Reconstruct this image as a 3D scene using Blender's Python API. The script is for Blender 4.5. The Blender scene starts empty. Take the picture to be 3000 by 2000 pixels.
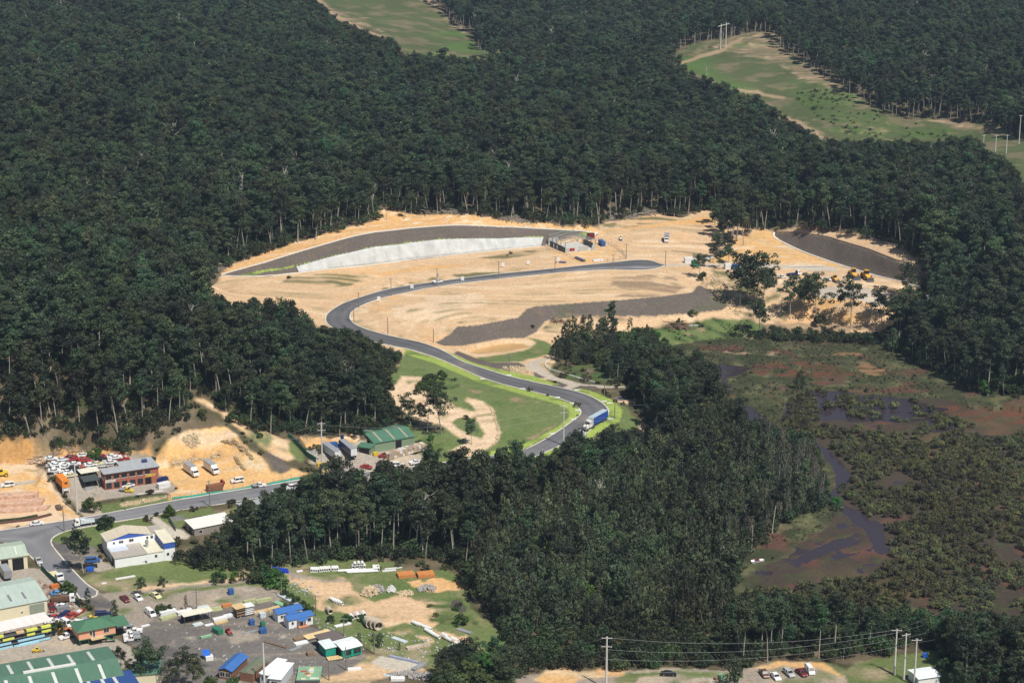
import bpy, math, random
import numpy as np
from mathutils import Vector, Matrix, geometry
R = math.radians
rng = random.Random(11); nr = np.random.RandomState(5)
scene = bpy.context.scene; COL = scene.collection

# ------------------------------------------------------------ camera, sky, sun, exposure
CAMH = 255.0; PITCH = R(16.0); FPX = 5833.0
cam_d = bpy.data.cameras.new("camera"); cam = bpy.data.objects.new("camera", cam_d); COL.objects.link(cam)
cam_d.sensor_width = 36.0; cam_d.lens = 36.0*FPX/3000.0; cam_d.clip_start = 1.0; cam_d.clip_end = 12000
cam.location = (0, 0, CAMH); cam.rotation_euler = (math.pi/2-PITCH, 0, 0); scene.camera = cam
SUN_DIR = Vector((0.60, -0.80, 0)).normalized()*math.cos(R(56)) + Vector((0, 0, math.sin(R(56))))
w = bpy.data.worlds.new("World"); scene.world = w; w.use_nodes = True
nt = w.node_tree; bg = nt.nodes["Background"]; sky = nt.nodes.new("ShaderNodeTexSky")
sky.sky_type = 'NISHITA'; sky.sun_disc = False; sky.sun_elevation = R(56)
sky.sun_rotation = math.atan2(SUN_DIR.x, SUN_DIR.y)
nt.links.new(sky.outputs[0], bg.inputs[0]); bg.inputs[1].default_value = 0.066
sd = bpy.data.lights.new("sun", 'SUN'); sd.energy = 4.8; sd.angle = R(0.5); sd.color = (1.0, 0.95, 0.87)
so = bpy.data.objects.new("sun", sd); COL.objects.link(so)
so.rotation_euler = SUN_DIR.to_track_quat('Z', 'Y').to_euler(); so.location = (300, -300, 600)
scene.view_settings.view_transform = 'Standard'; scene.view_settings.look = 'None'
scene.view_settings.exposure = 0.06; scene.view_settings.gamma = 1.0
scene.render.engine = 'CYCLES'; scene.cycles.max_bounces = 5; scene.cycles.diffuse_bounces = 2
scene.cycles.glossy_bounces = 2; scene.cycles.transparent_max_bounces = 6
try: scene.cycles.use_denoising = True
except Exception: pass

# ------------------------------------------------------------ pixel <-> world
cp, sp = math.cos(PITCH), math.sin(PITCH)
def ray(u, v):
    xc = (np.asarray(u, float)-1500)/FPX; yc = (1000-np.asarray(v, float))/FPX
    return xc, cp+yc*sp, -sp+yc*cp
def plane_pt(u, v, z):
    dx, dy, dz = ray(u, v); t = (z-CAMH)/dz
    return dx*t, dy*t
def project(x, y, z):
    zz = z-CAMH; dep = y*cp-zz*sp; up = y*sp+zz*cp
    return 1500+FPX*x/dep, 1000-FPX*up/dep

# ------------------------------------------------------------ noise
_NT = nr.rand(256, 256)
def vnoise(x, y):
    xi = np.floor(x).astype(int); yi = np.floor(y).astype(int); fx = x-xi; fy = y-yi
    fx = fx*fx*(3-2*fx); fy = fy*fy*(3-2*fy)
    a = _NT[xi & 255, yi & 255]; b = _NT[(xi+1) & 255, yi & 255]; c = _NT[xi & 255, (yi+1) & 255]; d = _NT[(xi+1) & 255, (yi+1) & 255]
    return (a*(1-fx)+b*fx)*(1-fy)+(c*(1-fx)+d*fx)*fy
def fbm(x, y, s, o=4, seed=0):
    r = 0; a = 1; t = 0; x = x/s+seed*17.3; y = y/s+seed*9.7
    for i in range(o):
        r = r+a*vnoise(x, y); t += a; a *= .5; x = x*2.03+5.1; y = y*2.03+3.7
    return r/t-0.5                      # about -.5 .. .5

# ------------------------------------------------------------ elevations: (u, v, z) breaklines traced on the photograph
BRK = [
 # town street and new road
 [(-120,1580,6),(0,1552,6),(153,1529,6),(306,1503,6),(500,1469,5.8),(742,1426,5.3),(880,1402,5),(1050,1385,4.6),(1226,1364,4.2),(1423,1336,4),(1530,1319,4.2),(1647,1255,5),(1701,1215,6),(1696,1195,6.4),(1632,1164,7),(1527,1139,8),(1403,1101,9),(1275,1046,10.5),(1205,1020,11.3),(1085,998,11.8),(993,974,12.2),(957,947,12.4),(953,934,12.5),(977,903,12.8),(1013,884,13),(1100,856,13.4),(1166,840,13.6),(1324,818,14.2),(1567,792,15),(1740,773,15.6),(1850,762,15.8),(1937,774,15.8)],
 [(-120,1640,6),(60,1590,6),(204,1552,6),(331,1529,6),(459,1510,5.8),(600,1486,5.5),(755,1459,5),(882,1436,4.8),(1060,1410,4.5),(1201,1394,4.2),(1400,1372,4),(1533,1347,4.2),(1716,1269,5),(1778,1223,5.8),(1785,1207,6.1),(1765,1180,6.6),(1678,1143,7.4),(1489,1102,8.6),(1352,1058,10.2),(1199,995,11.6),(1085,968,12.1),(1031,944,12.4),(1023,929,12.5),(1062,893,12.8),(1146,866,13.3),(1281,838,13.8),(1462,817,14.6),(1625,800,15.2),(1796,789,15.6),(1893,791,15.7),(1944,781,15.8)],
 # wall toe, wall top, mulch top, forest floor behind
 [(600,838,14.6),(648,809,15),(705,809,15),(790,808,14.8),(874,797,14.6),(1008,782,14.8),(1110,771,15),(1227,755,15.2),(1330,745,15.4),(1480,729,15.6),(1585,719,15.8),(1700,705,16),(1750,692,16.2)],
 [(868,781,17.2),(1008,745,21),(1110,726,22.8),(1202,712,22.9),(1330,703,22.6),(1480,699,20.4),(1592,696,19.2),(1700,690,18.2),(1748,684,17)],
 [(649,804,15.6),(763,773,19),(881,736.5,23.2),(1034,692,27.5),(1100,680,28.5),(1200,669,28.6),(1337,659,27.6),(1483,665,25),(1592,670,22.4),(1700,676.5,19.4),(1750,681,17.4)],
 [(590,800,16.2),(648,785,17),(753,748,20.5),(880,710,24.6),(1018,667,29),(1097,651,30.4),(1227,631,31),(1363,629,30),(1559,655,25),(1700,664,20.8),(1745,667,19),(1778,651,19.6),(1916,625,21),(2000,635,19.6)],
 # right pad
 [(2268,690,17),(2291,707,16),(2355,738,15),(2457,773,14.5),(2585,812,14),(2661,830,14),(2720,842,14)],
 [(2268,681.6,18),(2324,681,20.5),(2419,693,23.5),(2546,732,24),(2648,773,22.5),(2720,800,20)],
 [(2250,665,19.5),(2340,660,23.5),(2440,672,26),(2560,690,27.5),(2700,745,26),(2800,800,22)],
 [(2000,775,15.8),(2080,780,15.6),(2140,800,15),(2230,830,14),(2370,868,13.6),(2480,880,13.4),(2620,905,13),(2740,920,12.5)],
 [(2040,840,13.5),(2112,905,8.4),(2170,925,6),(2300,940,4.6),(2420,940,4),(2600,960,3.5),(2760,980,3)],
 [(2010,620,21),(2110,612,21.5),(2200,650,19.5),(2245,672,19)],
 [(1960,735,16.5),(2010,700,17.5),(2060,690,17),(2110,735,15.6),(2030,755,15.8)],
 [(2240,690,17.6),(2160,740,16.2),(2080,775,15.6)],
 # lower mulch slope
 [(1270,1000,11.6),(1322,976,12),(1350,955,12.3),(1465,942,12.6),(1518,931,12.8),(1544,905,13.2),(1572,898,13.4),(1700,888,13.8),(1779,883,14),(1932,870,14.2),(2028,858,14.2),(2046,838,14.2)],
 [(1290,1012,10.2),(1340,1012,8),(1400,1003,6.6),(1476,989,6.2),(1533,989,5.4),(1572,970,5.9),(1597,938,7.9),(1700,925,9),(1855,926,8),(1952,924,8),(2034,917,7.8),(2108,909,8.2)],
 [(1362,1021,6.6),(1400,1035,6.2),(1480,1028,5.6),(1560,1018,4.8)],
 [(1400,1062,8.3),(1520,1070,7.6),(1570,1085,7),(1640,1103,6.6),(1760,1128,5.6)],
 # left cut slope behind the wreck yard and the quarry
 [(-120,1360,9),(0,1358,9),(110,1353,9),(150,1344,9),(270,1339,9),(400,1334,9),(450,1345,8.6)],
 [(-120,1284,17.5),(0,1288,17),(90,1292,16.8),(170,1311,14.6),(280,1319,13),(400,1316,12.6),(440,1306,13.6)],
 [(455,1340,10),(500,1283,16.2),(571,1262,17.6),(643,1248,18.2),(658,1250,18),(700,1292,14.6),(722,1310,13),(770,1336,10.6),(860,1372,7.4)],
 [(480,1372,7.6),(545,1352,7.8),(600,1346,8),(650,1352,8),(700,1378,7.4),(760,1390,6.8)],
 [(905,1352,6.2),(900,1312,6.8),(985,1300,7),(1060,1290,7.2),(1140,1268,8)],
 [(845,1288,11.5),(900,1279,11),(985,1273,11),(1050,1268,11),(1120,1245,10.6)],
]
PTS = [
 (-300,2250,5.5),(0,2100,5),(0,1900,5.2),(0,1750,5.4),(150,1650,5.6),(200,1800,5),(480,1660,4.8),(300,1750,4.6),(600,1750,4.2),(600,1900,4),(800,2100,4),(900,1800,3.6),(1100,1900,3.4),(1280,1760,3),(1350,1900,3),(1000,1670,3.8),(800,1690,4),(1180,1640,3.6),(1400,2100,4),(700,1540,4.6),(900,1500,4.4),(1100,1480,4),(1300,1450,3.8),(1500,1450,3.2),(1000,1580,4),
 (1600,2100,4.5),(2000,2100,4.5),(2400,2100,4),(1700,1980,4.2),(2000,1970,4.2),(2400,1960,3.6),(2600,1950,2.4),(2700,1880,1.2),(3000,2100,1.5),(1500,1800,2.4),(1500,1650,2.2),(1800,1850,2),(1800,1650,1.2),(2000,1500,0.9),(2100,1700,0.8),(1800,1400,2),(2300,1850,1.4),
 (1850,830,15),(1960,815,15.2),(1600,850,14.5),(1300,900,13.5),(1150,930,12.8),(620,1420,6.2),(520,1430,6.2),(720,1410,6),(100,1440,7.5),(300,1430,6.8),(200,1490,6.2),(850,1390,6),(940,1350,5.6),(1130,1290,6),(1250,1290,6),(1240,1345,4.6),
 (1300,1240,7),(1360,1180,8.6),(1450,1240,6.8),(1500,1190,7.4),(1400,1310,4.8),(1200,1160,10),(1150,1120,11.5),(1250,1110,11),(1080,1150,13),(600,1165,24),(700,1250,17),(800,1290,13),(860,1330,9),(1590,1170,7.4),
 (-200,1200,30),(0,1240,22),(150,1260,19),(300,1270,18),(400,1230,21),(480,1200,22),(150,1120,34),(350,1080,36),(0,1050,42),(-300,1000,52),(600,1080,31),(500,950,36),(300,900,42),(750,1120,24),(850,1200,16),(950,1180,14),(750,1000,24),(950,1100,15),(1050,1060,13),(950,1000,14),(850,950,16),(760,900,18),(680,860,18),(600,900,26),(500,820,28),(450,760,32),(350,800,38),(150,750,46),(-100,700,50),(250,600,46),(450,650,38),(600,740,26),
 (1880,1180,4.6),(1870,1240,4),(1850,1100,3.6),(1760,1060,3.4),(1700,1080,4.6),(1900,1060,2),(1660,1010,4.2),(1620,1050,4.6),(1750,980,4.2),(1990,1180,1.6),(1950,1260,2.4),(1850,1320,3),(2100,1220,.9),
 (1900,960,3.6),(2000,960,3.4),(2150,970,2.2),(2300,980,1.2),(2450,985,1),(2600,1010,1.2),(2750,1060,2),(2850,1120,3),(3000,1180,3),(3150,1200,4),(2050,1010,.9),(2200,1040,.5),(2500,1060,.5),(2700,1110,.8),
 (2160,1130,.3),(2500,1200,.25),(2800,1200,.4),(3000,1250,.5),(3200,1300,.5),(2160,1300,.5),(2400,1350,.2),(2400,1500,.25),(2700,1500,.25),(3000,1500,.25),(3200,1500,.25),(2250,1650,.6),(2500,1700,.3),(2900,1700,.4),(3200,1800,1),(2800,1820,.8),
 (2820,950,6),(2820,860,16),(2900,1000,8),(3000,900,16),(3100,1000,14),(2900,760,24),(3000,650,27),(2800,650,27),
 (1300,560,37),(1000,580,37),(1600,560,34),(1900,560,29),(2150,560,27),(2400,600,29),(2600,600,30),(800,620,32),(700,680,28),
 (1300,450,39),(1600,440,37),(1900,450,32),(2200,480,27),(2500,520,27),(900,480,41),(600,520,42),(0,450,50),(-300,400,52),(300,380,50),(700,330,46),(1100,330,40),(1500,310,36),(1900,330,33),
 (2223,300,30),(2280,340,27),(2363,390,25),(2446,425,22),(2612,412,21),(2723,412,22),(2861,395,25),(2900,445,27),(2949,475,29),(3100,520,30),(2700,480,25),(2350,450,25),(2900,560,28),
 (1960,165,40),(2032,135,44),(2109,119,47),(2197,100,49),(2264,98,49),(2286,144,46),(2363,193,42),(2474,265,36),(2584,332,30),(2640,354,27),(2711,345,27),(2805,359,28),(2916,365,30),(3000,412,29),(3150,480,30),
 (2131,243,38),(2043,221,38),(2250,230,38),(2400,320,30),(2200,60,42),(2000,80,38),(1800,150,36),(2400,120,48),(2600,200,44),(2800,250,42),(3000,280,42),(3200,300,42),
 (2300,0,50),(2700,50,56),(3100,100,58),(1900,0,44),(1600,80,36),(1403,165,31),(1192,153,37),(1148,115,40),(1040,60,45),(988,40,46),(925,0,50),(1243,0,47),(1307,51,41),(1390,115,34),(1500,158,32),(1250,90,40),(1600,170,32),
 (1250,230,37),(1000,200,42),(800,150,46),(500,200,50),(200,150,54),(-200,100,58),(500,0,56),(100,-40,60),(1500,30,44),
 (-500,-150,66),(1500,-150,62),(3500,-150,70),
]
FAR = [(-3500,-500,5),(3500,-500,3),(-3500,700,10),(3500,700,1),(-3500,2500,60),(3500,2500,60),(-3500,7500,110),(3500,7500,110),(0,7500,110),(-1200,4200,80),(1200,4200,80),(0,-500,4),(-900,900,30),(900,900,4),(500,1500,35),(-700,1500,50),(700,2600,60),(-900,2600,66),(0,380,4.5),(300,450,2)]
cv, ce = [], []
for b in BRK:
    s = len(cv)
    for u, v, z in b:
        x, y = plane_pt(u, v, z); cv.append((float(x), float(y), z))
    ce += [(s+i, s+i+1) for i in range(len(b)-1)]
for u, v, z in PTS:
    x, y = plane_pt(u, v, z); cv.append((float(x), float(y), z))
cv += FAR
ov, oe, of, overt, _, _ = geometry.delaunay_2d_cdt([Vector(c[:2]) for c in cv], ce, [], 0, 1e-3)
oz = []
for i, p in enumerate(ov):
    ids = overt[i]
    if ids: oz.append(cv[ids[0]][2])
    else:   # crossing breaklines: nearest controls
        ds = sorted(((p.x-c[0])**2+(p.y-c[1])**2, c[2]) for c in cv)[:3]
        oz.append(sum(z/(d+.01) for d, z in ds)/sum(1/(d+.01) for d, z in ds))

# ------------------------------------------------------------ terrain grid (fan: x = t*y)
T = np.concatenate([-np.linspace(.8, .30, 28)[:-1], np.linspace(-.30, .30, 941), np.linspace(.30, .8, 28)[1:]])
ys = [120.0]
while ys[-1] < 3700:
    y = ys[-1]
    st = 20 if y < 460 else 4 if y < 500 else .62 if y < 760 else .85 if y < 1330 else 1.0+(y-1330)*.0024 if y < 2600 else 60
    ys.append(y+st)
Y = np.array(ys); NR, NC = len(Y), len(T)
GX = Y[:, None]*T[None, :]; GY = np.repeat(Y[:, None], NC, 1)
H0 = np.full((NR, NC), np.nan)
for f in of:
    for k in range(1, len(f)-1):
        ia, ib, ic = f[0], f[k], f[k+1]
        a, b, c = ov[ia], ov[ib], ov[ic]
        r0, r1 = np.searchsorted(Y, min(a.y, b.y, c.y)), np.searchsorted(Y, max(a.y, b.y, c.y))+1
        r0 = max(0, r0-1)
        if r0 >= NR or r1 <= 0: continue
        yl = max(Y[r0], 1.0); yh = max(Y[min(r1, NR)-1], 1.0)
        xs = (a.x, b.x, c.x)
        tl = min(min(xs)/yl, min(xs)/yh); th = max(max(xs)/yl, max(xs)/yh)
        c0, c1 = max(0, np.searchsorted(T, tl)-1), np.searchsorted(T, th)+1
        X = GX[r0:r1, c0:c1]; YY = GY[r0:r1, c0:c1]
        den = (b.y-c.y)*(a.x-c.x)+(c.x-b.x)*(a.y-c.y)
        if abs(den) < 1e-9: continue
        w0 = ((b.y-c.y)*(X-c.x)+(c.x-b.x)*(YY-c.y))/den; w1 = ((c.y-a.y)*(X-c.x)+(a.x-c.x)*(YY-c.y))/den; w2 = 1-w0-w1
        m = (w0 >= -1e-6) & (w1 >= -1e-6) & (w2 >= -1e-6)
        sub = H0[r0:r1, c0:c1]; sub[m] = (w0*oz[ia]+w1*oz[ib]+w2*oz[ic])[m]
H0 = np.where(np.isnan(H0), 5.0, H0)
def blur(A, n, it=2):
    for _ in range(it):
        for ax in (0, 1):
            P_ = np.concatenate([np.repeat(A.take([0], ax), n, ax), A, np.repeat(A.take([-1], ax), n, ax)], ax)
            c = np.cumsum(P_, ax); z = np.zeros_like(c.take([0], ax)); c = np.concatenate([z, c], ax)
            L = A.shape[ax]; A = (c.take(range(2*n+1, 2*n+1+L), ax)-c.take(range(0, L), ax))/(2*n+1)
    return A
def sstep(a, b, x):
    t = np.clip((x-a)/(b-a), 0, 1); return t*t*(3-2*t)
HB = blur(H0, 14, 2); HS = blur(H0, 1, 2)
wfar = sstep(1380, 1560, GY)
H0 = HS*(1-wfar)+HB*wfar+wfar*(fbm(GX, GY, 130, 4, 1)*9+fbm(GX, GY, 30, 3, 2)*2.4)

def Hgrid(A, x, y):
    x = np.asarray(x, float); y = np.maximum(np.asarray(y, float), 121)
    r = np.interp(y, Y, np.arange(NR)); c = np.interp(x/y, T, np.arange(NC))
    r0 = np.minimum(r.astype(int), NR-2); c0 = np.minimum(c.astype(int), NC-2); fr = r-r0; fc = c-c0
    return (A[r0, c0]*(1-fc)+A[r0, c0+1]*fc)*(1-fr)+(A[r0+1, c0]*(1-fc)+A[r0+1, c0+1]*fc)*fr
YS = np.concatenate([np.arange(440, 1400, 2.0), np.arange(1400, 3200, 4.0)])
def P(u, v):
    """first hit of the pixel's ray with the ground -> x, y"""
    u = np.atleast_1d(np.asarray(u, float)); v = np.atleast_1d(np.asarray(v, float))
    dx, dy, dz = ray(u, v); dx = dx/dy; dz = dz/dy
    xs = dx[:, None]*YS; g = CAMH+dz[:, None]*YS-Hgrid(H0, xs, np.broadcast_to(YS, xs.shape))
    i = np.argmax(g < 0, 1); i = np.where((g < 0).any(1), np.maximum(i, 1), len(YS)-1)
    k = np.arange(len(u)); g0, g1 = g[k, i-1], g[k, i]
    t = np.clip(g0/(g0-g1+1e-9), 0, 1); y = YS[i-1]+(YS[i]-YS[i-1])*t
    return dx*y, y
def W(u, v, dz=0.0):
    x, y = P(u, v); x = float(x[0]); y = float(y[0])
    return Vector((x, y, float(Hgrid(H0, x, y))+dz))
def poly_w(px):
    a = np.array(px, float); x, y = P(a[:, 0], a[:, 1]); return np.stack([x, y], 1)
def inpoly(x, y, poly):
    m = np.zeros(x.shape, bool); n = len(poly)
    for i in range(n):
        x1, y1 = poly[i]; x2, y2 = poly[(i+1) % n]
        if y1 == y2: continue
        c = ((y1 > y) != (y2 > y)) & (x < (x2-x1)*(y-y1)/(y2-y1)+x1); m ^= c
    return m
# ------------------------------------------------------------ materials
MATS = {}
def mat(name, col, rough=.75, var=.18, sc=1.2, metal=0.0, spec=.35, bump=0.0, fade=None):
    if name in MATS: return MATS[name]
    m = bpy.data.materials.new(name); m.use_nodes = True; n = m.node_tree; L = n.links
    b = n.nodes["Principled BSDF"]; b.inputs["Roughness"].default_value = rough; b.inputs["Metallic"].default_value = metal
    b.inputs["Specular IOR Level"].default_value = spec
    tc = n.nodes.new("ShaderNodeTexCoord"); no = n.nodes.new("ShaderNodeTexNoise"); no.inputs["Scale"].default_value = sc
    no.inputs["Detail"].default_value = 5; L.new(tc.outputs["Object"], no.inputs["Vector"])
    r = n.nodes.new("ShaderNodeMapRange"); r.inputs["From Min"].default_value = .25; r.inputs["From Max"].default_value = .75
    r.inputs["To Min"].default_value = 1-var; r.inputs["To Max"].default_value = 1+var; L.new(no.outputs["Fac"], r.inputs["Value"])
    mx = n.nodes.new("ShaderNodeVectorMath"); mx.operation = 'MULTIPLY'; mx.inputs[0].default_value = col[:3]
    L.new(r.outputs[0], mx.inputs[1]); L.new(mx.outputs[0], b.inputs["Base Color"])
    if bump:
        bp = n.nodes.new("ShaderNodeBump"); bp.inputs["Strength"].default_value = bump; L.new(no.outputs["Fac"], bp.inputs["Height"]); L.new(bp.outputs[0], b.inputs["Normal"])
    MATS[name] = m; return m
def attr_mat(name, rough=.9, fine=.22, sc=.9, bump=.35, spec=.15):
    m = bpy.data.materials.new(name); m.use_nodes = True; n = m.node_tree; L = n.links; b = n.nodes["Principled BSDF"]
    b.inputs["Roughness"].default_value = rough; b.inputs["Specular IOR Level"].default_value = spec
    at = n.nodes.new("ShaderNodeAttribute"); at.attribute_name = "Col"
    tc = n.nodes.new("ShaderNodeTexCoord"); no = n.nodes.new("ShaderNodeTexNoise"); no.inputs["Scale"].default_value = sc; no.inputs["Detail"].default_value = 6
    L.new(tc.outputs["Object"], no.inputs["Vector"])
    r = n.nodes.new("ShaderNodeMapRange"); r.inputs["From Min"].default_value = .25; r.inputs["From Max"].default_value = .75
    r.inputs["To Min"].default_value = 1-fine; r.inputs["To Max"].default_value = 1+fine; L.new(no.outputs["Fac"], r.inputs["Value"])
    mx = n.nodes.new("ShaderNodeVectorMath"); mx.operation = 'MULTIPLY'; L.new(at.outputs["Color"], mx.inputs[0]); L.new(r.outputs[0], mx.inputs[1])
    L.new(mx.outputs[0], b.inputs["Base Color"])
    bp = n.nodes.new("ShaderNodeBump"); bp.inputs["Strength"].default_value = bump; bp.inputs["Distance"].default_value = .5
    L.new(no.outputs["Fac"], bp.inputs["Height"]); L.new(bp.outputs[0], b.inputs["Normal"])
    return m
def leaf_mat(name, col, var=.35, hue=.05, trans=.25):
    m = bpy.data.materials.new(name); m.use_nodes = True; n = m.node_tree; L = n.links; b = n.nodes["Principled BSDF"]
    b.inputs["Roughness"].default_value = .6; b.inputs["Specular IOR Level"].default_value = .25
    oi = n.nodes.new("ShaderNodeObjectInfo"); tc = n.nodes.new("ShaderNodeTexCoord"); no = n.nodes.new("ShaderNodeTexNoise")
    no.inputs["Scale"].default_value = .45; no.inputs["Detail"].default_value = 3; L.new(tc.outputs["Object"], no.inputs["Vector"])
    hs = n.nodes.new("ShaderNodeHueSaturation"); hs.inputs["Color"].default_value = (*col, 1)
    def rngn(src, lo, hi, f0=0, f1=1):
        r = n.nodes.new("ShaderNodeMapRange"); r.inputs["From Min"].default_value = f0; r.inputs["From Max"].default_value = f1
        r.inputs["To Min"].default_value = lo; r.inputs["To Max"].default_value = hi; L.new(src, r.inputs["Value"]); return r.outputs[0]
    ge = n.nodes.new("ShaderNodeNewGeometry"); n2 = n.nodes.new("ShaderNodeTexNoise"); n2.inputs["Scale"].default_value = .022; n2.inputs["Detail"].default_value = 3; L.new(ge.outputs["Position"], n2.inputs["Vector"])
    ad = n.nodes.new("ShaderNodeMath"); ad.operation = 'ADD'; L.new(rngn(oi.outputs["Random"], .5-hue, .5+hue*.6), ad.inputs[0]); L.new(rngn(n2.outputs["Fac"], -.035, .03, .3, .7), ad.inputs[1]); L.new(ad.outputs[0], hs.inputs["Hue"])
    ma = n.nodes.new("ShaderNodeMath"); ma.operation = 'MULTIPLY'; L.new(rngn(no.outputs["Fac"], 1-var, 1+var, .3, .7), ma.inputs[0])
    wn = n.nodes.new("ShaderNodeTexWhiteNoise"); wn.noise_dimensions = '1D'; L.new(oi.outputs["Random"], wn.inputs["W"])
    mb = n.nodes.new('ShaderNodeMath'); mb.operation = 'MULTIPLY'; L.new(rngn(wn.outputs["Value"], .55, 1.5), mb.inputs[0]); L.new(rngn(n2.outputs['Fac'], .72, 1.32, .3, .7), mb.inputs[1]); L.new(mb.outputs[0], ma.inputs[1]); L.new(ma.outputs[0], hs.inputs["Value"]); L.new(rngn(wn.outputs["Value"], .7, 1.1), hs.inputs["Saturation"])
    L.new(hs.outputs[0], b.inputs["Base Color"])
    if trans:
        t = n.nodes.new("ShaderNodeBsdfTranslucent"); L.new(hs.outputs[0], t.inputs[0]); mxs = n.nodes.new("ShaderNodeMixShader"); mxs.inputs[0].default_value = trans
        L.new(b.outputs[0], mxs.inputs[1]); L.new(t.outputs[0], mxs.inputs[2]); L.new(mxs.outputs[0], n.nodes["Material Output"].inputs[0])
    return m

# ------------------------------------------------------------ ground cover zones (own colours of the ground)
C = dict(floor=(.10,.082,.048), floor2=(.125,.10,.062), tan=(.60,.415,.245), pale=(.66,.49,.325), orange=(.63,.38,.165), mulch=(.125,.105,.09), brown=(.30,.215,.135),
 grass=(.135,.172,.062), lime=(.28,.36,.08), dgrass=(.075,.125,.035), olive=(.16,.15,.07), gravel=(.46,.40,.32), conc=(.36,.315,.26), paleconc=(.5,.45,.37),
 asph=(.115,.108,.104), yard=(.155,.142,.13), ygrav=(.31,.265,.215), marsh=(.050,.054,.028), marsh2=(.07,.078,.034), mud=(.058,.044,.034), red=(.12,.052,.03), rust=(.25,.14,.075),
 quarry=(.66,.405,.17), cliff=(.52,.29,.11), rock=(.55,.44,.28), hill=(.082,.102,.042), hillb=(.27,.20,.13), white=(.7,.66,.58), track=(.34,.25,.155))
MAIN = [(590,840),(650,784),(753,746),(880,708),(1018,665),(1097,649),(1110,612),(1150,620),(1227,629),(1363,627),(1559,653),(1743,666),(1780,649),(1916,622),(1990,638),(2060,612),(2130,612),(2200,650),(2240,670),(2330,668),(2440,676),(2530,688),(2600,712),(2700,755),(2790,830),(2790,960),(2620,975),(2400,965),(2150,940),(1990,945),(1850,965),(1760,985),(1640,1010),(1600,1130),(1300,1130),(1000,1010),(930,960),(800,940),(680,900)]
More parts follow.
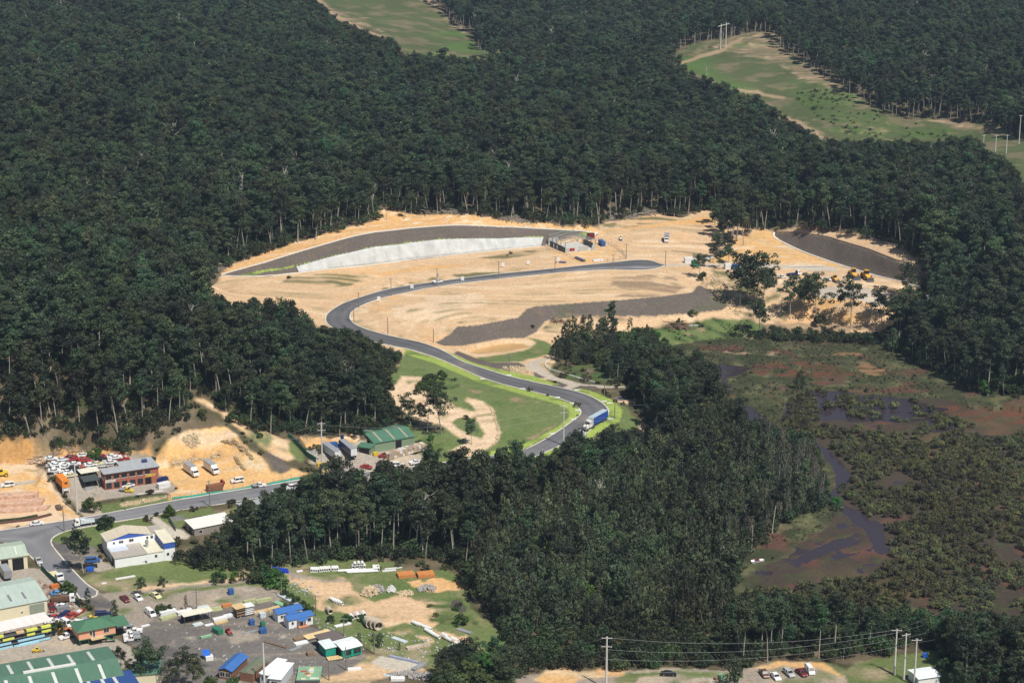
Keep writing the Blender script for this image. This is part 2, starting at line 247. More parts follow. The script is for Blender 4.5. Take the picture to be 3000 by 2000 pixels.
ZONES = [  # colour, edge wander in metres, outline
 ('hill',4,[(925,-30),(925,0),(988,51),(1148,115),(1192,160),(1403,180),(1560,180),(1520,140),(1403,140),(1390,115),(1307,51),(1243,-30)]),
 ('hillb',5,[(915,-30),(940,-5),(1000,40),(1150,110),(1170,135),(1100,95),(985,58),(925,5)]),
 ('hillb',5,[(1195,-30),(1260,20),(1330,80),(1385,122),(1420,118),(1310,40),(1260,-30)]),
 ('track',1.5,[(925,-10),(985,42),(1060,84),(1135,112),(1132,118),(1055,92),(980,52),(915,0)]),
 ('hill',4,[(1940,175),(1960,160),(2032,130),(2109,116),(2197,96),(2270,90),(2300,144),(2370,190),(2484,262),(2594,330),(2650,350),(2711,343),(2805,355),(2920,362),(3100,420),(3100,640),(3000,600),(2949,500),(2861,440),(2723,430),(2446,440),(2280,345),(2131,260),(2000,200)]),
 ('hillb',6,[(2060,128),(2197,96),(2270,90),(2300,144),(2370,190),(2484,262),(2594,330),(2650,350),(2600,352),(2520,325),(2440,300),(2360,240),(2290,195),(2200,165),(2130,150),(2090,165),(2040,180),(1990,185)]),
 ('hillb',5,[(2640,350),(2711,341),(2805,353),(2920,360),(3000,408),(2960,412),(2900,385),(2790,372),(2720,362)]),
 ('hillb',6,[(2120,250),(2190,262),(2290,330),(2380,372),(2450,415),(2440,430),(2330,380),(2220,300)]),
 ('track',1.5,[(1990,182),(2060,158),(2110,145),(2170,112),(2176,118),(2112,154),(2062,168),(1995,192)]), ('track',1.5,[(2160,258),(2220,266),(2300,285),(2300,292),(2220,275),(2160,266)]), ('track',1.5,[(2270,325),(2330,352),(2400,392),(2392,400),(2320,360),(2262,335)]),
 ('dgrass',5,[(2310,240),(2400,245),(2520,300),(2600,345),(2640,380),(2560,410),(2440,385),(2340,300)]),
 ('dgrass',4,[(2620,365),(2700,358),(2800,372),(2780,400),(2640,412)]),
 ('floor2',6,[(560,870),(600,790),(740,735),(870,695),(1010,650),(1090,635),(1105,590),(1240,610),(1380,608),(1560,635),(1740,650),(1900,610),(2060,600),(2200,625),(2330,650),(2440,655),(2600,690),(2720,740),(2780,800),(2600,760),(1780,690),(1000,740)]),
 ('tan',1.2,MAIN),
 ('orange',1.5,[(640,795),(753,746),(880,708),(1018,665),(1097,649),(1110,612),(1150,620),(1227,629),(1363,627),(1559,653),(1743,666),(1750,683),(1700,677),(1483,665),(1337,659),(1200,669),(1034,692),(881,737),(763,773),(650,806)]),
 ('olive',3,[(1742,668),(1778,651),(1916,624),(1990,638),(1980,650),(1860,662),(1770,672)]),
 ('orange',2,[(1750,681),(1860,664),(1990,648),(2080,630),(2120,640),(2060,655),(1900,665),(1760,684)]),
 ('mulch',.12,[(640,806),(649,804),(763,773),(881,737),(1034,692),(1100,680),(1200,669),(1337,659),(1483,665),(1592,670),(1700,677),(1750,681),(1748,690),(1585,719),(1330,745),(1008,782),(874,797),(790,809),(705,810)]),
 ('lime',.3,[(700,806),(870,779),(1008,743),(1110,723),(1202,710),(1330,700),(1592,693),(1592,697),(1330,704),(1202,714),(1110,727),(1008,747),(868,783),(710,810)]),
 ('lime',.4,[(1690,684),(1745,681),(1738,693),(1700,694)]),
 ('quarry',2,[(1610,740),(1760,720),(1830,755),(1760,762),(1700,770)]),
 ('olive',3,[(950,800),(1060,800),(1100,815),(1040,830),(900,850),(790,840),(850,815)]),
 ('olive',2.5,[(960,925),(1000,885),(1100,852),(1200,826),(1330,805),(1450,793),(1560,780),(1640,765),(1640,775),(1500,798),(1330,815),(1180,837),(1060,868),(990,893),(965,935),(958,955),(940,950)]),
 ('olive',2,[(1400,755),(1470,745),(1560,733),(1600,738),(1560,748),(1470,760)]),
 ('orange',1.8,[(1100,800),(1220,780),(1380,772),(1330,782),(1200,795),(1110,808)]),
 ('pale',5,[(1150,900),(1260,870),(1400,855),(1440,880),(1350,920),(1250,945),(1160,930)]),
 ('olive',1.5,[(1340,945),(1400,930),(1450,925),(1460,938),(1420,952),(1360,955)]),
 ('brown',3,[(1790,815),(1900,805),(1960,810),(1990,830),(2010,845),(1960,868),(1850,873),(1790,870),(1850,850),(1800,835)]),
 ('mulch',.15,[(1275,1003),(1322,977),(1342,956),(1401,954),(1465,942),(1518,932),(1544,905),(1572,898),(1700,888),(1779,883),(1932,870),(2028,858),(2044,838),(2085,851),(2126,886),(2131,898),(2108,909),(2034,916),(1952,923),(1855,925),(1700,926),(1597,938),(1572,970),(1533,990),(1476,989),(1400,1003),(1340,1012),(1300,1012)]),
 ('brown',2,[(1640,930),(1700,922),(1800,925),(1850,932),(1780,945),(1650,950),(1600,965)]),
 ('brown',3,[(1960,730),(2000,700),(2060,690),(2110,735),(2040,760)]),
 ('olive',4,[(2080,770),(2160,820),(2240,850),(2290,870),(2300,930),(2150,920),(2080,870)]),
 ('quarry',1.5,[(2060,770),(2150,700),(2240,672),(2268,686),(2355,740),(2457,775),(2440,790),(2300,778),(2140,775)]),
 ('paleconc',2,[(1945,772),(2010,772),(2230,772),(2420,778),(2455,785),(2440,795),(2300,786),(2100,780),(1950,777)]),
 ('gravel',4,[(2350,850),(2480,838),(2620,870),(2650,890),(2560,905),(2420,885)]),
 ('mulch',.12,[(2268,690),(2268,681.6),(2324,681),(2419,693),(2546,732),(2648,773),(2720,800),(2720,842),(2661,830),(2585,812),(2457,774),(2355,738),(2291,707)]),
 ('orange',2,[(2360,868),(2480,880),(2620,905),(2620,915),(2480,895),(2360,880)]),
 ('orange',2,[(2350,915),(2480,925),(2560,938),(2500,945),(2360,930)]),
 ('brown',3,[(2380,940),(2480,945),(2600,960),(2500,985),(2380,975),(2300,960),(2150,945),(2160,925),(2300,935)]),
 ('grass',1.5,[(1880,975),(1960,955),(2085,933),(2190,936),(2230,955),(2230,1000),(2050,1010),(1900,1020)]),
 ('dgrass',2,[(1880,975),(1960,955),(2085,933),(2190,936),(2230,955),(2230,1000),(2050,1010),(1900,1020)]), ('brown',2,[(1990,970),(2060,960),(2080,975),(2020,985)]),
 ('grass',1,[(1400,1045),(1490,1035),(1553,1020),(1572,1003),(1540,985),(1600,1000),(1644,1030),(1590,1042),(1520,1060),(1440,1061),(1400,1052)]),
 ('dgrass',1,[(1590,960),(1612,945),(1640,955),(1660,965),(1630,972),(1600,970)]),
 ('mulch',.5,[(1340,1028),(1400,1050),(1440,1062),(1520,1062),(1540,1075),(1460,1080),(1400,1066),(1330,1036)]),
 ('mulch',.5,[(1560,1090),(1580,1093),(1600,1107),(1570,1105)]),
 ('dgrass',1.5,[(1585,1068),(1640,1045),(1700,1060),(1780,1050),(1900,1090),(1900,1180),(1840,1140),(1770,1128),(1700,1120),(1625,1098),(1600,1080)]),
 ('gravel',.8,[(1650,1032),(1604,1047),(1584,1067),(1604,1088),(1630,1103),(1701,1123),(1770,1131),(1850,1133),(1850,1138),(1770,1138),(1698,1131),(1680,1143),(1645,1138),(1663,1129),(1637,1117),(1594,1106),(1566,1090),(1533,1072),(1543,1065),(1576,1052),(1630,1032),(1640,1015),(1665,1015)]),
 ('mulch',.5,[(1620,1126),(1640,1118),(1660,1129),(1640,1137)]),
 ('mulch',.5,[(1676,1140),(1700,1130),(1750,1132),(1740,1142),(1690,1143)]),
 # meadow
 ('grass',2,[(1130,1130),(1190,1035),(1275,1050),(1403,1104),(1527,1142),(1632,1166),(1696,1196),(1701,1216),(1647,1256),(1530,1320),(1423,1338),(1226,1366),(1150,1340),(1180,1240),(1290,1270),(1290,1230),(1180,1200)]),
 ('brown',2,[(1350,1130),(1380,1128),(1430,1148),(1400,1152)]),
 ('brown',2.5,[(1480,1168),(1560,1170),(1640,1185),(1620,1195),(1560,1185),(1490,1178)]),
 ('brown',2.5,[(1520,1190),(1560,1195),(1550,1205),(1525,1200)]),
 ('brown',1,[(1640,1235),(1600,1258),(1520,1290),(1500,1298),(1560,1285),(1630,1248)]),
 ('pale',1.5,[(1372,1165),(1420,1175),(1448,1200),(1455,1230),(1461,1263),(1456,1291),(1436,1312),(1400,1328),(1312,1341),(1308,1325),(1360,1302),(1372,1290),(1330,1275),(1285,1240),(1230,1245),(1185,1205),(1140,1185),(1140,1130),(1180,1100),(1250,1108),(1215,1140),(1260,1150),(1340,1190),(1390,1205),(1368,1172)]),
 ('grass',.8,[(1358,1175),(1380,1185),(1395,1203),(1375,1204),(1350,1195)]),
 ('grass',1,[(1325,1236),(1345,1224),(1380,1225),(1400,1240),(1420,1270),(1410,1284),(1370,1270),(1335,1250)]),
 ('dgrass',2,[(1180,1120),(1230,1105),(1340,1110),(1350,1135),(1300,1150),(1240,1145)]),
 ('lime',.4,[(1190,1022),(1275,1048),(1403,1103),(1527,1141),(1632,1166),(1678,1183),(1696,1197),(1701,1214),(1680,1229),(1647,1255),(1530,1319),(1423,1337),(1423,1325),(1510,1312),(1590,1275),(1640,1248),(1668,1222),(1668,1200),(1630,1182),(1527,1155),(1400,1118),(1270,1062),(1185,1035)]),
 ('lime',.4,[(1240,1008),(1352,1056),(1489,1100),(1600,1127),(1640,1127),(1560,1100),(1480,1086),(1400,1066),(1300,1026)]),
 ('lime',.5,[(1682,1142),(1700,1138),(1760,1152),(1800,1175),(1822,1200),(1815,1235),(1770,1262),(1720,1290),(1690,1300),(1600,1345),(1558,1342),(1716,1270),(1778,1223),(1786,1207),(1765,1180),(1678,1143)]),
 ('grass',1.5,[(1800,1168),(1830,1190),(1870,1230),(1890,1270),(1860,1300),(1780,1300),(1740,1290),(1815,1235),(1822,1200)]),
 ('pale',1.5,[(1868,1230),(1925,1258),(1930,1280),(1890,1275),(1870,1262)]),
 ('pale',1.5,[(1800,1166),(1850,1165),(1855,1185),(1820,1180)]),
 # left: cut, yards, street
 ('cliff',1.2,[(-120,1284),(0,1286),(90,1290),(170,1309),(280,1317),(440,1304),(450,1347),(400,1337),(150,1347),(110,1357),(-120,1362)]),
 ('floor2',2,[(-120,1284),(-120,1262),(90,1268),(200,1300),(400,1298),(560,1225),(640,1230),(660,1247),(643,1246),(571,1259),(500,1279),(440,1306),(280,1320),(170,1312),(90,1293)]),
 ('pale',1.5,[(-120,1362),(110,1357),(140,1395),(175,1440),(230,1512),(150,1532),(-120,1575)]),
 ('quarry',2,[(-120,1400),(90,1378),(130,1400),(170,1450),(225,1512),(170,1500),(120,1450),(60,1430),(-120,1440)]),
 ('ygrav',1,[(110,1357),(150,1346),(450,1336),(480,1400),(520,1430),(490,1443),(300,1462),(265,1470),(306,1503),(245,1515),(200,1450),(150,1395)]),
 ('conc',.5,[(195,1385),(235,1395),(245,1430),(470,1400),(515,1425),(490,1440),(300,1461),(268,1440),(272,1465),(303,1503),(245,1514),(215,1450)]),
 ('dgrass',.8,[(265,1458),(300,1462),(400,1450),(470,1440),(475,1452),(400,1465),(285,1478),(272,1475)]),
 ('grass',.8,[(285,1478),(400,1465),(480,1450),(500,1468),(306,1502)]),
 ('rock',1.2,[(350,1475),(430,1462),(490,1452),(495,1460),(400,1478),(360,1484)]),
 ('quarry',1.5,[(445,1345),(470,1310),(500,1280),(571,1260),(643,1246),(660,1250),(722,1308),(770,1334),(860,1372),(900,1385),(880,1402),(742,1427),(500,1468),(490,1445),(525,1430),(480,1400)]),
 ('rock',1.5,[(535,1275),(570,1270),(590,1300),(560,1312),(535,1305)]),
 ('cliff',1.2,[(490,1352),(560,1330),(640,1322),(660,1340),(600,1350),(500,1372)]),
 ('cliff',1.2,[(650,1290),(690,1292),(718,1312),(745,1345),(735,1350),(700,1318)]),
 ('floor2',1.5,[(640,1235),(665,1250),(722,1306),(800,1330),(860,1372),(830,1385),(790,1380),(770,1336),(722,1310),(660,1252)]),
 ('mulch',1,[(775,1320),(815,1332),(830,1350),(855,1375),(820,1385),(800,1370),(790,1345)]),
 ('tan',2,[(560,1165),(600,1165),(690,1230),(790,1270),(850,1290),(880,1345),(840,1350),(780,1310),(700,1260),(640,1210)]),
 ('grass',1,[(845,1295),(865,1300),(900,1350),(880,1355),(850,1320)]),
 ('dgrass',1,[(1180,1200),(1290,1265),(1300,1300),(1300,1340),(1250,1340),(1225,1310),(1215,1285),(1140,1262)]),
 ('orange',1,[(880,1285),(1045,1270),(1060,1285),(1045,1293),(905,1312)]),
 ('conc',.5,[(905,1355),(915,1335),(960,1320),(1050,1290),(1215,1300),(1240,1345),(1226,1364),(880,1404),(960,1380)]),
 ('grass',1,[(148,1585),(163,1567),(204,1553),(331,1530),(415,1516),(470,1560),(330,1600),(250,1600),(200,1590),(150,1600)]),
 ('grass',.8,[(458,1512),(600,1487),(615,1483),(640,1500),(700,1480),(760,1460),(880,1437),(880,1450),(760,1500),(560,1515),(510,1560),(475,1530)]),
 ('paleconc',.3,[(430,1515),(457,1511),(500,1545),(535,1552),(555,1570),(548,1580),(500,1575),(470,1550)]),
 ('asph',.3,[(148,1583),(200,1595),(280,1600),(300,1640),(330,1662),(288,1675),(245,1668),(190,1650)]),
 ('conc',.3,[(270,1640),(300,1640),(338,1662),(290,1676),(262,1670)]),
 ('grass',1.5,[(235,1690),(290,1676),(345,1660),(520,1635),(640,1640),(1000,1640),(1180,1640),(1180,1660),(900,1670),(700,1700),(480,1730),(340,1735),(270,1712)]),
 ('tan',1.5,[(700,1690),(760,1675),(820,1685),(720,1705),(600,1718),(480,1728),(380,1728),(420,1718),(560,1708)]),
 ('ygrav',1.5,[(250,1712),(300,1735),(420,1728),(720,1700),(820,1688),(800,1702),(700,1712),(560,1732),(400,1748),(330,1762),(300,1765)]),
 ('grass',1,[(355,1748),(440,1735),(620,1716),(760,1705),(815,1700),(830,1730),(790,1720),(640,1725),(480,1742),(380,1755)]),
 ('ygrav',1.5,[(290,1740),(355,1752),(480,1745),(640,1722),(790,1717),(825,1735),(830,1760),(780,1775),(600,1790),(440,1840),(400,1850),(340,1800)]),
 ('yard',1.5,[(340,1830),(420,1850),(460,1800),(640,1780),(780,1760),(830,1770),(900,1830),(960,1852),(1050,1890),(1085,1925),(1080,1960),(900,2010),(850,2100),(300,2100),(320,1990),(480,1940),(350,1850)]),
 ('asph',1,[(160,1690),(217,1727),(240,1760),(300,1740),(360,1810),(440,1870),(560,1920),(620,1945),(560,1960),(460,1930),(380,1880),(300,1800)]),
 ('ygrav',3,[(640,1845),(760,1850),(780,1870),(700,1880)]),
 ('tan',2,[(1085,1920),(1120,1915),(1240,1940),(1250,1960),(1080,2000),(900,2030),(880,1990),(1000,1970)]),
 ('paleconc',.4,[(1085,1940),(1115,1917),(1230,1945),(1200,1972),(1130,1960)]),
 ('conc',.5,[(0,1660),(60,1660),(122,1665),(145,1680),(180,1715),(230,1770),(260,1830),(380,1890),(410,1935),(340,1960),(-100,2000),(-100,1660)]),
 ('grass',1.5,[(225,1800),(270,1790),(280,1810),(235,1830),(215,1815)]),
 ('grass',1.5,[(820,1650),(900,1672),(1000,1668),(1180,1668),(1310,1665),(1370,1710),(1380,1780),(1430,1820),(1520,1900),(1500,1960),(1300,1970),(1240,1940),(1085,1905),(1050,1880),(960,1850),(830,1760),(822,1700)]),
 ('tan',4,[(825,1690),(900,1683),(1000,1705),(1010,1740),(1080,1755),(1160,1745),(1200,1740),(1270,1765),(1270,1820),(1230,1832),(1200,1820),(1130,1835),(1060,1800),(980,1800),(930,1780),(900,1730)]),
 ('ygrav',3,[(820,1684),(900,1682),(1000,1705),(1000,1712),(920,1700),(850,1696)]),
 ('orange',4,[(1190,1702),(1300,1695),(1360,1690),(1370,1725),(1300,1720),(1210,1712)]),
 ('tan',4,[(1270,1830),(1330,1840),(1380,1880),(1420,1920),(1360,1890),(1300,1850)]),
 ('tan',4,[(1140,1835),(1200,1850),(1260,1880),(1230,1885),(1170,1860)]),
 ('dgrass',2,[(1250,1760),(1350,1740),(1380,1790),(1400,1830),(1300,1830),(1250,1810)]),
 # bottom lots
 ('ygrav',2,[(1500,2100),(1510,1980),(1610,1966),(1690,1964),(1760,1958),(1830,1960),(2100,1962),(2230,1960),(2260,1945),(2340,1942),(2440,1950),(2480,1970),(2500,2100)]),
 ('quarry',2,[(1600,1968),(1690,1963),(1760,1957),(1840,1960),(1830,1975),(1700,1985),(1690,1995),(1600,2010),(1560,1990)]),
 ('quarry',2,[(2200,1965),(2300,1940),(2400,1945),(2470,1985),(2400,1965),(2300,1955)]),
 ('grass',1.5,[(1800,2010),(1800,1985),(1850,1965),(1900,1968),(2140,1968),(2180,1975),(2180,1990),(2100,1985),(2000,1978),(1880,1985),(1870,2010)]),
 ('grass',2,[(2470,1960),(2560,1930),(2760,1900),(3000,1950),(3000,2100),(2490,2100)]),
 ('floor2',2,[(2400,1925),(2560,1910),(2600,1930),(2480,1950),(2400,1940)]),
 # wetlands
 ('marsh',3,[(1900,1020),(2050,1000),(2230,985),(2450,985),(2620,1000),(2800,1080),(2900,1120),(3200,1160),(3200,1900),(2900,1880),(2600,1800),(2150,1760),(2150,1640),(2240,1590),(2380,1480),(2400,1380),(2380,1290),(2200,1260),(2000,1180),(1900,1080)]),
 ('marsh2',3,[(2180,1130),(2380,1110),(2600,1125),(2800,1170),(2600,1150),(2360,1145),(2290,1180),(2290,1240),(2310,1265),(2270,1250),(2190,1180)]),
 ('marsh2',2.5,[(2400,1460),(2440,1465),(2420,1490),(2330,1530),(2240,1590),(2180,1640),(2160,1620),(2250,1550)]),
 ('brown',2,[(2240,1030),(2300,1034),(2260,1040),(2150,1035),(2040,1028)]),
 ('mud',2,[(2080,1060),(2140,1070),(2200,1075),(2160,1100),(2120,1120),(2150,1160),(2200,1200),(2270,1250),(2280,1265),(2200,1265),(2160,1220),(2130,1160),(2080,1100)]),
 ('red',2.5,[(2180,1080),(2260,1060),(2400,1062),(2480,1085),(2540,1105),(2440,1112),(2350,1105),(2250,1100)]),
 ('rust',2,[(2430,1038),(2480,1028),(2530,1032),(2510,1045),(2560,1070),(2610,1085),(2670,1096),(2600,1098),(2540,1095),(2480,1075),(2520,1070),(2500,1050)]),
 ('mud',3,[(2290,1180),(2380,1142),(2530,1145),(2640,1160),(2760,1175),(2850,1190),(3200,1230),(3200,1850),(3000,1840),(2760,1800),(2500,1700),(2250,1730),(2200,1690),(2300,1620),(2420,1540),(2480,1480),(2440,1400),(2420,1340),(2300,1270),(2300,1230)]),
 ('red',4,[(2740,1185),(2900,1190),(3200,1215),(3200,1290),(2900,1240),(2760,1215)]),
]
EXTRA = []   # clear outlines for the tree scatter, (pixels)
for px_, zf_ in (([(1588,716),(1656,745),(1752,734),(1694,703)], 15.75), ([(1105,1330),(1220,1308),(1160,1283),(1045,1300)], 6.0)):
    pw = poly_w(px_); m = inpoly(GX, GY, pw); H0 = np.where(m, zf_, H0)
colr = np.empty((NR, NC, 3)); colr[:] = C['floor']
n1 = fbm(GX, GY, 6, 4, 3)*2; n2 = fbm(GX, GY, 6, 4, 4)*2; n1b = fbm(GX, GY, 22, 3, 5)*2; n2b = fbm(GX, GY, 22, 3, 6)*2
WX = n1+.8*n1b; WY = n2+.8*n2b
ang = R(-8)+fbm(GX, GY, 160, 2, 9)*1.4; sx = GX*np.cos(ang)+GY*np.sin(ang); sy = -GX*np.sin(ang)+GY*np.cos(ang)
STK = fbm(sx, sy*4, 22, 5, 11); SOFT = {'olive': 5, 'brown': 6, 'red': 4, 'rust': 5, 'hillb': 4, 'dgrass': 4, 'marsh2': 4}
zid = np.zeros((NR, NC), np.int16); zn = list(C)
for cn, amp, px in ZONES:
    pw = poly_w(px); x0, y0 = pw.min(0)-amp*2; x1, y1 = pw.max(0)+amp*2
    r0, r1 = np.searchsorted(Y, y0), np.searchsorted(Y, y1)
    if r1 <= r0: continue
    c0 = np.searchsorted(T, min(x0/Y[r0], x0/Y[r1-1])); c1 = np.searchsorted(T, max(x1/Y[r0], x1/Y[r1-1]))
    s = (slice(r0, r1), slice(c0, c1))
    m = inpoly(GX[s]+WX[s]*amp, GY[s]+WY[s]*amp*1.3, pw)
    if cn in SOFT:
        wgt = np.clip(.5+STK[s]*SOFT[cn]+n1[s]*.45, 0, 1)*sstep(0, 1, np.clip(1.2-np.hypot((GX[s]-pw[:, 0].mean())/((x1-x0)/2), (GY[s]-pw[:, 1].mean())/((y1-y0)/2)), 0, .5)*2.2)
        wgt = (wgt*m)[..., None]; cs = colr[s]; cs[:] = cs*(1-wgt)+np.array(C[cn])*wgt; mm = m & (wgt[..., 0] > .6); zid[s][mm] = zn.index(cn); continue
    colr[s][m] = C[cn]; zid[s][m] = zn.index(cn)
isz = lambda *k: np.isin(zid, [zn.index(q) for q in k])
dirt = isz('tan', 'pale', 'orange', 'quarry', 'brown', 'gravel', 'ygrav', 'conc', 'paleconc', 'cliff', 'rock')
# broad tone, wheel streaks, weeds on bare dirt, bare spots in grass
tone = fbm(GX, GY, 34, 4, 7)*.30+fbm(GX, GY, 4.5, 3, 8)*.20
ang = R(-8)+fbm(GX, GY, 160, 2, 9)*1.4
sx = GX*np.cos(ang)+GY*np.sin(ang); sy = -GX*np.sin(ang)+GY*np.cos(ang)
streak = fbm(sx, sy*7, 26, 4, 10)
def mixm(mask, w, c):
    global colr
    w = np.clip(w, 0, 1)*mask; colr = colr*(1-w[..., None])+np.array(c)*w[..., None]
mixm(isz('tan', 'pale'), (streak-.07)*7*sstep(-.1, .2, n1b), (.33,.27,.15))
mixm(isz('tan', 'pale', 'quarry', 'orange'), (-streak-.08)*5, (.72,.56,.38))
mixm(isz('tan', 'orange', 'quarry'), (n2b-.2)*2.2, (.66,.40,.19))
mixm(isz('grass', 'lime', 'hill', 'dgrass'), (n1*.5+n2b*.6-.28)*2.4, (.30,.235,.13))
mixm(isz('hill'), (fbm(GX, GY, 14, 4, 12)-.02)*6, (.16,.14,.08))
mixm(isz('hill', 'hillb'), (-fbm(GX, GY, 45, 3, 13)-.08)*6, (.085,.14,.04))
mixm(isz('hillb'), (fbm(GX, GY, 9, 4, 14)-.02)*6, (.42,.31,.2))
mixm(isz('tan','pale','orange','quarry'), (-fbm(sx, sy*5, 7, 4, 60)-.14)*4, (.42,.29,.17)); mixm(isz('tan','pale'), (fbm(GX, GY, 70, 3, 61)-.05)*3, (.68,.47,.30))
mixm(isz('grass','lime'), (fbm(GX, GY, 9, 4, 62)-.08)*4, (.10,.15,.045))
mixm(isz('mulch'), (n1-.35)*2, (.19,.14,.10)); mixm(isz('mulch'), (-n2b-.45)*2.5, (.10,.125,.05))
mixm(isz('yard', 'asph'), (fbm(sx, sy*3, 14, 4, 15)-.06)*5, (.25,.215,.175)); mixm(isz('yard', 'ygrav'), (n1-.42)*4, (.5,.44,.35))
mixm(isz('cliff'), fbm(GX*3, GY*.6, 5, 4, 16)*5, (.30,.22,.12)); mixm(isz('cliff', 'quarry'), (-fbm(GX, GY, 7, 4, 17)-.12)*5, (.62,.5,.32))
mixm(isz('floor', 'floor2'), fbm(GX, GY, 7, 4, 18)*4, (.19,.15,.10)); mixm(isz('floor'), (-n1)*1.5, (.05,.06,.025))
mixm(isz('marsh', 'marsh2', 'dgrass'), (fbm(GX, GY, 2.6, 3, 65)-.02)*6, (.04,.052,.022)); mixm(isz('marsh', 'marsh2'), (-fbm(GX, GY, 5, 3, 66)-.08)*5, (.12,.125,.06)); mixm(isz('mud', 'red'), (fbm(GX, GY, 3, 3, 67)-.05)*5, (.055,.06,.03))
mixm(isz('marsh', 'marsh2'), (n2-.1)*1.6, (.11,.095,.055)); mixm(isz('marsh', 'marsh2', 'mud'), (fbm(GX, GY, 12, 4, 19)-.12)*7, (.11,.055,.04))
mixm(isz('mud'), (fbm(GX, GY, 30, 3, 20)-.02)*4, (.10,.075,.04))
mixm(isz('ygrav', 'conc'), (fbm(GX, GY, 18, 4, 21)-.1)*4, (.47,.38,.27))
mixm(isz('rock'), fbm(GX, GY, 1.8, 2, 22)*6, (.36,.30,.2))
mixm(isz('tan','ygrav') & (GY < 720), (fbm(GX, GY, 10, 4, 63)-.12)*6, (.14,.165,.07)); mixm(isz('grass') & (GY < 720), (fbm(GX, GY, 12, 4, 64)-.1)*5, (.33,.27,.17))
rut = np.abs(((sy+fbm(GX, GY, 40, 3, 90)*26)/6.5) % 1-.5)*6.5; rut = np.exp(-((np.abs(rut-.9))/.28)**2)*sstep(.02, .12, fbm(GX, GY, 30, 3, 91))
mixm(isz('tan','pale','quarry','orange','gravel','ygrav','yard'), rut*.55, (.36,.27,.18))
gul = np.abs(fbm(GX, GY, 16, 4, 92)); mixm(isz('tan','orange','quarry','cliff'), (1-sstep(0, .012, gul))*.5, (.40,.27,.15))
mz = isz('mulch', 'lime', 'orange')[..., None]; colr = np.where(mz, colr, blur(colr, 1, 1))
colr *= (1+tone*np.where(dirt, .55, .9))[..., None]
for g in (1, 3): pass
# relief that the photo shows inside the zones
HT = H0.copy()
HT += np.where(isz('floor', 'floor2'), fbm(GX, GY, 9, 3, 30)*1.2, 0)+np.where(dirt, fbm(GX, GY, 9, 3, 31)*.35, 0)
HT += np.where(isz('cliff', 'rock'), fbm(GX*2.5, GY, 4, 4, 32)*2.2, 0)+np.where(isz('hill', 'hillb'), fbm(GX, GY, 8, 3, 33)*1.0, 0)
HT += np.where(isz('grass', 'dgrass', 'marsh', 'marsh2'), fbm(GX, GY, 3, 3, 34)*.5, 0)
mudh = isz('mud', 'red'); HT = np.where(mudh, .24+fbm(GX, GY, 11, 4, 35)*1.0, HT)
CHAN = [[(2160,1150),(2190,1175),(2240,1215),(2275,1255),(2260,1268),(2200,1262),(2175,1230),(2165,1190)],
 [(2270,1262),(2340,1282),(2400,1300),(2440,1325),(2475,1370),(2500,1400),(2465,1430),(2460,1470),(2520,1500),(2580,1545),(2600,1570),(2590,1620),(2560,1600),(2545,1560),(2500,1520),(2450,1490),(2432,1460),(2450,1400),(2420,1340),(2390,1305),(2330,1290),(2270,1275)],
 [(2516,1558),(2540,1565),(2500,1590),(2440,1610),(2400,1630),(2370,1650),(2330,1640),(2300,1640),(2340,1625),(2390,1600),(2440,1580),(2480,1572)],
 [(2100,1058),(2200,1072),(2170,1092),(2120,1104),(2130,1120),(2160,1148),(2140,1150),(2110,1120)],
 [(2295,1180),(2370,1143),(2530,1145),(2640,1160),(2720,1180),(2740,1220),(2820,1250),(2830,1290),(2760,1300),(2700,1240),(2560,1230),(2400,1230),(2310,1220)],
 [(2820,1260),(2900,1270),(3100,1310),(3100,1340),(2900,1330),(2850,1310)],
 [(2440,1622),(2530,1612),(2500,1625),(2450,1640)]]
for px in CHAN:
    pw = poly_w(px); m = inpoly(GX+WX*1.5, GY+WY*2, pw); HT = np.where(m, np.minimum(HT-.32, (-.02 if px is not CHAN[4] else .12)+fbm(GX, GY, 6, 3, 36)*(.5 if px is not CHAN[4] else .9)), HT)
ROAD_A = [(1950,777),(1937,774),(1915,765),(1890,761),(1850,762),(1800,768),(1740,774),(1700,778),(1567,792),(1429,805),(1324,818.5),(1166,840),(1100,856),(1013,884),(977,903.5),(957,920),(953,934),(957,947),(970,958),(993,970),(1067,994),(1085,998.5),(1148,1013),(1205,1024),(1275,1046),(1340,1074),(1403,1103),(1460,1122),(1527,1139),(1632,1164),(1678,1181),(1696,1195),(1703,1206),(1698,1217),(1681,1229),(1647,1255),(1579,1297),(1530,1319),(1479,1330),(1423,1336),(1350,1346),(1226,1364.5),(1050,1384),(880,1404),(793,1420),(742,1427),(653,1442),(576,1455),(508,1466),(306,1504),(245,1516),(153,1530),(0,1553),(-100,1569)]
ROAD_B = [(1950,777),(1926,786),(1893,791),(1830,791),(1796,789),(1700,794),(1625,800),(1462,817),(1281,838.5),(1146,866),(1110,875.5),(1062,893),(1031,911),(1023.5,929),(1031,944),(1054,957),(1085,968.6),(1148,985),(1199,995),(1240,1004),(1300,1027),(1352,1058),(1400,1074),(1446,1088),(1489,1102),(1622,1131),(1678,1143),(1729,1159),(1765,1179.6),(1780,1195),(1785,1207.7),(1777,1223),(1744,1247),(1716,1269),(1640,1306),(1558,1341.6),(1470,1360),(1350,1374),(1201,1394.6),(1050,1413),(882,1436),(798,1451),(755,1458.7),(615,1481.6),(500,1498),(459,1509),(331,1529),(275,1539),(204,1552),(163,1567),(148,1583),(154,1600),(194,1648.5),(229.6,1686.7),(255,1712),(296,1738),(240,1760),(217,1727),(173,1709),(143,1676.5),(122,1661),(85,1625),(51,1595),(0,1588),(-100,1600)]
ROADPOLY = ROAD_A+ROAD_B[::-1]
rw = poly_w(ROADPOLY); m = inpoly(GX, GY, rw); HT = np.where(m, H0-.3, HT)
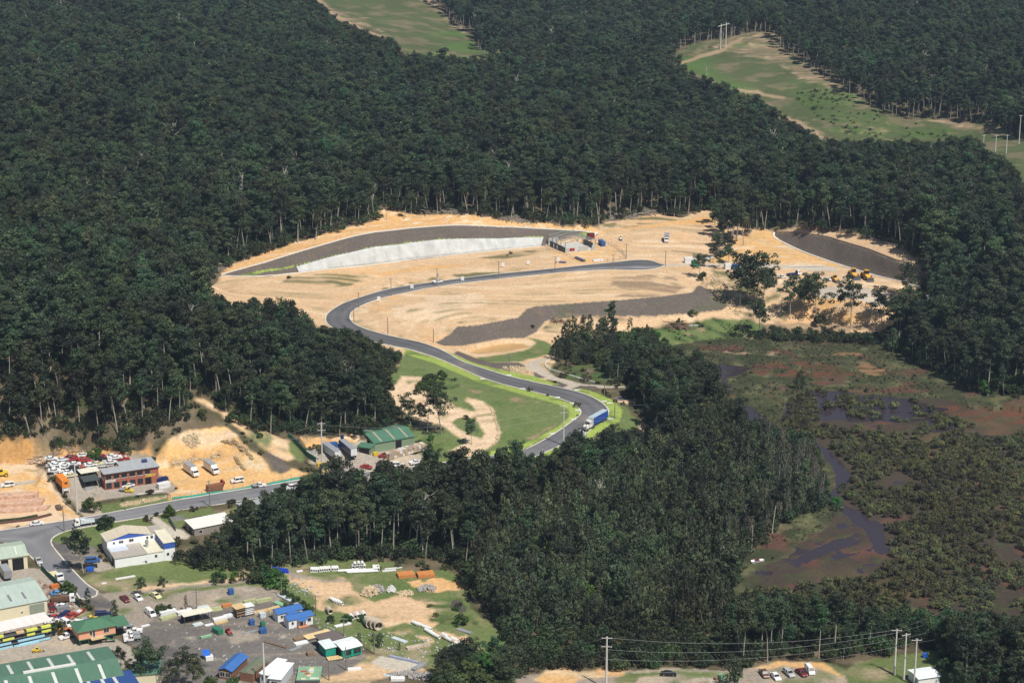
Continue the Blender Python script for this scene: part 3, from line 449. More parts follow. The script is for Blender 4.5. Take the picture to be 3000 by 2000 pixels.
PONDS = [('pond_water', 'pondo', [(1362,1021),(1400,1010),(1460,1000),(1500,998),(1530,1003),(1553,1015),(1520,1021),(1480,1027),(1440,1031),(1390,1035),(1368,1031)], 'orange muddy sediment pond beside the new road'),
 ('pond_water', 'pondg', [(1795,1162),(1810,1152),(1840,1150),(1870,1155),(1850,1170),(1815,1172)], ''),
 ('pond_water', 'pondg', [(1318,1772),(1325,1756),(1345,1754),(1362,1775),(1366,1790),(1345,1792),(1325,1785)], ''),
 ('pond_water', 'pondg', [(2390,968),(2450,970),(2520,974),(2500,985),(2420,980)], '')]
for _, _, px, _ in PONDS:
    pw = poly_w(px); hm = Hgrid(H0, pw[:, 0], pw[:, 1]).min(); m = inpoly(GX, GY, pw); HT = np.where(m, hm-.5, HT)

def grid_mesh(name, X, Yg, Z, cols, mt):
    nr_, nc_ = X.shape; me = bpy.data.meshes.new(name); nv = nr_*nc_
    me.vertices.add(nv); me.vertices.foreach_set("co", np.stack([X, Yg, Z], -1).astype(np.float32).ravel())
    i = (np.arange(nr_-1)[:, None]*nc_+np.arange(nc_-1)[None, :]).ravel()
    q = np.stack([i, i+1, i+nc_+1, i+nc_], 1).astype(np.int32); nf = len(q)
    me.loops.add(nf*4); me.loops.foreach_set("vertex_index", q.ravel()); me.polygons.add(nf)
    me.polygons.foreach_set("loop_start", np.arange(nf, dtype=np.int32)*4)
    me.polygons.foreach_set("use_smooth", np.ones(nf, bool))
    me.update(calc_edges=True)
    ca = me.color_attributes.new("Col", 'FLOAT_COLOR', 'POINT')
    ca.data.foreach_set("color", np.concatenate([np.clip(cols, 0, 1), np.ones(cols.shape[:2]+(1,))], -1).astype(np.float32).ravel())
    me.materials.append(mt); o = bpy.data.objects.new(name, me); COL.objects.link(o); return o
gm = attr_mat("ground_mat")
ground = grid_mesh("ground", GX, GY, HT, colr, gm); ground['kind'] = 'structure'
ground['label'] = 'bare orange earth, grass, marsh and forest floor of the valley'

# ------------------------------------------------------------ draped sheets, kerbs
def smooth_line(px, closed=False, it=1):
    p = [np.array(q, float) for q in px]
    for _ in range(it):
        q = [] if closed else [p[0]]
        for i in range(len(p) if closed else len(p)-1):
            a, b = p[i], p[(i+1) % len(p)]; q += [a*.75+b*.25, a*.25+b*.75]
        if not closed: q.append(p[-1])
        p = q
    return p
def drape(name, px, dz, mt, sp_=3.0, flat=None, world=False, colf=None):
    pw = [Vector(p) for p in (px if world else poly_w(px))]
    x0, x1 = min(p.x for p in pw), max(p.x for p in pw); y0, y1 = min(p.y for p in pw), max(p.y for p in pw)
    vs = list(pw); n = len(pw); arr = np.array([[p.x, p.y] for p in pw])
    gx, gy = np.meshgrid(np.arange(x0, x1, sp_), np.arange(y0, y1, sp_)); m = inpoly(gx, gy, arr)
    vs += [Vector((a, b)) for a, b in zip(gx[m], gy[m])]
    v2, e2, f2, _, _, _ = geometry.delaunay_2d_cdt(vs, [], [list(range(n))], 1, 1e-4)
    X = np.array([p.x for p in v2]); Yv = np.array([p.y for p in v2])
    Z = Hgrid(H0, X, Yv)+dz if flat is None else np.full(len(X), flat)
    me = bpy.data.meshes.new(name); me.from_pydata([(a, b, c) for a, b, c in zip(X, Yv, Z)], [], [list(f) for f in f2]); me.update()
    if me.polygons and sum(p.normal.z for p in me.polygons) < 0: me.flip_normals()
    if colf is not None:
        cc = colf(X, Yv); ca = me.color_attributes.new("Col", 'FLOAT_COLOR', 'POINT'); ca.data.foreach_set("color", np.concatenate([cc, np.ones((len(cc), 1))], 1).astype(np.float32).ravel())
    for p in me.polygons: p.use_smooth = True
    me.materials.append(mt); o = bpy.data.objects.new(name, me); COL.objects.link(o); return o
def dist_line(X, Yv, pw):
    d = np.full(X.shape, 1e9)
    for a, b in zip(pw[:-1], pw[1:]):
        ab = b-a; L2 = (ab**2).sum()+1e-9; t = np.clip(((X-a[0])*ab[0]+(Yv-a[1])*ab[1])/L2, 0, 1)
        d = np.minimum(d, np.hypot(X-a[0]-t*ab[0], Yv-a[1]-t*ab[1]))
    return d
rA = np.array(smooth_line(poly_w(ROAD_A))); rB = np.array(smooth_line(poly_w(ROAD_B)))
def road_col(X, Yv):
    dA = dist_line(X, Yv, rA); dB = dist_line(X, Yv, rB); fr = dB/(dA+dB+1e-6); far = sstep(880, 960, Yv)
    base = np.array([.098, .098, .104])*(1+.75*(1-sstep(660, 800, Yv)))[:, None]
    lane = np.exp(-((fr-.28)/.14)**2)*far*1.3+np.exp(-((fr-.3)/.10)**2)*.35+np.exp(-((fr-.72)/.10)**2)*.25
    c = base*(1+lane[:, None]*np.array([1.0, 1.0, .95]))*(1+fbm(X, Yv, 9, 3, 40)*.5)[:, None]
    dusty = np.clip((fbm(X, Yv, 16, 3, 41)-.12)*4, 0, 1)*(1-far)*.5; return c*(1-dusty[:, None])+np.array([.3, .25, .2])*dusty[:, None]
rm = attr_mat("asphalt_mat", .85, .12, 2.5, .1, .3)
road = drape("road", np.concatenate([rA, rB[::-1]]), .04, rm, 1.6, world=True, colf=road_col); road['kind'] = 'structure'
class MB:
    def __init__(s): s.v = []; s.f = []; s.m = []
    def add(s, vs, fs, mi=0):
        b = len(s.v); s.v += [tuple(v) for v in vs]; s.f += [tuple(b+i for i in f) for f in fs]; s.m += [mi]*len(fs)
    def quad(s, a, b, c, d, mi=0): s.add([a, b, c, d], [(0, 1, 2, 3)], mi)
    def box(s, x0, y0, z0, x1, y1, z1, mi=0):
        s.add([(x0,y0,z0),(x1,y0,z0),(x1,y1,z0),(x0,y1,z0),(x0,y0,z1),(x1,y0,z1),(x1,y1,z1),(x0,y1,z1)], [(0,3,2,1),(4,5,6,7),(0,1,5,4),(1,2,6,5),(2,3,7,6),(3,0,4,7)], mi)
    def obox(s, c, ax, ay, az, mi=0):   # centre and half axes
        c, ax, ay, az = map(Vector, (c, ax, ay, az))
        s.add([c-ax-ay-az, c+ax-ay-az, c+ax+ay-az, c-ax+ay-az, c-ax-ay+az, c+ax-ay+az, c+ax+ay+az, c-ax+ay+az], [(0,3,2,1),(4,5,6,7),(0,1,5,4),(1,2,6,5),(2,3,7,6),(3,0,4,7)], mi)
    def beam(s, a, b, w_, h_=None, mi=0, up=(0, 0, 1)):
        a = Vector(a); b = Vector(b); d = b-a; L = d.length
        if L < 1e-6: return
        d /= L; u = Vector(up)
        if abs(d.dot(u)) > .98: u = Vector((1, 0, 0))
        sd_ = d.cross(u).normalized(); uu = sd_.cross(d)
        s.obox((a+b)/2, d*L/2, sd_*w_/2, uu*(h_ or w_)/2, mi)
    def tube(s, a, b, r0, r1=None, n=8, mi=0, cap=True, hollow=0):
        a = Vector(a); b = Vector(b); r1 = r0 if r1 is None else r1; d = (b-a).normalized()
        u = Vector((0, 0, 1)) if abs(d.z) < .95 else Vector((1, 0, 0)); p = d.cross(u).normalized(); q = d.cross(p)
        vs = []
        for c_, r_ in ((a, r0), (b, r1)):
            vs += [c_+(p*math.cos(2*math.pi*i/n)+q*math.sin(2*math.pi*i/n))*r_ for i in range(n)]
        fs = [(i, (i+1) % n, n+(i+1) % n, n+i) for i in range(n)]
        if hollow:
            k = len(vs)
            for c_, r_ in ((a, r0), (b, r1)):
                vs += [c_+(p*math.cos(2*math.pi*i/n)+q*math.sin(2*math.pi*i/n))*r_*hollow for i in range(n)]
            fs += [(k+(i+1) % n, k+i, k+n+i, k+n+(i+1) % n) for i in range(n)]
            fs += [(i, k+i, k+(i+1) % n, (i+1) % n) for i in range(n)]+[(n+(i+1) % n, k+n+(i+1) % n, k+n+i, n+i) for i in range(n)]
        elif cap: fs += [tuple(range(n))[::-1], tuple(range(n, 2*n))]
        s.add(vs, fs, mi)
    def prism(s, poly, z0, z1, mi=0):
        n = len(poly); s.add([(p[0], p[1], z0) for p in poly]+[(p[0], p[1], z1) for p in poly], [tuple(range(n))[::-1], tuple(range(n, 2*n))]+[(i, (i+1) % n, n+(i+1) % n, n+i) for i in range(n)], mi)
    def extrude_y(s, prof, y0, y1, mi=0):   # profile in x,z
        n = len(prof); s.add([(p[0], y0, p[1]) for p in prof]+[(p[0], y1, p[1]) for p in prof], [tuple(range(n)), tuple(range(n, 2*n))[::-1]]+[((i+1) % n, i, n+i, n+(i+1) % n) for i in range(n)], mi)
    def extrude_x(s, prof, x0, x1, mi=0):   # profile in y,z
        n = len(prof); s.add([(x0, p[0], p[1]) for p in prof]+[(x1, p[0], p[1]) for p in prof], [tuple(range(n))[::-1], tuple(range(n, 2*n))]+[(i, (i+1) % n, n+(i+1) % n, n+i) for i in range(n)], mi)
    def build(s, name, mats, parent=None, smooth=False, loc=None, rz=0, link=True):
        me = bpy.data.meshes.new(name); me.from_pydata(s.v, [], s.f)
        for m_ in (mats if isinstance(mats, (list, tuple)) else [mats]): me.materials.append(m_)
        me.polygons.foreach_set("material_index", s.m)
        if smooth: me.polygons.foreach_set("use_smooth", [True]*len(s.f))
        me.update(); o = bpy.data.objects.new(name, me)
        if link: COL.objects.link(o)
        if parent is not None: o.parent = parent
        if loc is not None: o.location = loc; o.rotation_euler = (0, 0, rz)
        return o
def strip_kerb(name, pw, wid, hgt, mt, dz=-.25, side=0):
    """a low wall or kerb swept along a world polyline, following the ground"""
    b = MB(); pts = [Vector((p[0], p[1], 0)) for p in pw]; q = [pts[0]]
    for p in pts[1:]:
        n = max(1, int((p-q[-1]).length/3)); a = q[-1].copy()
        for k in range(1, n+1): q.append(a.lerp(p, k/n))
    V = []
    for i, p in enumerate(q):
        d = (q[min(i+1, len(q)-1)]-q[max(i-1, 0)]); nn = Vector((-d.y, d.x, 0)).normalized() if d.length > 0 else Vector((1, 0, 0))
        h = float(Hgrid(H0, p.x, p.y)); l = p+nn*wid*(.5+side*.5); r = p-nn*wid*(.5-side*.5)
        V += [(l.x, l.y, h+dz), (l.x, l.y, h+hgt), (r.x, r.y, h+hgt), (r.x, r.y, h+dz)]
    F = []
    for i in range(len(q)-1):
        k = i*4; F += [(k+j, k+j+1, k+5+j, k+4+j) for j in range(3)]
    F += [(0, 3, 2, 1), (len(V)-4, len(V)-3, len(V)-2, len(V)-1)]
    b.add(V, F); return b.build(name, mt)
def tag(o, label=None, cat=None, group=None, kind=None):
    if label: o['label'] = label
    if cat: o['category'] = cat
    if group: o['group'] = group
    if kind: o['kind'] = kind
    return o
def empty(name, loc, rz=0):
    o = bpy.data.objects.new(name, None); o.empty_display_size = .5; COL.objects.link(o); o.location = loc; o.rotation_euler = (0, 0, rz); return o
kc = mat("kerb_concrete", (.62,.58,.5), .8, .15, .8)
for i, (pw, nm) in enumerate(((rA, 'kerb along the far side of the winding street'), (rB[:len(rB)], 'kerb along the near side of the winding street and its side street'))):
    o = strip_kerb("kerb", pw, .5, .14, kc); tag(o, kind='structure', label=nm)
wm = bpy.data.materials.new("tidal_water"); wm.use_nodes = True; b_ = wm.node_tree.nodes["Principled BSDF"]
b_.inputs["Base Color"].default_value = (.040, .030, .036, 1); b_.inputs["Roughness"].default_value = .16; b_.inputs["IOR"].default_value = 1.33
WAT = [(2060,1050),(2300,1040),(2560,1060),(2680,1095),(2800,1160),(3200,1190),(3200,1900),(2700,1900),(2200,1760),(2200,1600),(2380,1500),(2400,1400),(2380,1290),(2150,1280)]
o = drape("tidal_water", WAT, 0, wm, 40, flat=0.02); tag(o, 'dark purple brown tidal water in the mangrove channels', kind='structure')
pm = {'pondo': mat("pond_orange", (.52,.32,.13), .25, .08, .3, spec=.5), 'pondg': mat("pond_grey", (.10,.09,.08), .1, .1, .3, spec=.5)}
for nm, mk, px, lb in PONDS:
    pw = poly_w(px); o = drape(nm, px, 0, pm[mk], 5, flat=float(Hgrid(H0, pw[:, 0], pw[:, 1]).min())-.1); o['kind'] = 'structure'
# ------------------------------------------------------------ trees
bark = mat("bark_pale", (.36,.33,.28), .9, .3, 2.0); bark_d = mat("bark_dark", (.16,.13,.10), .9, .3, 2.0); bark_w = mat("bark_white", (.62,.59,.52), .85, .2, 2.0)
L_euc = leaf_mat("leaf_eucalypt", (.053,.083,.041), .4, .065); L_oak = leaf_mat("leaf_swamp_oak", (.082,.106,.056)); L_man = leaf_mat("leaf_mangrove", (.108,.120,.052), .3, .03)
L_grn = leaf_mat("leaf_green", (.055,.105,.026)); L_gry = leaf_mat("leaf_grey", (.12,.125,.085)); L_und = leaf_mat('leaf_under', (.045,.072,.032)); L_shr = leaf_mat("leaf_shrub", (.085,.098,.045))
def leaves(M, c, rx, rz, n, size, r_, out=1.0, droop=0.0, asp=1.0):
    """a clump of small leaf-spray faces spread through an ellipsoid"""
    th = r_.uniform(0, 2*math.pi, n); cz = r_.uniform(-.75, 1, n); rad = r_.uniform(.55, 1.0, n)
    sx_ = np.sqrt(1-cz**2); N = np.stack([sx_*np.cos(th), sx_*np.sin(th), cz], 1); Pn = N*rad[:, None]*np.array([rx, rx, rz])+np.array(c)
    N = N*out+r_.normal(0, .55, (n, 3)); N /= np.linalg.norm(N, axis=1)[:, None]+1e-9
    U = np.cross(N, r_.normal(0, 1, (n, 3))); U /= np.linalg.norm(U, axis=1)[:, None]+1e-9
    if droop: U = U*(1-droop)+np.array([0, 0, 1.0])*droop; U /= np.linalg.norm(U, axis=1)[:, None]
    V = np.cross(N, U); s = size*r_.uniform(.6, 1.3, n)[:, None]
    a = Pn-U*s*asp-V*s*.2; b = Pn+V*s; c_ = Pn+U*s*asp+V*s*.1; d = Pn-V*s*.8
    M.append(np.stack([a, b, c_, d], 1).reshape(-1, 3))
def leaf_obj(name, M, mt):
    v = np.concatenate(M); nf = len(v)//4; me = bpy.data.meshes.new(name); me.vertices.add(len(v)); me.vertices.foreach_set("co", v.astype(np.float32).ravel())
    me.loops.add(nf*4); me.loops.foreach_set("vertex_index", np.arange(nf*4, dtype=np.int32)); me.polygons.add(nf); me.polygons.foreach_set("loop_start", np.arange(nf, dtype=np.int32)*4)
    me.update(calc_edges=True); me.materials.append(mt); return me
def limb(b, p, d, L, r, n=4, wob=.15, rs=None, mi=0):
    q = Vector(p); d = Vector(d).normalized(); pts = [q.copy()]
    for i in range(n):
        d = (d+Vector((rs.normal(0, wob), rs.normal(0, wob), rs.normal(0, wob*.5)+.05))).normalized(); q2 = q+d*L/n
        b.tube(q, q2, r*(1-i/n*.75), r*(1-(i+1)/n*.75), 5, mi, cap=False); q = q2; pts.append(q.copy())
    return pts
def tree_meshes(kind, seed, h, cr):
    rs = np.random.RandomState(seed); b = MB(); M = []
    if kind in ('euc', 'euc_edge', 'euc_open'):
        lo = {'euc': .32, 'euc_edge': .52, 'euc_open': .36}[kind]; nb = {'euc': 10, 'euc_edge': 8, 'euc_open': 15}[kind]
        tp = limb(b, (0, 0, -.6), (rs.normal(0, .04), rs.normal(0, .04), 1), h*.86, .17+h*.004, 6, .035, rs)
        ends = [tp[-1]]
        for i in range(nb):
            f = lo+(.92-lo)*i/nb; k = f/.86*6; k0 = min(int(k), 5); p0 = tp[k0].lerp(tp[k0+1], k-k0); a = rs.uniform(0, 6.28)
            e = limb(b, p0, (math.cos(a), math.sin(a), rs.uniform(.5, 1.2)), cr*rs.uniform(.6, 1.0)*(1.1-.5*(f-lo)/(1-lo)), .08, 3, .25, rs); ends += [e[-1], e[-2]]
        for e in ends:
            for _ in range(2 if kind != 'euc_open' else 2):
                c = (e.x+rs.normal(0, cr*.16), e.y+rs.normal(0, cr*.16), e.z+rs.normal(.2, .6)); q = rs.uniform(.16, .30)*cr+.35 if kind != 'euc_open' else rs.uniform(.10, .2)*cr+.25
                leaves(M, c, q*1.15, q*.72, int((32 if kind != 'euc_open' else 20)+q*q*18), .30, rs)
        return b, M, L_euc
    if kind == 'oak':
        tp = limb(b, (0, 0, -.4), (rs.normal(0, .05), rs.normal(0, .05), 1), h*.95, .2, 5, .04, rs)
        for i in range(15):
            f = .18+.76*i/15; z = h*f; rr = cr*(.35+.85*math.sin(math.pi*min(1, .12+f*.82)))*rs.uniform(.45, 1.0)*.85; a = i*2.4+rs.uniform(-.5, .5)
            leaves(M, (rr*.7*math.cos(a), rr*.7*math.sin(a), z), .55+cr*.2*(1.3-f)*rs.uniform(.6, 1.3), .8+1.0*(1.1-f), 34, .27, rs, 1.0, .5, 1.6)
        leaves(M, (rs.normal(0, .3), rs.normal(0, .3), h*.93), .5, .8, 22, .25, rs, .8, .6, 1.6)
        return b, M, L_oak
    if kind == 'baretree':
        tp = limb(b, (0, 0, -.4), (rs.normal(0, .06), rs.normal(0, .06), 1), h*.95, .22, 5, .05, rs)
        for i in range(13):
            f = .3+.65*i/13; k = f*5; k0 = min(int(k), 4); p0 = tp[k0].lerp(tp[k0+1], k-k0); a = rs.uniform(0, 6.28)
            e = limb(b, p0, (math.cos(a), math.sin(a), rs.uniform(.5, 1.4)), cr*rs.uniform(.6, 1.1), .08, 3, .25, rs)
            for _ in range(3): limb(b, e[rs.randint(1, 4)], (rs.normal(), rs.normal(), .9), cr*.45, .035, 2, .3, rs)
        leaves(M, (0, 0, h*.7), cr*.7, h*.25, 40, .16, rs, .5)
        return b, M, L_gry
    if kind == 'greyoak':
        tp = limb(b, (0, 0, -.4), (rs.normal(0, .05), rs.normal(0, .05), 1), h*.95, .16, 5, .05, rs)
        for i in range(12):
            f = .25+.7*i/12; a = i*2.4+rs.uniform(-.5, .5); rr = cr*(1.15-f)*.8
            limb(b, (0, 0, h*f*.9), (math.cos(a), math.sin(a), 1.2), rr+.8, .05, 2, .2, rs)
            leaves(M, (rr*.6*math.cos(a), rr*.6*math.sin(a), h*f), .6, 1.3, 26, .17, rs, .7, .75, 2.2)
        return b, M, L_gry
    if kind in ('man', 'bush', 'shrub', 'under'):
        for i in range(4): limb(b, (rs.normal(0, .2), rs.normal(0, .2), -.2), (rs.normal(0, .6), rs.normal(0, .6), 1), h*.7, .07, 3, .2, rs)
        n = {'man': 9, 'bush': 11, 'shrub': 5, 'under': 9}[kind]
        for i in range(n):
            a = rs.uniform(0, 6.28); f = math.sqrt(rs.uniform(0, 1)); rr = cr*.72*f
            leaves(M, (rr*math.cos(a), rr*math.sin(a), h*(.72-.38*f*f)+rs.normal(0, .12)), cr*.36, h*.26, {'man': 46, 'bush': 60, 'shrub': 30, 'under': 46}[kind], .2 if kind == 'man' else .25, rs)
        return b, M, {'man': L_man, 'bush': L_grn, 'shrub': L_shr, 'under': L_und}[kind]
    if kind == 'cone':
        limb(b, (0, 0, -.3), (0, 0, 1), h*.5, .25, 3, .02, rs)
        for i in range(22):
            f = i/22; a = i*2.4; rr = cr*(1-f)**.75*.75
            leaves(M, (rr*math.cos(a), rr*math.sin(a), h*(.12+.78*f)), cr*.36*(1.3-f), h*.12, 90, .24, rs)
        return b, M, L_grn
SPEC = {'euc': [(22, 4.3), (19, 3.9), (24, 4.9), (17, 3.6), (21, 5.2), (20, 3.3)], 'euc_edge': [(23, 3.6), (20, 3.2), (25, 4.0), (18, 3)], 'euc_open': [(20, 7.2), (17, 6.4), (22, 7.6)],
 'oak': [(13, 2.8), (15, 3.3), (10, 3.0), (14, 2.4), (8, 2.8)], 'greyoak': [(11, 2.2), (13, 2.4)], 'man': [(3.0, 2.1), (2.5, 1.9), (3.5, 2.5), (2.2, 1.6)],
 'bush': [(4, 2.6), (5, 2.8)], 'under': [(4, 2.6), (5, 2.8)], 'shrub': [(2.0, 1.6), (1.5, 1.3)], 'cone': [(5, 3.0)], 'baretree': [(18, 4), (15, 3.4)]}
BARKS = {'euc': bark, 'euc_edge': bark, 'euc_open': bark, 'oak': bark_d, 'greyoak': bark, 'man': bark_d, 'bush': bark_d, 'under': bark_d, 'shrub': bark_d, 'cone': bark_d, 'baretree': bark_w}
TM = {}; SRC = {}
for kd, sp_ in SPEC.items():
    TM[kd] = []; cl = bpy.data.collections.new("src_"+kd); SRC[kd] = cl
    for i, (h, cr) in enumerate(sp_):
        b, M, lm = tree_meshes(kd, 100+i*7+len(kd), h, cr)
        tr = b.build("trunk", BARKS[kd], link=False); trm = tr.data; bpy.data.objects.remove(tr)
        crm = leaf_obj("crown", M, lm); TM[kd].append((trm, crm, h, cr))
        # joined copy for the far woods
        nv = len(trm.vertices); me = bpy.data.meshes.new(kd); v = np.empty(nv*3, np.float32); trm.vertices.foreach_get("co", v); v2 = np.empty(len(crm.vertices)*3, np.float32); crm.vertices.foreach_get("co", v2)
        me.from_pydata(np.concatenate([v, v2]).reshape(-1, 3).tolist(), [], [list(p.vertices) for p in trm.polygons]+[[nv+k for k in p.vertices] for p in crm.polygons])
        me.materials.append(BARKS[kd]); me.materials.append(lm); me.polygons.foreach_set("material_index", [0]*len(trm.polygons)+[1]*len(crm.polygons)); me.update()
        so_ = bpy.data.objects.new("src_%s_%d" % (kd, i), me); cl.objects.link(so_)
NAMES = {'euc': ('eucalypt_tree', 'tree'), 'euc_edge': ('eucalypt_tree', 'tree'), 'euc_open': ('eucalypt_tree', 'tree'), 'oak': ('swamp_oak_tree', 'tree'), 'greyoak': ('swamp_oak_tree', 'tree'),
 'man': ('mangrove_bush', 'bush'), 'bush': ('bush', 'bush'), 'shrub': ('shrub', 'shrub'), 'cone': ('conical_tree', 'tree'), 'baretree': ('bare_tree', 'tree')}
def put_tree(kd, x, y, s, label, group=None, vi=None, rz=None, parts=True):
    vi = rng.randrange(len(TM[kd])) if vi is None else vi; trm, crm, h, cr = TM[kd][vi]
    nm, cat = NAMES[kd]; loc = (x, y, float(Hgrid(HT, x, y))); rz = rng.uniform(0, 6.28) if rz is None else rz
    if parts:
        q_ = rng.uniform(.9, 1.2); r = empty(nm, loc, rz); r.scale = (s*q_, s*q_, s); r.rotation_euler = (rng.gauss(0, .03), rng.gauss(0, .03), rz)
        for n_, me in (('trunk', trm), ('crown', crm)):
            o = bpy.data.objects.new(n_, me); COL.objects.link(o); o.parent = r
    else:
        r = bpy.data.objects.new(nm, SRC[kd].objects[vi].data); COL.objects.link(r); r.location = loc; r.rotation_euler = (0, 0, rz); r.scale = (s, s, s)
    return tag(r, label, cat, group)
def gn_scatter(name, kd, pts, label):
    """one object for the uncountable rest: points that carry tree copies"""
    me = bpy.data.meshes.new(name); n = len(pts); me.vertices.add(n)
    me.vertices.foreach_set("co", np.array([p[:3] for p in pts], np.float32).ravel())
    def wob(p, k):
        if k == 3: q = rng.uniform(.85, 1.25); return (p[3]*q, p[3]*q*rng.uniform(.9, 1.1), p[3]*rng.uniform(.9, 1.1))
        return (rng.gauss(0, .028), rng.gauss(0, .028), p[4])
    for an, ty, k in (('sc', 'FLOAT_VECTOR', 3), ('rz', 'FLOAT_VECTOR', 4), ('vi', 'INT', 5)):
        a = me.attributes.new(an, ty, 'POINT')
        if ty == 'FLOAT_VECTOR': a.data.foreach_set('vector', np.array([v_ for p in pts for v_ in wob(p, k)], np.float32))
        else: a.data.foreach_set("value", np.array([p[k] for p in pts], np.int32 if ty == 'INT' else np.float32))
    o = bpy.data.objects.new(name, me); COL.objects.link(o); tag(o, label, kind='stuff')
    g = bpy.data.node_groups.new("scatter_"+kd, 'GeometryNodeTree'); g.interface.new_socket("Geometry", in_out='INPUT', socket_type='NodeSocketGeometry'); g.interface.new_socket("Geometry", in_out='OUTPUT', socket_type='NodeSocketGeometry')
    N = g.nodes; L = g.links; gi = N.new('NodeGroupInput'); go = N.new('NodeGroupOutput'); ip = N.new('GeometryNodeInstanceOnPoints'); ci = N.new('GeometryNodeCollectionInfo')
    ci.inputs['Collection'].default_value = SRC[kd]; ci.inputs['Separate Children'].default_value = True; ci.inputs['Reset Children'].default_value = True
    ip.inputs['Pick Instance'].default_value = True; L.new(gi.outputs[0], ip.inputs['Points']); L.new(ci.outputs[0], ip.inputs['Instance']); L.new(ip.outputs[0], go.inputs[0])
    def at(nm, ty):
        q = N.new('GeometryNodeInputNamedAttribute'); q.data_type = ty; q.inputs['Name'].default_value = nm; return q.outputs[0]
    L.new(at('sc', 'FLOAT_VECTOR'), ip.inputs['Scale']); L.new(at('vi', 'INT'), ip.inputs['Instance Index'])
    L.new(at('rz', 'FLOAT_VECTOR'), ip.inputs['Rotation'])
    o.modifiers.new("scatter", 'NODES').node_group = g; return o

CLEAR = [
 [(590,845),(640,797),(650,786),(753,748),(880,710),(1018,668),(1097,651),(1110,614),(1150,622),(1227,631),(1363,629),(1559,655),(1743,668),(1780,650),(1916,624),(1985,640),(2060,618),(2110,622),(2150,650),(2190,690),(2240,672),(2330,670),(2440,680),(2530,692),(2600,717),(2680,762),(2705,790),(2695,830),(2685,880),(2645,925),(2600,958),(2450,965),(2300,960),(2150,958),(2140,990),(2300,1000),(2480,1005),(2600,1015),(2700,1070),(2830,1140),(2900,1160),(3300,1150),(3300,1790),(2960,1790),(2800,1790),(2600,1765),(2300,1735),(2130,1728),(2180,1640),(2240,1590),(2280,1540),(2420,1485),(2420,1370),(2390,1290),(2300,1250),(2180,1225),(2100,1100),(2060,1040),(1950,1010),(1780,1000),(1700,990),(1640,1010),(1625,1045),(1700,1065),(1750,1060),(1790,1120),(1840,1128),(1850,1160),(1900,1250),(1900,1285),(1840,1262),(1790,1250),(1740,1290),(1690,1262),(1640,1290),(1560,1345),(1500,1290),(1460,1350),(1350,1335),(1290,1345),(1255,1300),(1235,1380),(1120,1345),(1060,1375),(1010,1345),(960,1370),(890,1385),(850,1425),(775,1435),(760,1475),(700,1480),(660,1500),(650,1560),(560,1580),(525,1600),(515,1655),(620,1672),(830,1665),(1000,1643),(1180,1640),(1300,1640),(1360,1670),(1375,1740),(1440,1800),(1500,1870),(1530,1930),(1510,2200),(-400,2200),(-400,1285),(90,1290),(170,1312),(300,1320),(400,1314),(450,1272),(520,1245),(568,1222),(556,1166),(600,1164),(690,1235),(760,1270),(850,1275),(1045,1277),(1150,1260),(1180,1230),(1150,1160),(1130,1110),(1175,1070),(1190,1032),(1080,1000),(1060,975),(970,960),(935,955),(880,915),(820,885),(740,880),(690,890),(640,860)],
 [(1510,2200),(1530,1990),(1600,1962),(1700,1960),(1830,1958),(2050,1955),(2200,1952),(2250,1940),(2350,1932),(2450,1940),(2560,1925),(2640,1900),(2720,1890),(2760,1930),(2780,2200)],
 [(925,-60),(925,0),(988,51),(1148,115),(1192,153),(1403,166),(1500,162),(1500,150),(1403,150),(1390,115),(1307,51),(1243,0),(1220,-60)],
 [(1960,163),(2032,133),(2109,119),(2197,99),(2264,94),(2286,144),(2363,193),(2474,265),(2584,332),(2640,354),(2711,345),(2805,359),(2916,365),(2949,398),(3000,412),(3300,450),(3300,640),(3000,560),(2990,514),(2949,470),(2900,442),(2861,400),(2723,412),(2612,412),(2474,410),(2446,420),(2363,381),(2280,332),(2225,293),(2131,243),(2043,221),(2004,177)],
]
CLEARB = [CLEAR[0]+[]]
OAKREG = [(1400,1830),(1375,1740),(1380,1640),(1430,1560),(1560,1500),(1750,1430),(1900,1340),(2000,1280),(2110,1230),(2260,1260),(2390,1290),(2430,1480),(2250,1560),(2180,1640),(2130,1740),(2150,1960),(1540,2000)]
def scatter(sp_, xl, yl):
    n = int((xl[1]-xl[0])/sp_); m = int((yl[1]-yl[0])/sp_); i, j = np.meshgrid(np.arange(n), np.arange(m))
    x = xl[0]+(i+nr.uniform(-.42, .42, i.shape)+.5*(j % 2))*sp_; y = yl[0]+(j+nr.uniform(-.42, .42, i.shape))*sp_
    return x.ravel(), y.ravel()
def hits(u, v, polys):
    m = np.zeros(np.shape(u), bool)
    for p in polys: m |= inpoly(u, v, p)
    return m
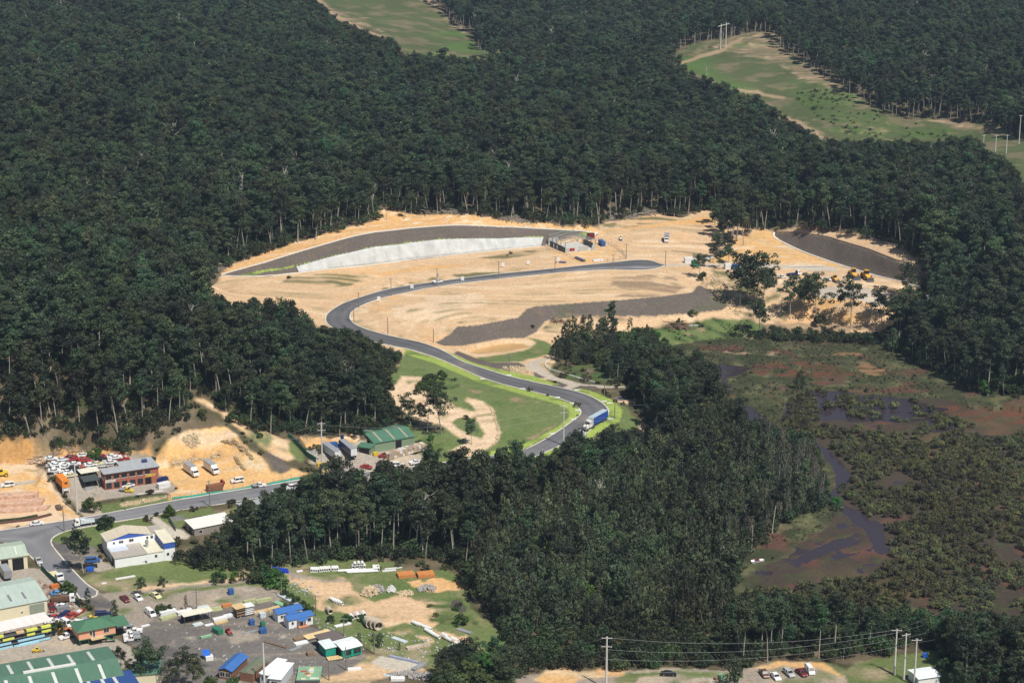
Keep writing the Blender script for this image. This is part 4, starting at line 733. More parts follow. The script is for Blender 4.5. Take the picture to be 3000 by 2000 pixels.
LM = {'the white and blue factory': (420, 1620), 'the brick building': (380, 1390), 'the green recycling shed': (1130, 1270), 'the orange earth cutting': (600, 1290), 'the first bend of the new road': (1000, 960), 'the blue curtain truck': (1740, 1230),
 'the rows of white concrete pipes': (1000, 1650), 'the rust coloured timber stacks': (1230, 1660), 'the small pond': (1345, 1770), 'the sandy car park': (2200, 1960), 'the three tall poles at bottom right': (2650, 1900), 'the blue roofed cabins': (860, 1800), 'the tidal channel': (2420, 1350), 'the white retaining wall': (1300, 720), 'the steel frame under construction': (1660, 700), 'the left end of the dark embankment': (660, 800), 'the yellow earthmovers': (2500, 820), 'the dark embankment on the right': (2500, 740), 'the stranded white boat': (2220, 1646), 'the small white roofed workshop': (620, 1520), 'the gravel track with white edging': (1640, 1090), 'the sharp bend by the truck': (1780, 1200), 'the top left corner of the picture': (0, 0), 'the left edge of the picture': (0, 900), 'the cut behind the wreck yard': (100, 1300), 'the marsh edge on the far right': (2850, 1130), 'the right edge of the picture': (3000, 900), 'the junction at the end of the lower wood': (560, 1600), 'the lone bushy tree in the meadow': (1300, 1200)}
def near_lm(u, v): return min(LM, key=lambda k: (LM[k][0]-u)**2+(1.6*(LM[k][1]-v))**2)
# eucalypt forest
x1, y1 = scatter(5.9, (-420, 420), (520, 1120)); x2, y2 = scatter(6.4, (-900, 900), (1120, 2500)); x = np.concatenate([x1, x2]); y = np.concatenate([y1, y2]); k = np.abs(x/y) < .30; x, y = x[k], y[k]; z = Hgrid(HT, x, y)
ub, vb = project(x, y, z); hh = nr.uniform(.74, 1.16, len(x))*(1+fbm(x, y, 38, 3, 70)*.55)
clear = hits(ub, vb, CLEAR)
for zz, dx in ((19, 0), (12, 0), (15, -3.2), (15, 3.2), (7, 0)):
    ut, vt = project(x+dx, y, z+zz*hh); clear |= hits(ut, vt, CLEAR)
oakr = hits(ub, vb, [OAKREG])
ok = ~clear & (vb > -90) & ~oakr & (y < 2450)
low = np.zeros(len(x), bool)
# smaller trees where a tall one would cover a clearing
_, _ = 0, 0
cl2 = hits(ub, vb, CLEAR)
for zz, dx in ((8.5, 0), (5, -1.8), (5, 1.8)):
    ut, vt = project(x+dx, y, z+zz); cl2 |= hits(ut, vt, CLEAR)
low = ~ok & ~cl2 & ~oakr & (vb > -90)
# edge trees: a clearing just in front (towards the camera)
edge = np.zeros(len(x), bool)
for dy in (8, 18):
    zf = Hgrid(HT, x, y-dy); uf, vf = project(x, y-dy, zf); edge |= hits(uf, vf, CLEAR)
pool = []
for i in np.where(ok | low)[0]:
    if low[i]: kd = 'euc'; s = .42*hh[i]
    elif edge[i]: kd = 'euc_edge'; s = hh[i]*(.95 if y[i] < 1400 else .9)
    else: kd = 'euc'; s = hh[i]*(.95 if y[i] < 1300 else .92)
    if kd == 'euc' and rng.random() < .045: kd = 'baretree'; s *= 1.05
    pool.append((kd, x[i], y[i], z[i], s, ub[i], vb[i]))
def deal(pool, nmax, stuffname, words, stufflabel, parts=True):
    seen = sorted([p for p in pool if 0 < p[5] < 3000 and 0 < p[6] < 2120], key=lambda p: p[2]/(p[4]+.3))
    ind = set(id(p) for p in seen[:nmax]); rest = {}
    for p in pool:
        if id(p) in ind:
            kd = p[0]; lm = near_lm(p[5], p[6]-40)
            sz = ('young small', 'middling', 'tall')[0 if p[4] < .6 else 1 if p[4] < .97 else 2]
            put_tree(kd, p[1], p[2], p[4], "%s %s nearest %s" % (sz, words[kd], lm), "%s around %s" % (NAMES[kd][0].replace('_', ' ')+'s', lm), parts=parts)
        else:
            rest.setdefault(p[0], []).append((p[1], p[2], p[3]-.1, p[4], rng.uniform(0, 6.28), rng.randrange(len(TM[p[0]]))))
    for kd, ps in rest.items():
        gn_scatter(stuffname[kd], kd, ps, stufflabel[kd])
    print("POOL", {k: len(v) for k, v in rest.items()}, len(ind))
deal(pool, 150, {'euc': 'forest', 'euc_edge': 'forest_edge_trees', 'baretree': 'bare_forest_trees'},
 {'euc': 'dark eucalypt', 'euc_edge': 'bare trunked edge eucalypt', 'baretree': 'bare white limbed tree'},
 {'euc': 'dark eucalypt forest covering the hills', 'euc_edge': 'bare trunked eucalypts along the clearings of the far forest', 'baretree': 'pale bare trees scattered through the far forest'})
# swamp oaks
x, y = scatter(3.9, (-200, 320), (560, 1100)); z = Hgrid(HT, x, y); ub, vb = project(x, y, z); hh = nr.uniform(.62, 1.22, len(x))*(1+fbm(x, y, 20, 3, 71)*.6)
OAK2 = [(1625,1060),(1640,1015),(1700,985),(1800,970),(1900,980),(1950,1010),(1950,1060),(1880,1075),(1780,1060),(1700,1075)]
OAK3 = [(2600,1030),(2700,1060),(2830,1140),(2950,1170),(3000,1130),(2850,1060),(2700,990)]
ink = hits(ub, vb, [OAKREG, OAK2, OAK3]); CL1 = [CLEAR[0], CLEAR[1]]
c = np.zeros(len(x), bool)
for zz in (0, 7, 12): ut, vt = project(x, y, z+zz*hh*.95); c |= hits(ut, vt, CL1)
c &= ~hits(ub, vb, [OAK2, OAK3])
gr = hits(ub, vb, [[(2230,1240),(2390,1290),(2440,1490),(2250,1570),(2150,1660),(2130,1600),(2260,1480),(2250,1350)]])
o2 = hits(ub, vb, [OAK2, OAK3]); rt = hits(ub, vb, [[(1640,1030),(1700,985),(1800,975),(1810,1010),(1740,1040),(1660,1060)]])
def kind_at(i):
    if gr[i] and rng.random() < .75: return 'greyoak', hh[i]
    if o2[i] and not rt[i]: return ('bush', rng.uniform(.7, 1.5)) if rng.random() < .6 else ('oak', hh[i]*.7)
    if rng.random() < .07: return 'euc', rng.uniform(.5, .8)
    if rng.random() < .05: return 'bush', rng.uniform(1.2, 2.2)
    return 'oak', hh[i]*(.78 if o2[i] else 1)
pool = []
for i in np.where(ink & ~c)[0]:
    if o2[i] and rng.random() < .4: continue
    k_, s_ = kind_at(i); pool.append((k_, x[i], y[i], z[i], s_, ub[i], vb[i]))
deal(pool, 300, {'oak': 'swamp_oak_wood', 'greyoak': 'grey_swamp_oak_stand', 'euc': 'swamp_wood_eucalypts', 'bush': 'swamp_wood_bushes'}, {'oak': 'dark feathery swamp oak', 'euc': 'eucalypt among swamp oaks', 'bush': 'leafy green bush among swamp oaks', 'greyoak': 'pale grey thin swamp oak'},
 {'oak': 'dense dark swamp oak wood beside the mangroves', 'greyoak': 'pale grey swamp oaks at the water edge', 'euc': 'eucalypts mixed through the swamp oak wood', 'bush': 'leafy green bushes mixed through the swamp oak wood'})
# mangroves
x, y = scatter(2.9, (0, 360), (560, 1000)); z = Hgrid(HT, x, y); ub, vb = project(x, y, z)
MANREG = [(2300,1175),(2400,1160),(2560,1190),(2640,1200),(2740,1210),(2900,1260),(3300,1300),(3300,1850),(2960,1860),(2800,1830),(2600,1790),(2300,1760),(2180,1735),(2350,1720),(2560,1690),(2620,1620),(2610,1560),(2520,1500),(2460,1440),(2510,1400),(2480,1350),(2420,1310),(2300,1265),(2300,1220)]
ink = hits(ub, vb, [MANREG]); dens = fbm(x, y, 12, 3, 50)+np.clip((vb-1270)/300, -.035, .15)
ink &= (dens > -.02) & (z > -.5) & ~hits(ub, vb, CHAN[:4]); ink |= hits(ub, vb, [CHAN[4]]) & (fbm(x, y, 5, 3, 51) > .07)
pool = [('man', x[i], y[i], max(z[i], 0), rng.uniform(.6, 1.2), ub[i], vb[i]) for i in np.where(ink)[0]]
deal(pool, 300, {'man': 'mangrove_thicket'}, {'man': 'round olive mangrove bush'}, {'man': 'olive mangrove bushes spread over the mud and water'}, parts=False)
# bushy understorey in the nearer woods
x1, y1 = scatter(3.5, (-300, 300), (520, 1000)); x2, y2 = scatter(4.6, (-420, 420), (1000, 1330)); x = np.concatenate([x1, x2]); y = np.concatenate([y1, y2]); z = Hgrid(HT, x, y); ub, vb = project(x, y, z); k = hits(ub, vb, CLEAR) | inpoly(x, y, rw) | (np.abs(x/y) > .29) | (vb > 2060)
ut, vt = project(x, y, z+4); k |= hits(ut, vt, CLEAR)
ps = [(x[i], y[i], z[i]-.1, rng.uniform(.6, 1.5), rng.uniform(0, 6.28), rng.randrange(2)) for i in np.where(~k)[0]]
gn_scatter('forest_understorey', 'under', ps, 'bushy dark understorey beneath the forest trees')
# understorey along the edges and on rough ground
x, y = scatter(4.2, (-420, 420), (570, 1420)); z = Hgrid(HT, x, y); ub, vb = project(x, y, z); zi = np.array([zn[i] for i in zid[np.clip(np.searchsorted(Y, y), 0, NR-1), np.clip(np.searchsorted(T, x/y), 0, NC-1)]])
pr = {'floor': .60, 'floor2': .50, 'dgrass': .4, 'marsh': .42, 'marsh2': .3, 'olive': .03}
pp = np.array([pr.get(q, 0) for q in zi]); onfoot = ~inpoly(x, y, rw) & (nr.rand(len(x)) < pp) & (np.abs(x/y) < .29)
ps = [(x[i], y[i], z[i], rng.uniform(.45, 1.25) if zi[i][0] != 'm' else rng.choice([.2, .25, .3, .35, .5, .7]), rng.uniform(0, 6.28), rng.randrange(2)) for i in np.where(onfoot)[0]]
gn_scatter('undergrowth', 'shrub', ps, 'low scrub on the forest floor and marsh')
x, y = scatter(1.9, (60, 380), (640, 980)); z = Hgrid(HT, x, y); ub, vb = project(x, y, z); zi = zid[np.clip(np.searchsorted(Y, y), 0, NR-1), np.clip(np.searchsorted(T, x/y), 0, NC-1)]
k = np.isin(zi, [zn.index(q) for q in ('marsh', 'marsh2', 'dgrass')]) & (fbm(x, y, 9, 3, 80) > -.06) & (np.abs(x/y) < .28) & ~inpoly(x, y, rw)
gn_scatter('marsh_scrub', 'shrub', [(x[i], y[i], z[i]-.05, rng.uniform(.16, .42), rng.uniform(0, 6.28), rng.randrange(2)) for i in np.where(k)[0]], 'low tussocks and scrub covering the marsh')
# ------------------------------------------------------------ vehicles
glass = mat("dark_glass", (.02,.024,.03), .12, .1, 1, spec=.6); tyre = mat("tyre_rubber", (.025,.025,.025), .85, .1, 3); under = mat("underbody", (.03,.03,.03), .8, .1, 2)
PAINT = dict(white=(.78,.78,.77), silver=(.42,.43,.44), black=(.02,.02,.022), red=(.38,.045,.035), maroon=(.16,.02,.025), blue=(.04,.12,.34), navy=(.015,.03,.12), yellow=(.72,.50,.05),
 cream=(.72,.67,.40), green=(.04,.20,.12), orange=(.62,.19,.05), grey=(.25,.26,.27), brown=(.14,.08,.05), rust=(.28,.12,.06), skyblue=(.07,.26,.55), pale=(.60,.66,.68), brightblue=(.02,.12,.52), teal=(.03,.36,.30))
def paint(c): return mat("paint_"+c, PAINT[c], .38, .10, 1.5, spec=.5)
steel = mat("galv_steel", (.38,.40,.41), .5, .2, 1.0, metal=.3); dsteel = mat("dark_steel", (.09,.10,.11), .6, .2, 1.0); lamp = mat("lamp_lens", (.8,.75,.6), .3, .05, 1)
def taper(b, x0, x1, z0, wb, X0, X1, z1, wt, mi=0):
    b.add([(x0,-wb,z0),(x1,-wb,z0),(x1,wb,z0),(x0,wb,z0),(X0,-wt,z1),(X1,-wt,z1),(X1,wt,z1),(X0,wt,z1)], [(0,3,2,1),(4,5,6,7),(0,1,5,4),(1,2,6,5),(2,3,7,6),(3,0,4,7)], mi)
def wheel_mesh(r, t):
    b = MB(); b.tube((0,-t/2,0), (0,t/2,0), r, n=12, mi=0); b.tube((0,-t/2-.01,0), (0,t/2+.01,0), r*.55, n=10, mi=1); return b
VT = {}
def car_type(k):
    if k in VT: return VT[k]
    P_ = []     # (part name, MB, material or None = paint, offsets)
    b = MB(); g = MB(); w_ = None
    if k in ('sedan', 'hatch', 'wagon', 'fourwd', 'van', 'ute', 'utetray', 'wreck'):
        L, Wd, hb, H = {'sedan': (4.7,1.8,.92,1.43), 'hatch': (4.1,1.7,.92,1.45), 'wagon': (4.8,1.8,.94,1.5), 'fourwd': (4.8,1.9,1.12,1.85), 'van': (4.8,1.8,1.15,2.0), 'ute': (4.9,1.8,.98,1.6), 'utetray': (5.1,1.85,1.0,1.7), 'wreck': (4.6,1.78,.88,1.35)}[k]
        h = Wd/2; x = -L/2; cl = .26
        if k in ('van',): prof = [(x,cl),(x,hb),(-x-.55,hb),(-x-.1,hb*.75),(-x,.5),(-x,cl)]
        elif k == 'fourwd': prof = [(x,cl+.1),(x,hb),(-x-.1,hb*.97),(-x,.8),(-x,cl+.1)]
        else: prof = [(x,cl+.1),(x+.04,hb*.95),(x+.3,hb),(.9,hb),(-x-.25,hb*.8),(-x,.55),(-x,cl)]
        if k == 'utetray': prof = [(-.35,cl+.1),(-.35,hb),(.95,hb),(-x-.2,hb*.9),(-x,.65),(-x,cl)]
        b.extrude_y(prof, -h, h)
        cab = {'sedan': (-1.65,1.05,-1.0,.45), 'wreck': (-1.6,1.0,-1.0,.4), 'hatch': (-1.95,1.0,-1.5,.35), 'wagon': (-2.3,1.05,-2.1,.45), 'fourwd': (-2.35,1.15,-2.2,.75), 'van': (-2.38,1.85,-2.3,1.2), 'ute': (-.75,1.1,-.6,.55), 'utetray': (-.35,1.15,-.25,.65)}[k]
        taper(g, cab[0], cab[1], hb, h-.06, cab[2], cab[3], H-.07, h-.2)
        taper(b, cab[2]-.02, cab[3]+.02, H-.07, h-.19, cab[2]+.06, cab[3]-.1, H, h-.26)
        for sx_ in (-1, 1):
            for (xa, xb) in ((cab[0], cab[2]), (cab[1], cab[3])): b.beam((xa, sx_*(h-.05), hb), (xb, sx_*(h-.19), H-.05), .09)
            b.beam(((cab[0]+cab[1])/2, sx_*(h-.05), hb), ((cab[2]+cab[3])/2, sx_*(h-.19), H-.05), .1)
        if k in ('ute',): b.box(-2.4,-h,hb,-.75,-h+.08,hb+.18); b.box(-2.4,h-.08,hb,-.75,h,hb+.18)
        if k == 'van': b.box(-2.38,-h+.02,hb,.3,h-.02,H-.5)
        P_ = [('body', b, None), ('windows', g, glass)]
        if k == 'utetray':
            t = MB(); t.box(x,-h-.02,.8,-.4,h+.02,.9); t.box(x,-h-.02,.9,-.4,-h+.04,1.2); t.box(x,h-.04,.9,-.4,h+.02,1.2); t.box(x,-h,.9,x+.05,h,1.2); t.box(-.5,-h,.9,-.42,h,1.6); P_.append(('tray', t, steel))
        for s in (-1, 1):
            q = MB(); q.box(-x-.06,s*h*.55-.16,.62,-x+.03,s*h*.55+.16,.78); P_.append(('headlight', q, lamp))
        r = .36 if k == 'fourwd' else .31; wm_ = wheel_mesh(r, .22); ws = [(sx_*L*.3, sy*(h-.08), r) for sx_ in (-1, 1) for sy in (-1, 1)]
    elif k in ('boxtruck', 'flatbed', 'stocktruck', 'towtruck'):
        L = 8.6 if k == 'boxtruck' else 7.5; h = 1.2; x = -L/2; fr = MB(); fr.box(x+.1,-.5,.65,-x-1.6,.5,.9)
        c = MB(); c.extrude_y([(-x-1.9,.6),(-x-1.9,2.5),(-x-.5,2.55),(-x-.12,1.7),(-x,1.5),(-x,.5)], -1.1, 1.1)
        g.extrude_y([(-x-.52,2.4),(-x-.2,1.72),(-x-.1,1.72),(-x-.42,2.42)], -1.0, 1.0); g.box(-x-1.3,-1.13,1.6,-x-.5,1.13,2.2)
        bd = MB()
        if k == 'boxtruck': bd.box(x,-1.22,.95,-x-2.05,1.22,3.5); 
        elif k == 'flatbed': bd.box(x,-1.22,.95,-x-2.05,1.22,1.15); bd.box(-x-2.2,-1.2,1.15,-x-2.05,1.2,2.2)
        elif k == 'towtruck': bd.box(x,-1.2,.9,-x-2.05,1.2,1.1); bd.add([(x+.3,-1.2,1.1),(-x-2.1,-1.2,1.1),(-x-2.1,1.2,1.1),(x+.3,1.2,1.1),(-x-2.1,-1.2,2.5),(-x-2.1,1.2,2.5)], [(0,1,4),(2,3,5),(0,4,5,3),(1,2,5,4),(0,3,2,1)]); bd.beam((-x-2.6,0,2.3),(x+.4,0,1.9),.2)
        else:
            bd.box(x,-1.22,.95,-x-2.05,1.22,1.1)
            for z in (1.15,1.45,1.75,2.05): bd.box(x,-1.22,z,-x-2.05,-1.17,z+.2); bd.box(x,1.17,z,-x-2.05,1.22,z+.2)
            for xx in (x,-x-2.1): bd.box(xx,-1.2,1.1,xx+.05,1.2,2.25)
        P_ = [('chassis', fr, under), ('cab', c, None), ('windscreen', g, glass), ('cargo_body', bd, 'B')]
        if k == 'boxtruck':
            rf = MB(); rf.box(x-.02,-1.24,3.503,-x-2.03,1.24,3.56); P_.append(('box_roof', rf, mat("truck_roof", (.30,.32,.34), .5, .15, 1)))
        wm_ = wheel_mesh(.46, .28); ws = [(-x-1.0, s*.95, .46) for s in (-1, 1)]+[(x+1.8, s*.95, .46) for s in (-1, 1)]
    elif k in ('trailer',):
        bd = MB(); bd.box(-6.2,-1.24,1.15,6.2,1.24,3.9); fr = MB(); fr.box(-6,-.5,.8,6,.5,1.15); fr.box(3.6,-.9,.0,3.8,-.7,.8); fr.box(3.6,.7,0,3.8,.9,.8)
        rf = MB(); rf.box(-6.22,-1.26,3.903,6.22,1.26,3.96); dr = MB(); dr.box(-6.27,-1.2,1.2,-6.21,-.02,3.85); dr.box(-6.27,.02,1.2,-6.21,1.2,3.85)
        P_ = [('cargo_body', bd, None), ('chassis', fr, under), ('trailer_roof', rf, mat("truck_roof", (.30,.32,.34), .5, .15, 1)), ('rear_door', dr, mat("door_white", (.7,.7,.7), .5, .1, 1))]
        wm_ = wheel_mesh(.5, .5); ws = [(-5+i*1.25, s*.95, .5) for i in range(3) for s in (-1, 1)]
    VT[k] = ([(n, bb.build(n, m_ if not isinstance(m_, str) and m_ else under, link=False).data, m_) for n, bb, m_ in P_], wm_.build("wheel", [tyre, steel], link=False).data, ws)
    return VT[k]
NMV = dict(sedan='sedan_car', hatch='hatchback_car', wagon='wagon_car', fourwd='four_wheel_drive', van='van', ute='utility_car', utetray='tray_utility', wreck='wrecked_car', boxtruck='box_truck', flatbed='flatbed_truck', stocktruck='stock_truck', towtruck='tow_truck', trailer='semi_trailer')
CTV = dict(sedan='car', hatch='car', wagon='car', fourwd='car', van='van', ute='ute', utetray='ute', wreck='wreck', boxtruck='truck', flatbed='truck', stocktruck='truck', towtruck='truck', trailer='trailer')
def heading(u, v, dx, dy):
    a = W(u, v); b = W(u+dx*12, v+dy*12); return a, math.atan2(b.y-a.y, b.x-a.x)
def vehicle(k, c, u, v, dx, dy, label, group=None, c2=None, z=0, s=1.0, wheels=True, tilt=0):
    parts, wme, ws = car_type(k); a, rz = heading(u, v, dx, dy); a.z += .03+z
    r = empty(NMV[k], a, rz); r.scale = (s, s, s); r.rotation_euler = (tilt, 0, rz)
    for n, me, m_ in parts:
        o = bpy.data.objects.new(n, me); COL.objects.link(o); o.parent = r
        if m_ is None or isinstance(m_, str):
            o.material_slots[0].link = 'OBJECT'; o.material_slots[0].material = paint(c if m_ is None else (c2 or c))
    if wheels:
        for p in ws:
            o = bpy.data.objects.new("wheel", wme); COL.objects.link(o); o.parent = r; o.location = p
    return tag(r, label, CTV[k], group)
G1 = 'vehicles on the industrial street'; G2 = 'vehicles in the lower left yards'; G3 = 'cars parked on the gravel lot'; G4 = 'cars in the bottom car park'
for a in [
 ('sedan','white',108,1537,1,-.12,'white sedan driving on the street at the far left',G1), ('towtruck','white',249,1537,-1,.16,'white tow truck with blue body near the street corner',G1,'pale'),
 ('hatch','brown',172,1489,-.5,-.9,'brown hatchback on the orange driveway of the stone yard',G1), ('sedan','black',290,1532,1,-.15,'black sedan half hidden behind the street bush',G1),
 ('sedan','white',375,1425,-1,.14,'white sedan parked against the front of the brick building',G1), ('utetray','yellow',371,1440,1,.1,'yellow tray ute in front of the brick building',G1),
 ('boxtruck','white',561,1388,.80,.62,'white box truck on the orange lot, nearer the brick building',G1), ('boxtruck','white',620,1381,.80,.62,'white box truck on the orange lot, the right one of the pair',G1),
 ('fourwd','white',695,1412,-1,.15,'white four wheel drive wagon on orange dirt above the street',G1), ('utetray','white',759,1426,1,-.12,'white ute with blue covered tray at the kerb by the fence',G1),
 ('sedan','white',816,1442,-1,.14,'white sedan parked on the near side of the street before the trees',G1), ('fourwd','white',854,1432,-1,.12,'white four wheel drive beside the trees at the street',G1), ('wagon','silver',862,1443,-1,.12,'silver wagon in front of the white four wheel drive',G1),
 ('ute','white',1217,1358,1,-.12,'white canopy ute by the bale stack',G1), ('fourwd','white',1163,1366,1,.05,'white four wheel drive at the recycling yard entrance',G1), ('sedan','red',1073,1371,1,.2,'red and white car below the recycling yard',G1), ('ute','white',1407,1336,1,.02,'white ute at the sand track entrance on the street',G1),
 ('ute','white',1282,828,1,-.15,'white ute driving on the upper part of the new road',G1),
 ('trailer','pale',971,1337,-.62,-.80,'pale grey semi trailer, the left one in the recycling yard',G1), ('trailer','navy',1020,1329,-.62,-.80,'dark blue semi trailer in the recycling yard',G1),
 ('boxtruck','grey',16,1688,-.55,-.85,'grey box truck backed outside the pale green shed',G2), ('ute','silver',113,1646,.55,.85,'silver ute beside the pale green shed',G2),
 ('fourwd','blue',272,1646,1,-.05,'blue four wheel drive beside the white and blue factory',G2), ('sedan','black',265,1661,1,-.05,'black car under the big street tree',G2), ('flatbed','white',166,1693,.72,.68,'white flatbed truck with red cab trim parked along the green fence',G2,'cream'),
 ('sedan','skyblue',170,1741,1,-.12,'bright blue sedan in the repair yard',G2), ('sedan','white',193,1746,1,.2,'white sedan squeezed behind the bright blue one',G2), ('stocktruck','white',187,1764,1,-.05,'white stock truck with brown slatted tray',G2,'brown'),
 ('sedan','white',185,1780,1,.12,'long white sedan in front of the stock truck',G2), ('fourwd','maroon',153,1787,.5,.9,'maroon four wheel drive at the large shed corner',G2), ('sedan','red',206,1808,-1,.4,'red car parked on the grass edge beside the boat',G2), ('wagon','navy',186,1806,-1,.5,'navy wagon next to the red car',G2),
 ('hatch','white',120,1814,.6,-.8,'white hatchback behind the storage rack roof',G2), ('wagon','navy',140,1814,.6,-.8,'navy wagon beside the white hatchback',G2), ('sedan','red',158,1812,.6,-.8,'red hatch among the cars behind the rack',G2), ('van','white',195,1831,.8,.5,'white van behind the small rack tree',G2),
 ('utetray','yellow',264,1818,1,-.1,'yellow tray ute on the grass behind the green roofed house',G2), ('fourwd','navy',303,1805,1,-.05,'dark blue four wheel drive between the two dark trees',G2), ('wagon','white',238,1828,1,.1,'white wagon tucked behind the green roofed house',G2), ('wagon','white',152,1823,1,-.1,'white station wagon right of the storage rack roof',G2),
 ('utetray','white',197,1868,-1,.25,'white and navy ute in the shade left of the green roofed house',G2), ('fourwd','orange',196,1856,1,-.15,'orange vehicle parked left of the green roofed house',G2),
 ('utetray','white',368,1839,-1,.05,'white tray ute at the back of the row beside the house',G2), ('ute','white',394,1853,-1,.05,'white canopy ute, second in the row beside the house',G2), ('utetray','white',386,1864,-1,.08,'white ute, third in the row beside the house',G2), ('utetray','white',388,1875,-1,.1,'white tray ute nearest the camera beside the house',G2),
 ('sedan','maroon',366,1758,.75,.6,'maroon sedan on the gravel lot',G3), ('hatch','white',405,1755,.75,.6,'white hatchback on the gravel lot',G3), ('sedan','cream',456,1748,.85,.5,'cream sedan on the gravel lot',G3), ('van','white',441,1801,.75,.62,'white van parked by the roofing stacks',G3),
 ('fourwd','white',22,1425,-1,.1,'white four wheel drive in the stone yard at the left edge',G1),
 ('ute','brown',2239,1977,.6,.8,'dark tray ute at the left end of the sandy car park',G4), ('sedan','white',2272,1985,.7,.75,'white sedan in the sandy car park',G4), ('wagon','silver',2311,1975,.75,.65,'silver wagon in the sandy car park',G4), ('sedan','maroon',2348,1974,.75,.6,'maroon sedan beside the white van in the car park',G4), ('van','white',2372,1968,.6,.8,'white van at the right end of the sandy car park',G4),
 ('wreck','black',1959,1977,1,.05,'black car body on the sandy mound along the bottom edge',G4)]:
    vehicle(*a)
# blue curtain-side semi on the bend: tractor + trailer are one thing
a, rz = heading(1743, 1246, -.82, .52); a.z += .03; t = empty("semi_truck", a, rz); tag(t, 'white bonneted semi truck with blue curtain side trailer on the bend', 'truck')
def part(n, b, m_, p, **k): return b.build(n, m_, p, **k)
b = MB(); b.box(-8.6,-1.25,1.2,3.4,1.25,4.2); part('curtain', b, mat("curtain_blue", (.02,.07,.36), .5, .15, 1.5), t)
b = MB(); b.box(-8.65,-1.28,4.203,3.45,1.28,4.28); part('trailer_roof', b, mat("roof_pale_blue", (.42,.52,.58), .5, .12, 1), t)
b = MB(); b.box(3.403,-1.25,1.2,3.5,1.25,4.2); part('headboard', b, paint('white'), t)
b = MB(); b.box(-8.5,-.45,.75,8.2,.45,1.15); part('chassis', b, under, t)
b = MB(); b.extrude_y([(4.2,1),(4.2,3.7),(4.9,3.8),(6.0,3.3),(6.4,2.3),(6.4,1)], -1.2, 1.2); c_ = part('cab', b, paint('white'), t)
b = MB(); b.extrude_y([(6.03,3.2),(6.42,2.35),(6.47,2.35),(6.08,3.25)], -1.05, 1.05); b.box(5.2,-1.22,2.3,5.9,1.22,3.0); part('windscreen', b, glass, c_)
b = MB(); b.extrude_y([(6.4,.8),(6.4,2.3),(8.2,2.0),(8.35,1.9),(8.35,.6)], -.85, .85); part('bonnet', b, paint('white'), t)
b = MB(); b.box(8.36,-.75,.7,8.4,.75,1.9); part('grille', b, steel, t)
for s in (-1, 1):
    b = MB(); b.tube((4.05,s*1.05,1),(4.05,s*1.05,4.3),.1); part('exhaust_stack', b, steel, t)
    b = MB(); b.box(8.2,s*.95-.15,1.0,8.38,s*.95+.15,1.25); part('headlight', b, lamp, t)
wme = wheel_mesh(.5, .35).build("wheel", [tyre, steel], link=False).data
for xx in (-7.6,-6.3,-5.0,2.4,3.7,7.4):
    for s in (-1, 1): o = bpy.data.objects.new("wheel", wme); COL.objects.link(o); o.parent = t; o.location = (xx, s*1.0, .5)
# wreck yard: (u, v, level, colour)
WR = [('left',[(150,1353,'white'),(159,1361,'white'),(153,1367,'silver'),(165,1371,'white'),(160,1378,'white'),(172,1384,'white'),(160,1389,'white'),(178,1391,'white')]),
 ('second',[(185,1356,'white'),(187,1363,'white'),(190,1370,'navy'),(193,1378,'white'),(199,1386,'white'),(208,1396,'cream')]),
 ('third',[(209,1349,'maroon'),(217,1345,'maroon'),(207,1356,'silver'),(219,1354,'red'),(215,1362,'red'),(228,1361,'black'),(219,1369,'white'),(232,1368,'red'),(224,1376,'white'),(214,1380,'black'),(232,1383,'navy')]),
 ('fourth',[(245,1343,'white'),(251,1348,'red'),(258,1352,'white'),(249,1358,'red'),(263,1359,'red'),(256,1366,'white'),(266,1371,'white'),(262,1378,'silver'),(240,1375,'red')]),
 ('back right',[(300,1347,'red'),(309,1342,'white'),(320,1342,'navy'),(330,1346,'white'),(345,1338,'red'),(352,1343,'white'),(340,1350,'white'),(362,1347,'red')]),
 ('near right',[(298,1354,'black'),(308,1357,'white'),(318,1354,'white'),(286,1368,'cream'),(300,1367,'white'),(314,1364,'white'),(326,1364,'white'),(292,1361,'maroon')])]
ordn = ['first','second','third','fourth','fifth','sixth','seventh','eighth','ninth','tenth','eleventh']
for rn, lst in WR:
    for i, (u, v, c) in enumerate(lst):
        lv = .9*((i*7) % 3 == 0)
        vehicle('wreck', c, u, v, 1, -.1+rng.uniform(-.12,.12), '%s wrecked car, %s from the back in the %s row of wrecks' % (c, ordn[i], rn), 'wrecks behind the brick building', z=lv, wheels=(i % 2 == 0), tilt=rng.uniform(-.08,.08))

# ------------------------------------------------------------ buildings
def gframe(A, B):
    a, b = W(*A), W(*B); d = b-a; return a, math.atan2(d.y, d.x), Vector((d.x, d.y)).length
def txt(body, size, m_, parent, loc, rot=(math.pi/2, 0, 0), name="lettering"):
    cu = bpy.data.curves.new(name, 'FONT'); cu.body = body; cu.size = size; cu.extrude = .03; cu.offset = .012*size
    o = bpy.data.objects.new(name, cu); me = bpy.data.meshes.new_from_object(o); bpy.data.objects.remove(o); me.name = name; me.materials.append(m_)
    o = bpy.data.objects.new(name, me); COL.objects.link(o); o.parent = parent; o.location = loc; o.rotation_euler = rot; return o
def roof_mat(name, col):
    if name in MATS: return MATS[name]
    m = mat(name, col, .5, .16, 1.0, spec=.4); n = m.node_tree; mp = n.nodes.new("ShaderNodeMapping"); mp.inputs["Scale"].default_value = (1.6, .16, .3)
    no = [q for q in n.nodes if q.type == 'TEX_NOISE'][0]; tc = [q for q in n.nodes if q.type == 'TEX_COORD'][0]; n.links.new(tc.outputs["Object"], mp.inputs[0]); n.links.new(mp.outputs[0], no.inputs["Vector"]); no.inputs["Roughness"].default_value = .7
    return m
